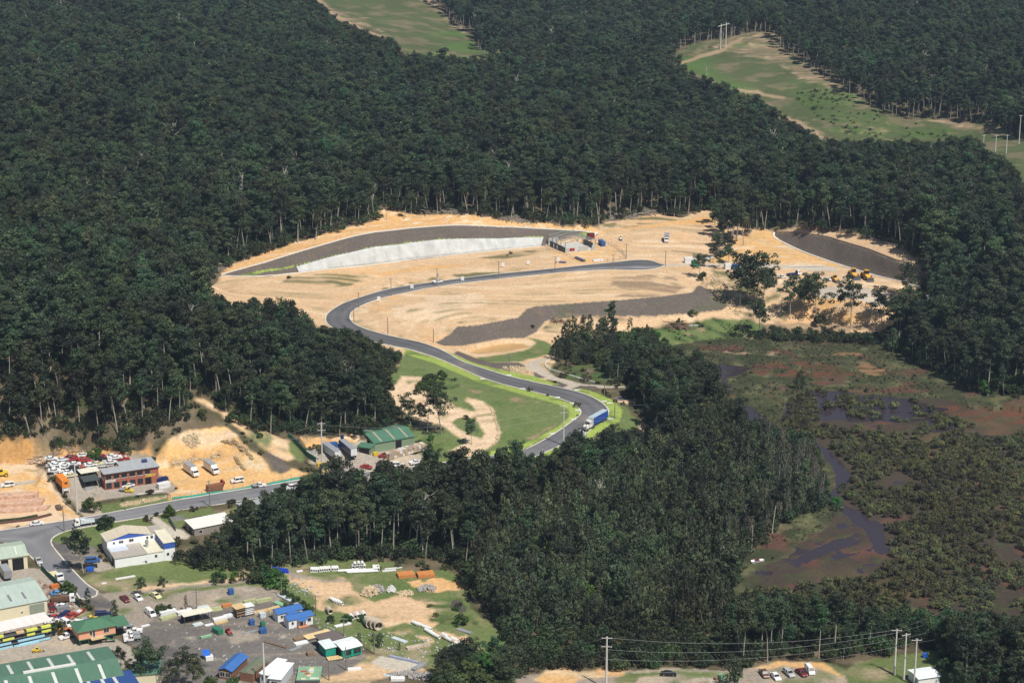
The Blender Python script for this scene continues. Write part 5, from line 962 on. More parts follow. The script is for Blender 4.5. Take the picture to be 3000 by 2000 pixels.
def gable(b, L, D, h, rise, axis, ov=.35, ridge=.5, th=.14):
    if axis == 'x':
        yr = D*ridge
        for z_, s_ in ((0, 1),):
            prof = [(-ov, h-ov*rise/yr), (yr, h+rise), (D+ov, h-ov*rise/(D-yr) if D > yr else h), (D+ov, h-ov*rise/(D-yr)+th), (yr, h+rise+th), (-ov, h-ov*rise/yr+th)]
            b.extrude_x(prof, -ov, L+ov)
    elif axis == 'y':
        xr = L*ridge; prof = [(-ov, h-ov*rise/xr), (xr, h+rise), (L+ov, h-ov*rise/(L-xr)), (L+ov, h-ov*rise/(L-xr)+th), (xr, h+rise+th), (-ov, h-ov*rise/xr+th)]
        b.extrude_y(prof, -ov, D+ov)
    else:
        b.extrude_x([(-ov, h), (D+ov, h+rise), (D+ov, h+rise+th), (-ov, h+th)], -ov, L+ov)
def walls(b, L, D, h, rise, axis, ridge=.5, z0=0):
    if axis == 'x': b.extrude_x([(0, z0), (0, h), (D*ridge, h+rise), (D, h), (D, z0)], 0, L)
    elif axis == 'y': b.extrude_y([(0, z0), (0, h), (L*ridge, h+rise), (L, h), (L, z0)], 0, D)
    else: b.extrude_x([(0, z0), (0, h), (D, h+rise), (D, z0)], 0, L)
def opening(root, kind, face, a0, a1, z0, z1, m_, fr=None, name=None, L=0):
    """face 'f' = y 0 side, 'l' = x 0 side, 'b' = offset front at y value given as tuple"""
    yo = face[1] if isinstance(face, tuple) else 0; f = face[0] if isinstance(face, tuple) else face
    b = MB(); e = .05
    if f == 'f': b.box(a0, yo-e, z0, a1, yo+.02, z1)
    else: b.box(yo-e, a0, z0, yo+.02, a1, z1)
    o = b.build(name or kind, m_, root)
    if fr is not None:
        b = MB(); t_ = .09; e2 = .085
        def bx_(p, q, r_, s_):
            if f == 'f': b.box(p, yo-e2, r_, q, yo-e-.002, s_)
            else: b.box(yo-e2, p, r_, yo-e-.002, q, s_)
        bx_(a0-t_, a1+t_, z1, z1+t_); bx_(a0-t_, a1+t_, z0-t_, z0); bx_(a0-t_, a0, z0, z1); bx_(a1, a1+t_, z0, z1)
        if kind == 'window' and a1-a0 > 1.2: n = max(2, int((a1-a0)/.9)); [bx_(a0+(a1-a0)*i/n-.03, a0+(a1-a0)*i/n+.03, z0, z1) for i in range(1, n)]
        b.build('frame', fr, o)
    return o
def building(name, label, A, B, D, h, axis, rise, wm_, rm_, opens=(), z0=0, ridge=.5, sky_=(), ov=.35, cat='building', group=None):
    a, rz, L = gframe(A, B); r = empty(name, a, rz); tag(r, label, cat, group)
    b = MB(); walls(b, L, D, h, rise, axis, ridge, z0-.4 if z0 == 0 else z0); b.build('wall', wm_, r)
    b = MB(); gable(b, L, D, h+.01, rise, axis, ov, ridge); rf = b.build('roof', rm_, r)
    for k, f, a0, a1, q0, q1, m_, fr in opens: opening(r, k, f, a0*(L if (f[0] if isinstance(f, tuple) else f) == 'f' else D), a1*(L if (f[0] if isinstance(f, tuple) else f) == 'f' else D), q0, q1, m_, fr)
    for x0, x1, y0, y1 in sky_:
        b = MB(); sl = lambda y: (h+rise*y/ridge if y <= ridge else h+rise*(1-y)/(1-ridge)) if axis == 'x' else h+rise*y
        if axis in ('x', 's'): b.add([(x0*L, y0*D, sl(y0)+.2), (x1*L, y0*D, sl(y0)+.2), (x1*L, y1*D, sl(y1)+.2), (x0*L, y1*D, sl(y1)+.2), (x0*L, y0*D, sl(y0)+.1), (x1*L, y0*D, sl(y0)+.1), (x1*L, y1*D, sl(y1)+.1), (x0*L, y1*D, sl(y1)+.1)], [(0,1,2,3),(7,6,5,4),(0,4,5,1),(1,5,6,2),(2,6,7,3),(3,7,4,0)]); b.build('skylight', skl, rf)
    return r, L
skl = mat("skylight_sheet", (.62,.64,.60), .4, .1, 1); skd = mat("skylight_dark", (.20,.21,.22), .4, .1, 1)
brick = mat("red_brick", (.36,.125,.08), .85, .18, 1.6); wwhite = mat("white_wall", (.80,.81,.80), .7, .05, .5); wcream = mat("cream_wall", (.68,.62,.44), .7, .06, .5); dark = mat("dark_opening", (.012,.012,.014), .9, .1, 1)
fwhite = mat("frame_white", (.7,.68,.64), .6, .05, 1); zinc = roof_mat("zinc_roof", (.40,.42,.44)); wdark = mat("dark_wall", (.05,.055,.055), .8, .15, 1)
conc = mat("concrete_panel", (.42,.42,.40), .8, .12, 1.2); tim = mat("timber_new", (.62,.45,.22), .75, .2, 1.5); timd = mat("timber_old", (.24,.16,.10), .85, .25, 1.5)
# brick building
a, rz, L = gframe((308.4,1435.6), (466,1412)); r = empty("brick_building", a, rz); tag(r, 'two storey red brick building with grey roof and yellow number on its wall', 'building')
fp = [(0,0),(L,0),(L,10.5),(.37*L,10.5),(.37*L,5.6),(0,5.6)]
b = MB(); b.prism(fp, -.4, 5.7); b.build('wall', brick, r)
b = MB(); b.prism([(-.35,-.4),(L+.35,-.4),(L+.35,10.9),(.37*L-.35,10.9),(.37*L-.35,6.0),(-.35,6.0)], 5.71, 6.15); b.build('fascia', mat("fascia_brown", (.07,.04,.035), .7, .1, 1), r)
b = MB(); b.prism([(-.4,-.45),(L+.4,-.45),(L+.4,10.95),(.37*L-.4,10.95),(.37*L-.4,6.05),(-.4,6.05)], 6.16, 6.26); rf = b.build('roof', zinc, r)
b = MB(); b.obox((.83*L,6.5,6.75),(1.0,0,0),(0,.8,.35),(0,-.02,.06)); b.build('solar_panel', mat("solar_blue", (.03,.04,.12), .3, .1, 1), rf)
fr_ = [(.025,.12),(.17,.265),(.315,.41),(.46,.56),(.605,.70),(.75,.84)]
for i, (p, q) in enumerate(fr_):
    opening(r, 'window', 'f', p*L, q*L, 3.95, 5.3, glass, dsteel)
    if i < 5: opening(r, 'window', 'f', p*L, q*L, .5, 2.5, glass, dsteel)
    b = MB(); b.box(p*L-.2,-.16,3.72,q*L+.2,-.06,3.84); b.build('sill', fwhite, r)
opening(r, 'doorway', 'f', .745*L, .86*L, 0, 2.5, dark, None)
b = MB(); b.box(.01*L,-.14,2.75,.195*L,-.05,3.55); sg = b.build('signboard', fwhite, r); b = MB(); b.box(.03*L,-.152,3.2,.175*L,-.142,3.36); b.build('sign_line', mat("sign_red", (.5,.05,.04), .6, .05, 1), sg)
b = MB(); b.box(.015*L,-.152,2.92,.19*L,-.142,3.02); b.build('sign_line', mat("sign_green", (.05,.3,.1), .6, .05, 1), sg)
txt('724037', 1.3, mat('number_yellow', (.9,.7,.05), .6, .03, 1), r, (.745*L,-.07,2.8))
b = MB(); b.box(-.12,1.0,3.2,-.05,4.6,4.4); b.build('signboard', fwhite, r)
# carport, lean-to
def canopy(name, label, A, B, D, h, m_, rise=0.0, cat='shelter', post=dsteel, n=3, group=None):
    a, rz, L = gframe(A, B); r = empty(name, a, rz); tag(r, label, cat, group); b = MB(); b.extrude_x([(-.3,h),(D+.3,h+rise),(D+.3,h+rise+.14),(-.3,h+.14)], -.3, L+.3); b.build('roof', m_, r)
    for i in range(n):
        for yy in (0.1, D-.1): b = MB(); x_ = .1+(L-.2)*i/(n-1); b.tube((x_,yy,-.2),(x_,yy,h+rise*yy/D),.07); b.build('post', post, r)
    return r, L
r, L = canopy("carport", 'dark grey roofed carport left of the brick building', (249,1434), (292,1427), 6.5, 3.0, mat("roof_dark", (.07,.085,.085), .6, .15, 1)); b = MB(); b.box(.3,3,-.2,L-.3,6.2,2.5); b.build('back_room', wdark, r); b = MB(); b.box(0,-.6,-.1,3.0,-.5,1.2); b.build('mesh_panel', steel, r)
canopy("lean_to", 'cream roofed lean-to behind the dark carport', (240,1409), (292,1399), 4.5, 2.9, roof_mat("roof_cream", (.75,.72,.58)), n=4)
a, rz, L = gframe((184,1447), (206,1443.5)); r = empty("raised_container", a, rz); tag(r, 'orange shipping container raised on white posts beside the driveway', 'container')
b = MB(); b.box(0,0,2.3,2.6,8.5,4.9); bo = b.build('body', mat("container_orange", (.72,.24,.04), .6, .12, 1), r); b = MB(); b.box(.9,-.05,3.6,1.9,.01,4.3); b.build('window', glass, bo)
for x_, y_ in ((.15,.15),(2.45,.15),(.15,8.3),(2.45,8.3)): b = MB(); b.box(x_-.12,y_-.12,-.3,x_+.12,y_+.12,2.295); b.build('post', fwhite, r)
b = MB(); b.box(.4,.1,1.0,2.2,.16,2.0); b.build('signboard', fwhite, r)
# white and blue factory
a, rz, L = gframe((338,1664), (514,1638)); r = empty("factory", a, rz); tag(r, 'white walled factory with blue gable, cream roofs and a round flue', 'building')
blue = mat("blue_cladding", (.045,.11,.42), .6, .08, 1); rcr = roof_mat("roof_cream2", (.72,.68,.52)); rgr = roof_mat("roof_old_grey", (.42,.38,.33))
b = MB(); b.box(0,0,-.4,.82*L,10.4,3.3); b.box(0,10.403,-.4,.82*L,18,5.6); b.box(.823*L,0,-.4,L,12,3.9); b.build('wall', wwhite, r)
b = MB(); b.extrude_y([(-.02,5.61),(.37*L,7.3),(.74*L,5.61)], 10.38, 17.9); b.box(.82*L,-.02,3.91,L+.02,12.02,6.0); b.build('blue_cladding', blue, r)
b = MB(); b.box(-.2,-.25,3.31,.53*L,10.37,3.5); b.build('roof', rgr, r, ); b = MB(); b.box(.533*L,-.2,3.31,.817*L,10.37,3.62); b.build('roof', rcr, r)
b = MB(); b.add([(-.4,10.2,5.5),(.37*L,10.2,7.35),(.37*L,18.3,7.35),(-.4,18.3,5.5),(-.4,10.2,5.62),(.37*L,10.2,7.47),(.37*L,18.3,7.47),(-.4,18.3,5.62)], [(3,2,1,0),(4,5,6,7),(0,1,5,4),(1,2,6,5),(2,3,7,6),(3,0,4,7)])
b.add([(.372*L,10.2,7.35),(.76*L,10.2,5.62),(.76*L,18.3,5.62),(.372*L,18.3,7.35),(.372*L,10.2,7.47),(.76*L,10.2,5.74),(.76*L,18.3,5.74),(.372*L,18.3,7.47)], [(3,2,1,0),(4,5,6,7),(0,1,5,4),(1,2,6,5),(2,3,7,6),(3,0,4,7)]); b.build('roof', roof_mat("roof_tan", (.62,.55,.42)), r)
b = MB(); b.box(.765*L,10.5,5.61,.96*L,18.2,5.75); b.build('roof', rgr, r)
b = MB(); b.box(.81*L,-.2,6.01,L+.2,12.3,6.15); b.build('roof', rcr, r)
b = MB(); b.box(.01*L,5.5,3.505,.30*L,10.3,3.54); b.build('roof_sheet', mat("new_sheet", (.55,.60,.68), .4, .08, 1), r)
b = MB(); b.tube((.60*L,5.2,3.5),(.60*L,5.2,5.2),.5,n=12); b.tube((.60*L,5.2,5.203),(.60*L,5.2,5.9),.65,n=12); b.build('flue', steel, r)
for x0, x1, yy, q0, q1 in ((.86,.90,0,1.6,2.5),(.66,.70,0,1.6,2.5),(.10,.13,10.4,4.3,5.0),(.20,.27,10.4,4.3,5.1),(.37,.44,10.4,4.3,5.2),(.66,.69,10.4,4.3,5.2),(.73,.77,10.4,4.3,5.2)): opening(r, 'window', ('f', yy), x0*L, x1*L, q0, q1, glass, fwhite)
b = MB(); b.box(-.06,1.5,.0,.02,4.0,2.6); b.build('door', wdark, r)
building("small_workshop", 'small workshop with low white roof and parapet near the street', (570,1572), (684,1552), 8, 2.9, 's', .4, mat("wall_greybrown", (.26,.23,.2), .8, .12, 1), roof_mat("roof_white", (.78,.76,.70)), [('door','l',.3,.6,0,2.2,wdark,None),('window','f',.12,.2,1,2,glass,fwhite)])
r_, L_ = building("grey_workshop", 'grey roofed workshop almost hidden in the trees below the street', (735,1537), (840,1518), 13, 3.6, 'x', .8, mat("wall_grey", (.4,.4,.4), .8, .1, 1), zinc, [('door','f',.1,.3,0,2.6,dark,None)])
building("shed", 'cream shed with pale green roof and two open bays at the left edge', (-42,1682), (82,1665), 13, 4.6, 'x', 1.3, wcream, roof_mat("roof_palegreen", (.42,.50,.40)), [('doorway','f',.38,.55,0,4,dark,None),('doorway','f',.64,.91,0,4,dark,None)], sky_=((.2,.24,.08,.45),(.75,.79,.08,.45)))
r, L = building("warehouse", 'long cream warehouse with pale green roof and grey roller door', (-60,1830), (140,1794), 20, 4.0, 'x', 1.2, wcream, roof_mat("roof_mint", (.44,.52,.46)), [('roller_door','f',.735,.955,0,3.3,mat("roller_green", (.25,.29,.22), .6, .08, 1),fwhite),('window','f',.61,.635,1.2,1.7,glass,fwhite)], ridge=.68)
for x0 in (.50,.71):
    b = MB(); z_ = lambda y: 4.15+1.2*y/13.6; x_ = x0*L
    b.add([(x_,3,z_(3)+.05),(x_+.7,3,z_(3)+.05),(x_+.7,7.5,z_(7.5)+.05),(x_,7.5,z_(7.5)+.05),(x_,3,z_(3)-.1),(x_+.7,3,z_(3)-.1),(x_+.7,7.5,z_(7.5)-.1),(x_,7.5,z_(7.5)-.1)], [(0,1,2,3),(7,6,5,4),(0,4,5,1),(1,5,6,2),(2,6,7,3),(3,7,4,0)]); b.build('skylight', skd, r)
# storage rack under white roof
r, L = canopy("storage_rack", 'long open storage rack under a white roof at the left edge', (-45,1911), (152,1870), 6.5, 5.6, roof_mat("roof_white2", (.80,.75,.70)), n=6, post=timd)
for z_ in (1.0,2.3,3.6):
    b = MB(); b.box(-.1,-.6,z_,L+.1,1.6,z_+.1); b.build('shelf', dsteel, r)
r0_ = r; mw = r.matrix_basis.copy(); packs = [('yellow',.02,.24,2.42),('yellow',.26,.45,2.42),('cream',.47,.60,3.72),('yellow',.62,.80,3.72),('yellow',.84,1.0,3.72),('yellow',.02,.3,3.72),('yellow',.62,.76,2.42),('yellow',.84,1.0,2.42),('pale',.02,.4,1.12),('pale',.48,.9,1.12),('pale',.02,.42,-.05),('pale',.5,.98,-.05)]
ymat = {'yellow': mat("pack_yellow", (.62,.66,.12), .6, .15, 1), 'cream': mat("pack_tan", (.62,.42,.22), .7, .15, 1), 'pale': mat("pack_blue", (.35,.60,.72), .6, .12, 1)}
nth = iter(ordn+['twelfth'])
for c, p, q, z_ in packs:
    b = MB(); b.box(0,0,0,(q-p)*L-.4,1.3,.62); o = b.build("wrapped_pack", ymat[c]); o.location = r.location+Matrix.Rotation(rz_ := r.rotation_euler.z, 3, 'Z') @ Vector((p*L+.2,-.5,z_+.0)); o.rotation_euler.z = rz_
    lvl = {3.72: 'top', 2.42: 'middle', 1.12: 'low', -.05: 'ground'}[z_]
    tag(o, 'long %s wrapped pack on the %s shelf of the rack, %s listed from the left' % ({'yellow':'yellow','cream':'tan','pale':'light blue'}[c], lvl, 'at the far left' if p < .1 else 'left of centre' if p < .47 else 'right of centre' if p < .8 else 'at the right end'), 'pack', 'packs on the storage rack'); o['label'] = o['label'].replace(', at', ' at').replace(', left', ' left').replace(', right', ' right').replace(' listed from the left', '').replace('rack,', 'rack')
b = MB(); b.box(0,0,0,7.5,1.2,.5); o = b.build("wrapped_pack", ymat['pale'], loc=W(42,1896), rz=gframe((0,1897),(152,1868))[1]); tag(o, 'light blue pack lying on the concrete in front of the rack', 'pack', 'packs on the storage rack')
# house on stilts
a, rz, L = gframe((233,1893), (340,1873)); r = empty("stilt_house", a, rz); tag(r, 'peach weatherboard house on stilts with green hipped roof', 'house')
peach = mat("peach_board", (.72,.36,.22), .8, .08, 1); rgreen = roof_mat("roof_green", (.075,.18,.105)); dgreen = mat("trim_green", (.03,.14,.07), .7, .1, 1)
b = MB(); b.box(0,0,2.0,L,7.5,4.7); b.build('wall', peach, r); b = MB(); b.box(-.05,-.05,1.7,L+.05,7.55,1.995); b.build('floor_beam', dgreen, r)
b = MB(); o_ = .7; V_ = [(-o_,-o_,4.71),(L+o_,-o_,4.71),(L+o_,7.5+o_,4.71),(-o_,7.5+o_,4.71),(3.6,3.75,6.3),(L-3.6,3.75,6.3)]; b.add(V_, [(0,1,5,4),(1,2,5),(2,3,4,5),(3,0,4),(0,3,2,1)]); b.build('roof', rgreen, r)
b = MB(); b.extrude_x([(.8,3.4),(6.5,4.4),(6.5,4.52),(.8,3.52)], L+.72, L+4.6); b.build('carport_roof', rgreen, r)
for i in range(5):
    for yy in (.3,7.2): b = MB(); b.box(.2+i*(L-.5)/4,yy,-.2,.4+i*(L-.5)/4,yy+.2,1.695); b.build('stilt', dgreen, r)
for p, q in ((.30,.36),(.68,.82)): opening(r, 'window', 'f', p*L, q*L, 2.9, 4.1, glass, fwhite)
opening(r, 'door', 'f', .38*L, .44*L, 2.05, 4.1, wdark, fwhite)
b = MB(); b.box(.30*L,-1.8,1.9,.66*L,-.06,2.05); b.build('deck', tim, r); b = MB(); [b.box(.30*L+i*(.36*L)/6,-1.8,2.06,.30*L+i*(.36*L)/6+.08,-1.72,3.0) for i in range(7)]; b.box(.30*L,-1.8,3.0,.66*L+.08,-1.72,3.08); b.build('railing', fwhite, r)
b = MB(); [b.box(.66*L+.1+i*.34,-1.7,1.8-i*.2,.66*L+.1+(i+1)*.34,-.6,1.9-i*.2) for i in range(9)]; b.build('stair', dgreen, r)
# big green roof at the bottom left: placed from its roof corners
def RP(u, v, h, zg=5.0):
    x, y = plane_pt(u, v, zg+h); return Vector((float(x), float(y), zg))
def roofed(name, label, R1, R2, D, h, rise, wm_, rm_, sk=(), ext=0, zg=5.0, axis='x', sk_m=None):
    """R1, R2 = pixels of the back eave; the building comes D metres towards the camera"""
    p, q = RP(*R1, h, zg), RP(*R2, h, zg); d = (q-p); rz = math.atan2(d.y, d.x); L = d.length+ext; ux = Vector((math.cos(rz), math.sin(rz), 0)); uy = Vector((-ux.y, ux.x, 0))
    r = empty(name, p-ux*ext-uy*D, rz); tag(r, label, 'building'); b = MB(); walls(b, L, D, h, rise, axis); b.v = [(x, y, z-.5 if z == 0 else z) for x, y, z in b.v]; b.build('wall', wm_, r)
    b = MB(); gable(b, L, D, h+.01, rise, axis, .3); rf = b.build('roof', rm_, r)
    for x0, y0, x1, y1 in sk:
        zf = lambda y: h+rise*(y/(D/2) if y <= D/2 else (D-y)/(D/2))+.18; b = MB(); x0_, x1_ = x0*L, x1*L; Ya, Yb = y0*D, y1*D; w__ = .9
        b.add([(x0_,Ya,zf(Ya)),(x0_+w__,Ya,zf(Ya)),(x1_+w__,Yb,zf(Yb)),(x1_,Yb,zf(Yb)),(x0_,Ya,zf(Ya)-.06),(x0_+w__,Ya,zf(Ya)-.06),(x1_+w__,Yb,zf(Yb)-.06),(x1_,Yb,zf(Yb)-.06)], [(0,1,2,3),(7,6,5,4),(0,4,5,1),(1,5,6,2),(2,6,7,3),(3,7,4,0)]); b.build('skylight', sk_m or skl, rf)
    return r, L
rg2 = roof_mat("roof_green2", (.095,.19,.13))
r, L = roofed("green_warehouse", 'huge green roofed warehouse with white skylights in the bottom left corner', (0,1946), (314,1894), 24, 6.0, 1.6, wcream, rg2, [(x, .55, x, .92) for x in (.28,.42,.56,.70,.84)]+[(x, .08, x, .42) for x in (.22,.38,.54,.70,.86)], ext=10)
b = MB(); b.box(.36*L,11.6,7.7,.72*L,12.6,8.15); b.build('ridge_vent', fwhite, r)
roofed("green_annex", 'lower green roofed annex behind the bottom left trees', (392,1938), (470,1932), 9, 4, .5, wcream, rg2)
roofed("blue_warehouse", 'blue roofed warehouse with white skylights cut by the bottom edge', (165,1999), (380,1963), 26, 6.0, 1.2, wcream, roof_mat("roof_blue", (.035,.085,.26)), [(x, .58, x, .92) for x in (.42,.55,.68,.80)], ext=8)
# relocatable cabins
rblue = roof_mat("cabin_blue", (.05,.15,.40)); wcab = mat("cabin_white", (.76,.76,.75), .7, .06, 1)
for A_, B_, lb in (((814.5,1823),(886,1807.5),'white cabin with blue roof, the one farther from the camera'), ((846.4,1842),(917,1826.5),'white cabin with blue roof and orange porch deck, the nearer one')):
    r, L = building("cabin", lb, A_, B_, 3.8, 2.9, 'x', .7, wcab, rblue, [('window','f',.12,.20,1.2,2.1,glass,fwhite),('window','f',.78,.92,1.1,2.2,glass,fwhite),('door','f',.50,.58,.2,2.2,wdark,fwhite),('window','f',.42,.48,.5,2.1,glass,fwhite)], group='blue roofed cabins in the yard')
    b = MB(); b.extrude_x([(-1.6,2.35),(-.4,2.75),(-.4,2.83),(-1.6,2.43)], .34*L, .72*L); b.build('porch_roof', rblue, r)
    b = MB(); b.box(.34*L,-1.5,.1,.72*L,-.06,.35); b.build('deck', mat("deck_orange", (.6,.25,.12), .7, .1, 1), r)
    for q in (.35,.53,.71): b = MB(); b.box(q*L-.04,-1.45,.355,q*L+.04,-1.37,2.35); b.build('post', fwhite, r)
rbrn = roof_mat("roof_brown", (.15,.125,.115)); teal = mat("teal_wall", (.015,.28,.20), .7, .08, 1)
r, L = building("shed_with_veranda", 'dark walled shed with brown roof and front veranda posts', (948,1906), (1003,1893), 4.6, 2.9, 's', .3, wdark, rbrn, [('panel','f',.02,.98,.1,1.1,teal,None)], z0=.3, ov=.6)
for q in (.02,.35,.68,1): b = MB(); b.box(q*L-.05,-.6,-.1,q*L+.05,-.5,2.85); b.build('post', fwhite, r)
r, L = building("teal_cabin", 'teal green cabin with white roof and large dark windows', (1005,1930), (1059,1917), 6.6, 3.0, 'x', .5, teal, roof_mat("roof_snow", (.80,.84,.84)), [('window','f',.10,.45,.9,2.5,glass,teal),('window','f',.58,.96,.9,2.5,glass,teal),('door','l',.2,.7,.2,2.5,dark,None)], z0=.3)
building("teal_cabin_wing", 'small teal shed with pale roof joined left of the teal cabin', (955,1926), (984,1920), 5, 2.9, 's', .3, teal, roof_mat("roof_snow2", (.66,.72,.72)), z0=.3)
def platform(name, label, A, B, D, z0, z1, m_, fm=dsteel, cat='platform'):
    a, rz, L = gframe(A, B); r = empty(name, a, rz); tag(r, label, cat); b = MB(); b.box(0,0,z1-.1,L,D,z1); b.build('floor', m_, r)
    b = MB(); [b.box(0,y_,z0,L,y_+.15,z1-.103) for y_ in (0.02,D/2,D-.17)]; b.build('frame', fm, r); return r, L
ply = mat("plywood", (.72,.55,.28), .7, .12, .8)
platform("floor_platform", 'yellow plywood floor deck on a steel frame beside the dark shed', (902,1878), (976,1859), 3.4, .1, .7, ply)
platform("deck_frame", 'tan floor deck in front of the teal cabin', (962,1938), (1005,1932), 2.6, .1, .5, tim)
r, L = platform("patchwork_floor", 'green and cream patchwork floor panel at the bottom edge', (868,2001), (938,2001), 9, .3, 1.1, mat("patch_green", (.22,.38,.24), .8, .2, .8))
for i in range(9):
    b = MB(); x_, y_ = rng.uniform(0, L-2), rng.uniform(0, 7); b.box(x_,y_,1.102+i*.003,x_+rng.uniform(.8,2),y_+rng.uniform(.8,1.6),1.13+i*.003); b.build('patch', [ply, paint('pale'), mat("patch_red", (.4,.08,.06), .8, .1, 1), wcream][i % 4], r)
# cabins turned end-on along the bottom edge
building("brick_cabin", 'brown cabin with bright blue gable roof at the bottom edge', (642,1986), (679,1992), 10.4, 2.8, 'y', .8, mat("cabin_brown", (.22,.11,.07), .8, .12, 1), rblue, [('window','f',.1,.45,.8,2.2,glass,fwhite),('window','f',.55,.9,.8,2.2,glass,fwhite)])
a, rz, L = gframe((703,1992), (740,1999)); r = empty("unfinished_cabin", a, rz); tag(r, 'brown cabin with bare green roof trusses beside the blue roofed one', 'cabin')
b = MB(); b.box(0,0,-.3,L,9.5,2.7); b.build('wall', mat("cabin_brown", (.22,.11,.07)), r)
tg = mat("truss_green", (.22,.34,.24), .7, .15, 1)
for i in range(13):
    b = MB(); y_ = i*9.5/12; b.beam((-.3,y_,2.65),(L/2,y_,3.5),.12,mi=0); b.beam((L/2,y_,3.5),(L+.3,y_,2.65),.12); b.beam((-.2,y_,2.76),(L+.2,y_,2.76),.1); b.build('truss', tg, r)
for A_, B_, lb in (((762,1998),(786,2003),'white flat roofed cabin, the left one at the bottom edge'), ((789,2012),(823,2016),'white flat roofed cabin, the right one at the bottom edge')):
    building("site_cabin", lb, A_, B_, 10.4, 2.8, 's', .2, mat("cabin_grey", (.5,.53,.55), .7, .08, 1), roof_mat("roof_snow", (.80,.84,.84)), [('window','f',.2,.7,1,2,glass,fwhite)], cat='cabin', group='white site cabins')
a, rz, L = gframe((604,1936), (624,1933)); r = empty("blue_lid_hut", a, rz); tag(r, 'tiny white hut with a bright blue tilted roof', 'hut'); b = MB(); b.box(0,0,-.1,2.2,1.8,1.3); b.build('wall', wcab, r); b = MB(); b.obox((.5,1.8,1.9),(1.1,0,0),(0,1.0,.55),(0,-.03,.05)); b.build('roof', paint('brightblue'), r)
# green recycling shed
wgr = mat("green_wall", (.20,.27,.17), .75, .08, 1); rg3 = roof_mat("roof_green3", (.08,.19,.125)); sk4 = mat("skylight_tan", (.34,.31,.24), .6, .1, 1)
r, L = building("recycling_shed", 'green roofed recycling shed with tan skylight strips', (1097.7,1324.5), (1215,1305), 16, 3.6, 'x', 1.6, wgr, rg3, [('doorway','f',.52,.67,0,3.0,dark,None),('doorway','l',.25,.75,0,3.3,dark,None)])
for x0 in (.16,.48,.80):
    for y0, y1 in ((.3,7.9),(8.1,15.7)):
        zf = lambda y: 3.8+1.6*(y/8 if y <= 8 else (16-y)/8); b = MB(); x_ = x0*L; b.add([(x_,y0,zf(y0)+.03),(x_+.8,y0,zf(y0)+.03),(x_+.8,y1,zf(y1)+.03),(x_,y1,zf(y1)+.03),(x_,y0,zf(y0)-.1),(x_+.8,y0,zf(y0)-.1),(x_+.8,y1,zf(y1)-.1),(x_,y1,zf(y1)-.1)], [(0,1,2,3),(7,6,5,4),(0,4,5,1),(1,5,6,2),(2,6,7,3),(3,7,4,0)]); b.build('skylight', sk4, r)
building("green_annexe_shed", 'small green lean-to shed in front of the recycling shed door', (1085,1332), (1097,1329), 5, 2.6, 's', .3, wgr, rg3, [('doorway','l',.1,.9,0,2.2,dark,None)])
bm_ = [mat("bale_card", (.45,.34,.22), .9, .25, 3), mat("bale_white", (.62,.59,.53), .9, .25, 3), mat("bale_mixed", (.36,.28,.22), .9, .3, 3)]
a, rz, L_ = gframe((1137,1342), (1248,1318)); bb = MB(); bb.box(-.6,-.55,0,.6,.55,1.05); bms = []
for i in range(3):
    q = MB(); q.box(-.6,-.55,0,.6,.55,1.05); o = q.build("paper_bale", bm_[i], link=False); bms.append(o.data)
for i in range(84):
    k = i % 14; row = (i//14) % 3; lv = i//42; ux = Vector((math.cos(rz), math.sin(rz), 0)); uy = Vector((-ux.y, ux.x, 0))
    o = bpy.data.objects.new("paper_bale", bms[rng.randrange(3)]); COL.objects.link(o); o.location = a+ux*(k*1.3+rng.uniform(-.15,.15))+uy*(row*1.25-1+rng.uniform(-.1,.1))+Vector((0,0,lv*1.06+.02)); o.rotation_euler.z = rz+rng.uniform(-.12,.12)
    tag(o, 'strapped bale of waste paper in the stack beside the green shed', 'bale', 'paper bales')
# steel frame and concrete panels
a, rz, L = gframe((1656,741), (1744,731)); r = empty("steel_frame_building", a, rz); tag(r, 'unfinished building with bare steel roof frame and grey concrete panel walls', 'building')
D = 20
for i in range(5):
    y_ = .1+i*(D-.2)/4; b = MB(); b.box(-.12,y_-.12,-.2,.12,y_+.12,5.2); b.build('column', dsteel, r); b = MB(); b.box(L-.12,y_-.12,-.2,L+.12,y_+.12,5.2); b.build('column', dsteel, r)
    b = MB(); b.beam((0,y_,5.1),(L/2,y_,6.6),.2,.3); b.beam((L/2,y_,6.6),(L,y_,5.1),.2,.3); b.build('rafter', steel, r)
for k in range(15):
    x_ = L*k/14; z_ = 5.3+1.5*(1-abs(x_/L*2-1)); b = MB(); b.beam((x_,0,z_+.06),(x_,D,z_+.06),.10,.14); b.build('purlin', steel, r)
pn = mat("panel_dark", (.10,.105,.115), .8, .1, 1)
b = MB(); [b.box(-.2,y0,-.2,-.05,y1,2.9) for y0, y1 in ((0,6.5),(6.55,8.8),(9.6,12.6),(13.4,17.5))]; b.box(-.2,8.8,2.2,-.05,9.6,2.9); b.box(-.2,12.6,2.2,-.05,13.4,2.9); b.build('side_wall', pn, r)
for x0, x1 in ((0,2.2),(.44*L,.61*L),(.62*L,.76*L),(.88*L,L)): b = MB(); b.box(x0,-.2,-.2,x1,-.05,2.6); b.build('front_panel', conc, r)
b = MB(); b.box(L+.05,3,-.2,L+.2,14,3.0); b.build('side_wall', pn, r); b = MB(); b.box(0,D+.05,-.2,6,D+.2,3.6); b.build('rear_panel', conc, r)
b = MB(); b.box(.2,.2,-.3,L-.2,D-.2,.08); b.build('floor_slab', mat("slab_pale", (.60,.58,.54), .8, .12, .6), r)
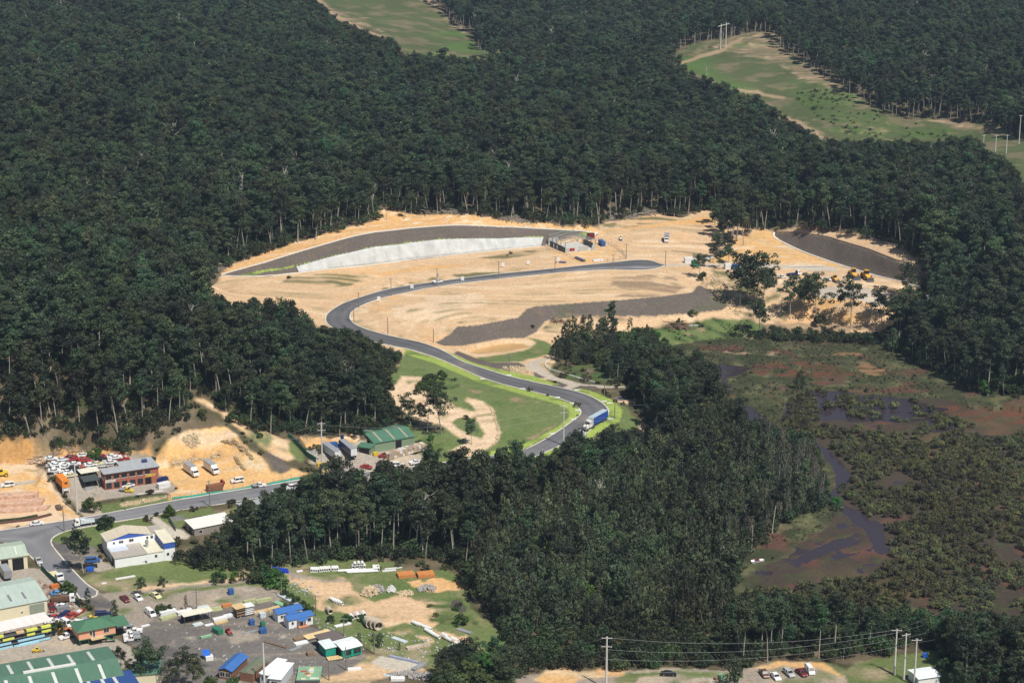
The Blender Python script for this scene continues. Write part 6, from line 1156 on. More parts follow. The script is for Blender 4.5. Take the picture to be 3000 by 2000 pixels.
def container(label, A, B, D, h, c, z=0, name="shipping_container", cat='container', ribs=True, group='shipping containers'):
    a, rz, L = gframe(A, B); a.z += z; r = empty(name, a, rz); tag(r, label, cat, group); m_ = mat("cont_"+c, [x*.9 for x in PAINT[c]], .6, .15, 1.2)
    b = MB(); b.box(0,0,.05,L,D,h); n = int(L/.5)
    for i in range(n): b.box(L*(i+.25)/n,-.05,.25,L*(i+.6)/n,-.002,h-.2)
    b.build('body', m_, r); b = MB(); b.box(-.04,.1,.2,-.002,D/2-.03,h-.15); b.box(-.04,D/2+.03,.2,-.002,D-.1,h-.15); b.build('door', m_, r); return r
container('red shipping container on the orange lot by the street', (611,1445), (653,1437.5), 2.4, 2.6, 'rust')
container('dark red container standing behind the steel frame', (1724,705), (1742,703), 2.4, 2.6, 'maroon', z=1.0)
container('blue container beside the steel frame building', (1763,723), (1774,722), 6, 2.6, 'blue')
container('white shipping container at the end of the new road', (2007,771), (2037,770), 2.4, 2.6, 'white')
container('dark green container right of the white one', (2031,783), (2047,782), 3.2, 3.0, 'green')
container('white site box on the edge of the right pad', (2125,790), (2143,789), 2.4, 2.8, 'white')
container('blue container behind the pad trees', (2146,791), (2168,790), 2.4, 2.6, 'blue')
container('long blue container at the back of the recycling yard', (948,1322), (990,1310), 2.4, 2.6, 'blue')
container('blue upright bin behind the dark trailer', (999,1303), (1008,1302), 2, 3.2, 'navy')
container('green container in the middle of the dark yard', (640,1861), (655,1856), 3.4, 1.6, 'green')
container('light green post box shaped container in the dark yard', (767,1843), (778,1841), 1.5, 2.2, 'green')
container('blue cube container left of the light green one', (733,1833), (747,1831), 1.8, 1.6, 'blue')
container('blue skip with rubbish in the dark yard', (763,1857), (782,1855), 1.8, 1.5, 'blue')
container('blue tank box behind the cabins', (764,1812), (780,1808), 1.8, 1.6, 'pale')
container('small blue crate stack on the gravel lot', (672,1743), (686,1741), 1.8, 1.7, 'blue')
container('blue skip beside the factory tree', (255,1676), (275,1675), 1.8, 1.3, 'brightblue')
container('orange skip, upper one in the repair yard', (152,1728), (175,1723), 1.6, 1.4, 'orange')
container('orange bin at the corner of the recycling shed', (1095,1337), (1109,1336), 1.6, 1.4, 'yellow')
container('yellow bin below the tall pole, upper one', (931,1368), (954,1366), 1.6, 1.3, 'yellow')
container('yellow bin below the tall pole, lower one', (942,1388), (953,1388), 1.4, 1.2, 'yellow')
container('blue dumped tray beside the brick building', (462,1415), (494,1408), 2, 1.5, 'navy')
container('blue bin behind the small tree in the repair yard', (168,1796), (206,1789), 1.8, 1.7, 'grey')
container('red scissor platform box beside the concrete panels', (1672,737), (1684,736), 1.5, 1.4, 'red')
container('pale blue box trailer on the road below the semi truck', (1706,1285), (1717,1283), 3.5, 2.4, 'white')
container('white caravan body beside the brick building', (466,1434), (500,1426), 2.1, 2.0, 'white')
b0, rz0 = heading(1953, 708, .1, -1); vehicle('boxtruck', 'white', 1953, 706, -.1, .9, 'white box truck alone on the upper dirt pad', 'vehicles on the upper site', 'grey'); vehicle('flatbed', 'white', 2325, 807, 1, -.1, 'white flatbed truck with raised tray on the right pad', 'vehicles on the upper site', 'navy'); vehicle('utetray', 'white', 2290, 815, 1, -.05, 'white ute in front of the flatbed on the right pad', 'vehicles on the upper site'); vehicle('ute', 'white', 2423, 822, 1, .1, 'white ute behind the pad trees beside the yellow machines', 'vehicles on the upper site')
# earthmovers
mach = mat("machine_yellow", (.62,.33,.05), .6, .2, 2)
def earthmover(label, u, v, dx, dy, s=1.0, c=mach, name="wheel_loader"):
    a, rz = heading(u, v, dx, dy); r = empty(name, a, rz); r.scale = (s, s, s); tag(r, label, 'machine', 'construction machines')
    b = MB(); b.extrude_y([(-3.2,1.0),(-3.2,2.2),(-.6,2.5),(1.0,2.1),(2.2,1.4),(2.2,.9)], -.95, .95); b.build('body', c, r)
    b = MB(); taper(b, -.9, .7, 2.3, .75, -.8, .5, 3.5, .7); b.build('cab', glass, r); b = MB(); b.box(-1.0,-.85,3.503,.75,.85,3.62); b.build('canopy', c, r)
    b = MB(); b.beam((1.2,-.7,1.6),(3.6,-.7,.8),.25); b.beam((1.2,.7,1.6),(3.6,.7,.8),.25); b.build('arm', c, r)
    b = MB(); b.extrude_y([(3.5,.2),(3.5,1.3),(3.8,1.4),(3.75,.5),(4.5,.25),(4.5,.15)], -1.4, 1.4); b.build('bucket', dsteel, r)
    wm2 = wheel_mesh(.85, .6).build("wheel", [tyre, c], link=False).data
    for p in ((-2.2,-1.1),(-2.2,1.1),(1.6,-1.1),(1.6,1.1)): o = bpy.data.objects.new("wheel", wm2); COL.objects.link(o); o.parent = r; o.location = (*p, .85)
earthmover('orange yellow loader, smallest of the machines on the pad', 2446, 824, .8, .5, .9); earthmover('orange yellow scraper behind the pad tree', 2500, 813, .8, .6, 1.3); earthmover('orange yellow scraper with large front wheel, the rightmost machine', 2538, 818, .8, .5, 1.3)
earthmover('small white and red skid loader on the upper pad', 1818, 702, .3, 1, .55, paint('white'), "skid_loader"); earthmover('yellow loader in the stone yard at the left edge', 4, 1395, -1, .1, .8, paint('yellow')); earthmover('red forklift beside the paper bales', 1122, 1340, 1, .1, .5, paint('red'), "forklift"); earthmover('small red loader in the dark yard', 670, 1855, .6, .7, .5, paint('red'), "skid_loader"); earthmover('red crane machine behind the red container', 650, 1421, -.3, .8, .6, paint('red'), "loader"); earthmover('small yellow machine on the concrete by the green warehouse', 110, 1909, 1, -.1, .45, paint('yellow'), "skid_loader")
# ------------------------------------------------------------ walls, drains, barriers on the slopes
def stripmesh(name, top, bot, mt, off=.25, n=6):
    """a skin from toe to top of a cut: follows the ground a little proud of it"""
    def rs_(px, N):
        p = poly_w(px); d = np.concatenate([[0], np.cumsum(np.hypot(*np.diff(p, axis=0).T))]); t = np.linspace(0, d[-1], N); return np.stack([np.interp(t, d, p[:, 0]), np.interp(t, d, p[:, 1])], 1)
    N = 150; a, b_ = rs_(top, N), rs_(bot, N); za = Hgrid(H0, a[:, 0], a[:, 1]); zb = Hgrid(H0, b_[:, 0], b_[:, 1]); b = MB(); V = []
    for i in range(N):
        for k in range(n+1):
            t = k/n; V.append((a[i, 0]*(1-t)+b_[i, 0]*t, a[i, 1]*(1-t)+b_[i, 1]*t-off, za[i]*(1-t)+zb[i]*t+off*.8))
    F = [(i*(n+1)+k, (i+1)*(n+1)+k, (i+1)*(n+1)+k+1, i*(n+1)+k+1) for i in range(N-1) for k in range(n)]; s0 = len(V)
    V += [(x, y+.8, z-.5) for x, y, z in V]; F += [tuple(s0+q for q in f[::-1]) for f in F]
    for i in range(N-1):
        F.append((i*(n+1), s0+i*(n+1), s0+(i+1)*(n+1), (i+1)*(n+1))); F.append((i*(n+1)+n, (i+1)*(n+1)+n, s0+(i+1)*(n+1)+n, s0+i*(n+1)+n))
    b.add(V, F); o = b.build(name, mt, smooth=True); return o
shot = bpy.data.materials.new("sprayed_concrete"); shot.use_nodes = True; n_ = shot.node_tree; bs = n_.nodes["Principled BSDF"]; bs.inputs["Roughness"].default_value = .9
tc = n_.nodes.new("ShaderNodeTexCoord"); mp = n_.nodes.new("ShaderNodeMapping"); mp.inputs["Scale"].default_value = (.25, .25, .07); no = n_.nodes.new("ShaderNodeTexNoise"); no.inputs["Scale"].default_value = 1.0; no.inputs["Detail"].default_value = 8; no.inputs["Roughness"].default_value = .65
cr_ = n_.nodes.new("ShaderNodeValToRGB"); cr_.color_ramp.elements[0].position = .35; cr_.color_ramp.elements[0].color = (.41,.42,.41,1); cr_.color_ramp.elements[1].position = .62; cr_.color_ramp.elements[1].color = (.57,.58,.56,1)
n_.links.new(tc.outputs["Object"], mp.inputs[0]); n_.links.new(mp.outputs[0], no.inputs[0]); n_.links.new(no.outputs[0], cr_.inputs[0]); n_.links.new(cr_.outputs[0], bs.inputs["Base Color"])
bp_ = n_.nodes.new("ShaderNodeBump"); bp_.inputs["Strength"].default_value = .8; bp_.inputs["Distance"].default_value = .8; n_.links.new(no.outputs[0], bp_.inputs["Height"]); n_.links.new(bp_.outputs[0], bs.inputs["Normal"])
WT = [(868,781.6),(930,764),(1008,745),(1060,734),(1110,725.5),(1202,712),(1266,706),(1330,703),(1480,699),(1592,696)]; WB = [(876,797),(930,790),(1008,782),(1060,776),(1110,771),(1202,758),(1266,752),(1330,745),(1480,729),(1585,719)]
o = stripmesh("retaining_wall", WT, WB, shot); tag(o, 'long pale grey sprayed concrete retaining wall under the dark embankment', 'wall')
dc = mat("drain_concrete", (.72,.69,.62), .8, .1, .8); dcd = mat("drain_dark", (.16,.13,.11), .9, .1, 1)
for px, wd, lb, m_ in (([(649,804),(700,789),(763,773),(820,754),(881,736.5),(960,713),(1034,692),(1100,680),(1200,669),(1270,663),(1337,659),(1410,661),(1483,665),(1592,670),(1700,676.5),(1750,681)], .8, 'pale drain kerb along the top of the long dark embankment', dc),
 ([(648,807),(705,809),(790,808.5),(874,798),(1008,783.5),(1110,772.5),(1227,756.5),(1330,746.5),(1480,730.5),(1585,720.5)], .7, 'white drain kerb along the foot of the retaining wall', dc),
 ([(2268,682),(2266,690),(2275,700),(2291,709),(2320,723),(2355,739),(2400,755),(2457,775),(2520,794),(2585,813),(2661,831),(2700,840)], 1.0, 'white drain kerb along the foot of the right embankment', dc),
 ([(2270,680),(2324,679.5),(2419,692),(2480,711),(2546,731),(2648,772),(2720,802)], .6, 'thin dark topped drain along the top of the right embankment', dcd),
 ([(1750,681),(1740,690),(1733,697)], .7, 'short white drain at the end of the long embankment', dc)):
    o = strip_kerb("drain_kerb", np.array(smooth_line(poly_w(px))), wd, .25, m_); tag(o, lb, 'drain')
# white edging of the track
pw = np.array(smooth_line(poly_w([(1618,1052),(1604,1056),(1598,1066),(1598,1075),(1612,1084),(1640,1092),(1680,1104),(1720,1114),(1755,1125)]))); bar = MB()
d = np.concatenate([[0], np.cumsum(np.hypot(*np.diff(pw, axis=0).T))]); t = 0
r = empty("track_barrier", (pw[0][0], pw[0][1], float(Hgrid(HT, *pw[0])))); tag(r, 'low white segmented barrier along the curved gravel track', 'barrier')
while t < d[-1]-1:
    p = np.array([np.interp(t, d, pw[:, 0]), np.interp(t, d, pw[:, 1])]); q = np.array([np.interp(t+3.2, d, pw[:, 0]), np.interp(t+3.2, d, pw[:, 1])])
    b = MB(); b.beam((p[0], p[1], float(Hgrid(HT, *p))+.3), (q[0], q[1], float(Hgrid(HT, *q))+.3), .35, .5); o = b.build("barrier_segment", mat("barrier_white", (.7,.7,.66), .7, .15, 1), r); o.matrix_parent_inverse = Matrix.Translation(-r.location); t += 3.7
# ------------------------------------------------------------ fences
def fence(label, px, h, m_, gap=3.0, solid=True, post=dsteel, name="fence", rails=0, th=.06, group=None):
    pw = poly_w(px); r = empty(name, (pw[0][0], pw[0][1], float(Hgrid(HT, *pw[0])))); tag(r, label, 'fence', group); inv = Matrix.Translation(-r.location); pts = [Vector(pw[0])]
    for p in pw[1:]:
        p = Vector(p); a_ = pts[-1].copy(); n = max(1, int((p-a_).length/gap)); pts += [a_.lerp(p, k/n) for k in range(1, n+1)]
    zz = [float(Hgrid(HT, p.x, p.y)) for p in pts]; b = MB()
    for i in range(len(pts)-1):
        p, q = pts[i], pts[i+1]
        if solid: d_ = (q-p).normalized(); n_ = Vector((-d_.y, d_.x))*th/2; b.add([(p.x-n_.x,p.y-n_.y,zz[i]),(q.x-n_.x,q.y-n_.y,zz[i+1]),(q.x+n_.x,q.y+n_.y,zz[i+1]),(p.x+n_.x,p.y+n_.y,zz[i]),(p.x-n_.x,p.y-n_.y,zz[i]+h),(q.x-n_.x,q.y-n_.y,zz[i+1]+h),(q.x+n_.x,q.y+n_.y,zz[i+1]+h),(p.x+n_.x,p.y+n_.y,zz[i]+h)], [(0,1,5,4),(2,3,7,6),(4,5,6,7),(1,2,6,5),(3,0,4,7)])
        else:
            for k in range(rails): z_ = h*(k+.5)/rails; b.beam((p.x,p.y,zz[i]+z_),(q.x,q.y,zz[i+1]+z_),.035)
    o = b.build("fence_panel", m_, r); o.matrix_parent_inverse = inv
    for i, p in enumerate(pts[:100]): b = MB(); b.tube((p.x,p.y,zz[i]-.2),(p.x,p.y,zz[i]+h+.12),.05,n=5); o = b.build("fence_post", post, r); o.matrix_parent_inverse = inv
fgreen = mat("fence_green", (.025,.11,.075), .8, .2, 1); silt = mat("silt_fence_teal", (.04,.36,.29), .7, .15, 1)
fence('dark green screen fence sloping down to the recycling yard', [(843,1280),(860,1297),(880,1318),(900,1340),(926,1356)], 2.2, fgreen)
fence('teal silt fence along the street in front of the orange lot', [(505,1462),(560,1456),(653,1441),(700,1433),(742,1425)], .8, silt, 2.5)
fence('teal silt fence along the street, right piece up to the tall pole', [(785,1421),(830,1411),(880,1401)], .8, silt, 2.5)
fence('wire fence along the street front of the orange lot', [(500,1461),(560,1454),(653,1438),(742,1422),(800,1413),(880,1398)], 1.8, steel, 3.5, False, rails=3)
fence('dark green screen fence along the repair yard', [(120,1668),(150,1700),(185,1730),(215,1760),(235,1780)], 2.0, fgreen)
fence('wire fence around the right of the steel frame site', [(1742,700),(1775,712),(1800,724),(1820,738),(1833,756)], 1.8, steel, 3, False, rails=5)
fence('wire fence along the front of the steel frame site', [(1833,757),(1800,764),(1760,769),(1740,772)], 1.8, steel, 3, False, rails=4)
fence('wire fence along the left of the steel frame site', [(1590,718),(1620,735),(1660,750),(1700,768)], 1.8, steel, 3, False, rails=5)
fence('low rusty fence line between the dark yard and pipe yard', [(860,1775),(910,1810),(950,1838),(1000,1862),(1050,1885),(1085,1910)], 1.2, steel, 3.5, False, rails=3)
fence('grey timber fence beside the small workshop', [(497,1527),(515,1556)], 1.8, mat("fence_grey", (.25,.25,.24), .8, .2, 1)); fence('grey timber fence across the back of the workshop yard', [(498,1527),(542,1522)], 1.8, mat("fence_grey", (.25,.25,.24), .8, .2, 1))
fence('silver low wall in front of the brick building', [(400,1450),(440,1443),(478,1437)], .5, fwhite, 4)
# ------------------------------------------------------------ poles and wires
wood = mat("pole_wood", (.20,.17,.14), .85, .2, 1); pconc = mat("pole_concrete", (.60,.58,.53), .8, .12, 1); wirem = mat("wire", (.30,.31,.32), .5, .1, 1)
def pole(label, ub, vb, vt, kind='timber', arms=1, group='power poles', ry=None):
    p = W(ub, vb); dist = math.hypot(p.y, p.z-CAMH); s = FPX/ (p.y*cp-(p.z-CAMH)*sp); h = (vb-vt)/(s*math.cos(math.atan2(CAMH-p.z, p.y)))
    big = kind == 'concrete'; r = empty("power_pole" if kind != 'light' else "street_light", p, R(ry) if ry is not None else R(rng.uniform(-15, 25))); tag(r, label, 'pole', group)
    b = MB(); b.tube((0,0,-.5),(0,0,h),.34 if big else .2,.2 if big else .13,8); b.build('shaft', pconc if big else wood, r)
    for k in range(arms):
        z_ = h-.5-k*(2.6 if big else 1.1); w2 = 1.5 if big else 1.2; b = MB(); b.beam((-w2,0,z_),(w2,0,z_),.13); b.build('crossarm', pconc if big else wood, r)
        for x_ in (-w2*.9,-w2*.3,w2*.3,w2*.9): b = MB(); b.tube((x_,0,z_+.07),(x_,0,z_+.32),.06,n=6); b.build('insulator', fwhite, r)
    if kind == 'transformer': b = MB(); b.tube((.45,0,h*.55),(.45,0,h*.55+1.3),.4,n=10); b.build('transformer', steel, r)
    if kind == 'light': b = MB(); b.beam((0,0,h-.2),(2.2,0,h),.09); b.box(1.7,-.2,h-.06,2.6,.2,h+.12); b.build('lamp_arm', steel, r)
    return Vector((p.x, p.y, p.z+h)), r
PO = {}
for key, *a in [
 ('a','tall white pole between the orange container and brick building driveway',227,1500,1353,'concrete',0), ('b','timber pole at the corner of the grass verge by the tow truck',188.5,1557,1480,'timber',1), ('c','timber pole on the street beside the red container',615,1483,1407,'timber',2),
 ('d','tall white pole beside the recycling yard entrance',945,1390,1238,'concrete',3), ('e','tall white pole on the lawn inside the sharp bend',1651,1306,1187,'concrete',2), ('e2','timber pole rising from the trees below the recycling yard',1003,1425,1345,'timber',3),
 ('f','street light pole on the verge by the sediment pond',1492,1089,1039,'light',1), ('g','street light pole outside the bend beside the gravel track',1770.6,1161,1109,'light',1), ('h','street light pole outside the bend behind the blue truck',1801,1225,1163,'light',1), ('i','street light pole in front of the blue truck',1717,1279,1229,'light',1),
 ('j','timber pole inside the first bend, the lower of the pair',1037,944,889,'timber',2), ('k','timber pole inside the first bend, the upper of the pair',1051.5,901,856,'timber',1), ('l','timber pole on the upper road left of the white ute',1146,866.6,814,'timber',1), ('m','transformer pole beside the white ute on the upper road',1280.6,838.5,785,'transformer',1), ('n','timber pole on the upper road in the middle of the terrace',1461,817,764.5,'timber',1), ('o','transformer pole left of the steel frame site gate',1626,799.5,750.5,'transformer',1),
 ('p','timber pole in front of the steel frame site gate',1795.7,788,745,'timber',1), ('q','timber pole at the fence corner of the steel frame site',1834.7,758,713.5,'timber',1), ('r','timber pole at the end of the cul-de-sac',1949.5,778.6,735,'timber',1), ('s','timber pole on the pale lot edge below the bend',1136.5,981,930,'timber',0), ('t','timber pole on the pale lot edge above the sediment pond',1270,1003,962,'timber',0),
 ('u','timber pole with two crossarms among the roofing stacks',577,1790,1721,'timber',2), ('v','timber pole at the hedge end of the gravel lot',825,1748,1690,'timber',1), ('w','timber pole behind the blue roofed cabins',925.5,1804,1743,'timber',1), ('x','white pole in front of the unfinished cabin',775,2010,1886,'concrete',0), ('y','timber pole beside the patchwork floor',964,1992,1934,'timber',1),
 ('z','timber pole in the pipe yard behind the dark shed',1008,1861.5,1809,'timber',1), ('A','timber pole in the pipe yard by the sand corner',1096.7,1916,1851,'timber',1), ('B','dark timber pole in front of the teal cabin',1014,1962,1895,'timber',0),
 ('C','tall white pole at the bottom edge beside the swamp oaks',1776,2016,1867,'concrete',2), ('D','tall white pole, left of the three at bottom right',2620,1976,1844,'concrete',1), ('E','tall white pole, middle of the three at bottom right',2647.6,1987,1857,'concrete',1), ('F','tall white pole, right of the three at bottom right',2678,2006,1872.6,'concrete',1),
 ('G','short white pole, leftmost on the far right hillside',2880,439.5,395,'concrete',1), ('H','white pole, second from left on the far right hillside',2915,456,395,'concrete',1), ('I','white pole, third from left on the far right hillside',2947.6,449,395,'concrete',1), ('J','tallest white pole at the right edge of the hillside',2985,423,338,'concrete',1)]:
    PO[key], _r = pole(*a)
p1, p2 = W(2110.7,145), W(2126,141); r = empty("pylon", (p1+p2)/2); tag(r, 'white H shaped pylon on the grassy hilltop', 'pylon', 'power poles'); inv = Matrix.Translation(-r.location); hh_ = 20
for p in (p1, p2): b = MB(); b.tube(p-Vector((0,0,1)), p+Vector((0,0,hh_)), .42, .32, 8); o = b.build('leg', pconc, r); o.matrix_parent_inverse = inv
b = MB(); d_ = (p2-p1).normalized(); b.beam(p1-d_*3+Vector((0,0,hh_-1.5)), p2+d_*3+Vector((0,0,hh_-1.5)), .4); o = b.build('crossarm', pconc, r); o.matrix_parent_inverse = inv
p1, p2 = W(1930,150), W(1948,150)
def wire(label, a_, b_2, sag, rad=.024, n=14):
    b = MB(); q = Vector(a_)
    for i in range(1, n+1):
        t = i/n; p = Vector(a_).lerp(Vector(b_2), t); p.z -= sag*4*t*(1-t); b.tube(q, p, rad, n=4, cap=False); q = p
    o = b.build("power_line", wirem); tag(o, label, 'wire', 'power lines'); return o
def FPt(u, v, y):   # a point on the pixel's ray at ground distance y
    dx, dy, dz = ray(u, v); return Vector((float(dx/dy*y), y, float(CAMH+dz/dy*y)))
E_ = Vector((1, .1, 0)).normalized()
for i, (dz, v2) in enumerate(((-.4,1040),(-3.2,1056),(-5.5,1075),(-6.5,1088))):
    wire('%s wire crossing the marsh to the right edge' % ['top','second','third','lowest'][i], PO['e']+Vector((0,0,dz)), FPt(3080, v2, 1030), 7)
for i, (dz, key, v2) in enumerate(((-.3,'D',1650),(-4,'D',1700),(-7,'E',1745),(-11,'F',1790))):
    wire('%s wire from the lone bottom pole to the three poles' % ['top','second','third','lowest'][i], PO['C']+Vector((0,0,dz)), PO[key]+Vector((0,0,-1.2 if i else -.2)), 3)
    wire('%s wire from the three poles over the mangroves' % ['top','second','third','lowest'][i], PO[key]+Vector((0,0,-1.2 if i else -.2)), FPt(3080, v2-70, 720), 4)
    wire('%s wire from the lone bottom pole over the bottom trees' % ['top','second','third','lowest'][i], PO['C']+Vector((0,0,dz)), FPt(1250, 1925+i*16, 612), 3)
wire('wire from the tall yard pole to the lawn pole, upper', PO['d']+Vector((0,0,-1)), PO['e']+Vector((0,0,-1)), 4); wire('wire from the tall yard pole to the lawn pole, lower', PO['d']+Vector((0,0,-4)), PO['e']+Vector((0,0,-4)), 4)
wire('wire from the driveway pole to the tall yard pole, upper', PO['a']+Vector((0,0,-.4)), PO['d']+Vector((0,0,-.6)), 4, .024); wire('wire from the driveway pole to the tall yard pole, lower', PO['a']+Vector((0,0,-3)), PO['d']+Vector((0,0,-3)), 4, .024)
# ------------------------------------------------------------ logs, rocks, pipes, stacks
logm = mat("log_grey", (.27,.24,.20), .9, .35, 1.5); logb = mat("log_brown", (.20,.13,.09), .9, .3, 1.5)
def log_pile(label, px, n, w2=3, m_=logm, Ls=(3, 9), r_=.2):
    pw = poly_w(px); d = np.concatenate([[0], np.cumsum(np.hypot(*np.diff(pw, axis=0).T))]); b = MB(); c0 = Vector((*pw[0], float(Hgrid(HT, *pw[0]))))
    for i in range(n):
        t = rng.uniform(0, d[-1]); x = np.interp(t, d, pw[:, 0])+rng.uniform(-w2, w2)*.4; y = np.interp(t, d, pw[:, 1])+rng.uniform(-w2, w2); z = float(Hgrid(HT, x, y))+abs(rng.gauss(0, .55))+.15
        L = rng.uniform(*Ls); a_ = rng.uniform(-.5, .5)+(0 if rng.random() < .75 else 1.5); dv = Vector((math.cos(a_), math.sin(a_), rng.uniform(-.12, .18)))*L/2; c_ = Vector((x, y, z))-c0
        rr = r_*rng.uniform(.5, 1.4); b.tube(c_-dv, c_+dv, rr, rr*.6, 6)
        if rng.random() < .4: b.tube(c_+dv*.3, c_+dv*.8+Vector((rng.uniform(-1,1), rng.uniform(-1,1), rng.uniform(.2,1.3))), rr*.4, rr*.15, 4)
    o = b.build("log_pile", m_, loc=c0); tag(o, label, 'log pile', 'felled timber along the clearing')
log_pile('grey log pile left of the tall bare tree above the embankment', [(900,688),(950,672),(1005,657)], 90); log_pile('largest grey log pile above the middle of the embankment', [(1222,622),(1290,616),(1360,624)], 130, 4); log_pile('grey log pile above the right end of the embankment', [(1457,636),(1500,642),(1549,652)], 80)
log_pile('log pile with an upturned stump behind the steel frame', [(1618,650),(1676,660)], 50); log_pile('long log pile on the bank above the upper pad', [(1784,644),(1850,632),(1914,624)], 90); log_pile('dark branch heap behind the right embankment', [(2350,662),(2420,668),(2490,676)], 110, 5, logb); log_pile('brushwood heap on the right above the embankment', [(2540,690),(2600,705),(2640,722)], 90, 4, logm)
log_pile('branch litter at the left tip of the embankment', [(625,795),(650,780),(680,768)], 60, 3); log_pile('small timber heap on the brown ground below the lower embankment', [(1618,942),(1650,944),(1680,940)], 22, 1.2, logb, (2, 4)); log_pile('stack of dark poles in the green patch right of the track', [(1975,955),(2010,962)], 40, 2, logb, (7, 10)); log_pile('broken timber heap at the foot of the left cutting', [(90,1350),(112,1350),(130,1356)], 40, 1.5, mat("timber_pale", (.55,.42,.3), .8, .2, 1), (2, 4)); log_pile('grey branches on the cut bank above the wreck yard', [(150,1340),(200,1320),(260,1322)], 40, 2, logm, (2, 5), .1); log_pile('burnt branches beside the gully pines', [(2090,720),(2110,735),(2150,742)], 60, 4, logb, (3, 7), .1)
def rocks(label, px, n, sz, m_, hgt=.6, name="rock_pile", kind=None):
    pw = poly_w(px); x0, y0 = pw.min(0); x1, y1 = pw.max(0); cx, cy = pw.mean(0); c0 = Vector((cx, cy, float(Hgrid(HT, cx, cy)))); b = MB(); k = 0; md = max(x1-x0, y1-y0)/2
    while k < n:
        x, y = rng.uniform(x0, x1), rng.uniform(y0, y1)
        if not inpoly(np.array([x]), np.array([y]), pw)[0]: continue
        k += 1; dd = max(0, 1-math.hypot((x-cx)/max(x1-x0, .1)*2, (y-cy)/max(y1-y0, .1)*2)); z = float(Hgrid(HT, x, y))-c0.z+hgt*dd*rng.uniform(.5, 1); s = sz*rng.uniform(.5, 1.5)
        M_ = Matrix.Rotation(rng.uniform(0, 6), 3, (rng.random(), rng.random(), rng.random()+.01)); b.obox((x-cx, y-cy, z+s*.3), M_ @ Vector((s*.6,0,0)), M_ @ Vector((0,s*.45,0)), M_ @ Vector((0,0,s*.35)))
    o = b.build(name, m_, loc=c0); tag(o, label, None if kind else 'rocks', None if kind else 'rock piles', kind)
rk = mat("rock_tan", (.50,.40,.26), .9, .3, 1.5); rkg = mat("rock_grey", (.34,.32,.30), .9, .25, 1.5); rkw = mat("rock_white", (.62,.62,.60), .9, .1, 1.5)
rocks('tan rock pile in the pipe yard, left one', [(1055,1745),(1070,1718),(1100,1720),(1115,1738),(1085,1748)], 150, .6, rk, 1.5); rocks('grey gravel heap behind the tan rock pile', [(1085,1722),(1100,1712),(1130,1728),(1120,1740)], 120, .4, rkg, 1.4); rocks('white sand heap beside the rock pile', [(1132,1730),(1145,1718),(1160,1728),(1155,1736),(1138,1736)], 260, .35, rkw, 2.0); rocks('low tan rock spread right of the white heap', [(1160,1735),(1205,1730),(1212,1742),(1170,1748)], 140, .45, rk, .5); rocks('grey rock heap, the rightmost in the pipe yard', [(1220,1725),(1250,1713),(1282,1726),(1270,1733),(1230,1735)], 170, .45, rkg, 1.3)
rocks('pale broken rock on the orange cutting', [(530,1284),(548,1276),(568,1272),(580,1284),(596,1300),(574,1308),(560,1314),(546,1302)], 110, .42, rk, 0); rocks('dark rock ledge across the upper orange cutting', [(648,1288),(690,1294),(716,1312),(742,1346),(736,1348),(708,1318),(684,1300),(648,1294)], 200, .55, mat('ledge_rock', (.34,.25,.14), .9, .3, 1.5), .1); rocks('short rock ledge low in the orange cutting', [(686,1338),(692,1336),(704,1356),(720,1376),(714,1378),(698,1360)], 90, .55, mat('ledge_rock', (.34,.25,.14)), .1); rocks('weathered rock band behind the two box trucks', [(500,1352),(560,1336),(640,1326),(650,1334),(570,1346),(505,1360)], 170, .5, rk, 0); rocks('grey concrete rubble along the bottom of the sand corner', [(1130,1975),(1200,1965),(1280,1975),(1250,1992),(1150,1990)], 220, .5, rkg, .7)
rocks('rock lined gully beside the new road', [(1470,1078),(1500,1070),(1540,1078),(1562,1092),(1530,1094),(1480,1086)], 170, .5, rk, .1); rocks('pale rocks scattered down the gully below the cul-de-sac', [(2050,830),(2090,800),(2140,850),(2180,900),(2160,925),(2110,880)], 260, .6, rk, .2, "scattered_rocks", 'stuff')
rocks('stones edging the curved sand driveway', [(1435,1187),(1448,1212),(1464,1262),(1460,1292),(1440,1312),(1436,1308),(1452,1290),(1457,1262),(1442,1214),(1430,1190)], 130, .38, rk, 0, "edging_stones", 'stuff'); rocks('stone litter on the orange shoulder of the cut', [(1868,1232),(1925,1258),(1928,1278),(1870,1262)], 60, .5, rk, 0)
rocks('rubble strip below the brick building', [(350,1476),(430,1463),(490,1454),(480,1462),(400,1478),(360,1484)], 150, .4, rk, .1); rocks('debris heap beside the blue container in the recycling yard', [(898,1325),(925,1322),(932,1345),(915,1350)], 120, .8, rkg, .8)
# concrete pipes
pw_ = mat("pipe_white", (.74,.74,.71), .8, .1, 1); pt_ = mat("pipe_tan", (.50,.42,.33), .85, .15, 1); pin = mat("pipe_inside", (.05,.05,.05), .9, .1, 1)
PM = {}
def pipe(u, v, dx, dy, rad, L, m_, label, group, z=0):
    k = (rad, L, m_.name)
    if k not in PM: b = MB(); b.tube((-L/2,0,rad),(L/2,0,rad),rad,n=14,hollow=.8); PM[k] = b.build("concrete_pipe", m_, link=False).data
    a_, rz = heading(u, v, dx, dy); o = bpy.data.objects.new("concrete_pipe", PM[k]); COL.objects.link(o); o.location = (a_.x, a_.y, float(Hgrid(HT, a_.x, a_.y))+z); o.rotation_euler.z = rz; tag(o, label, 'pipe', group)
for i in range(12): pipe(913+i*6.4+(i > 8)*4, 1672-i*.4, .1, 1, .55, 2.4, pw_, 'white concrete pipe in the long row, %s from the left' % (ordn+['twelfth'])[i], 'white pipes in the far row')
for i in range(7): pipe(1034+i*5.5, 1661, .1, 1, .5, 2.2, pw_, 'white pipe end on behind the stacked long pipes, %s from the left' % ordn[i], 'white pipes in the second stack', z=.9 if i % 2 else 0)
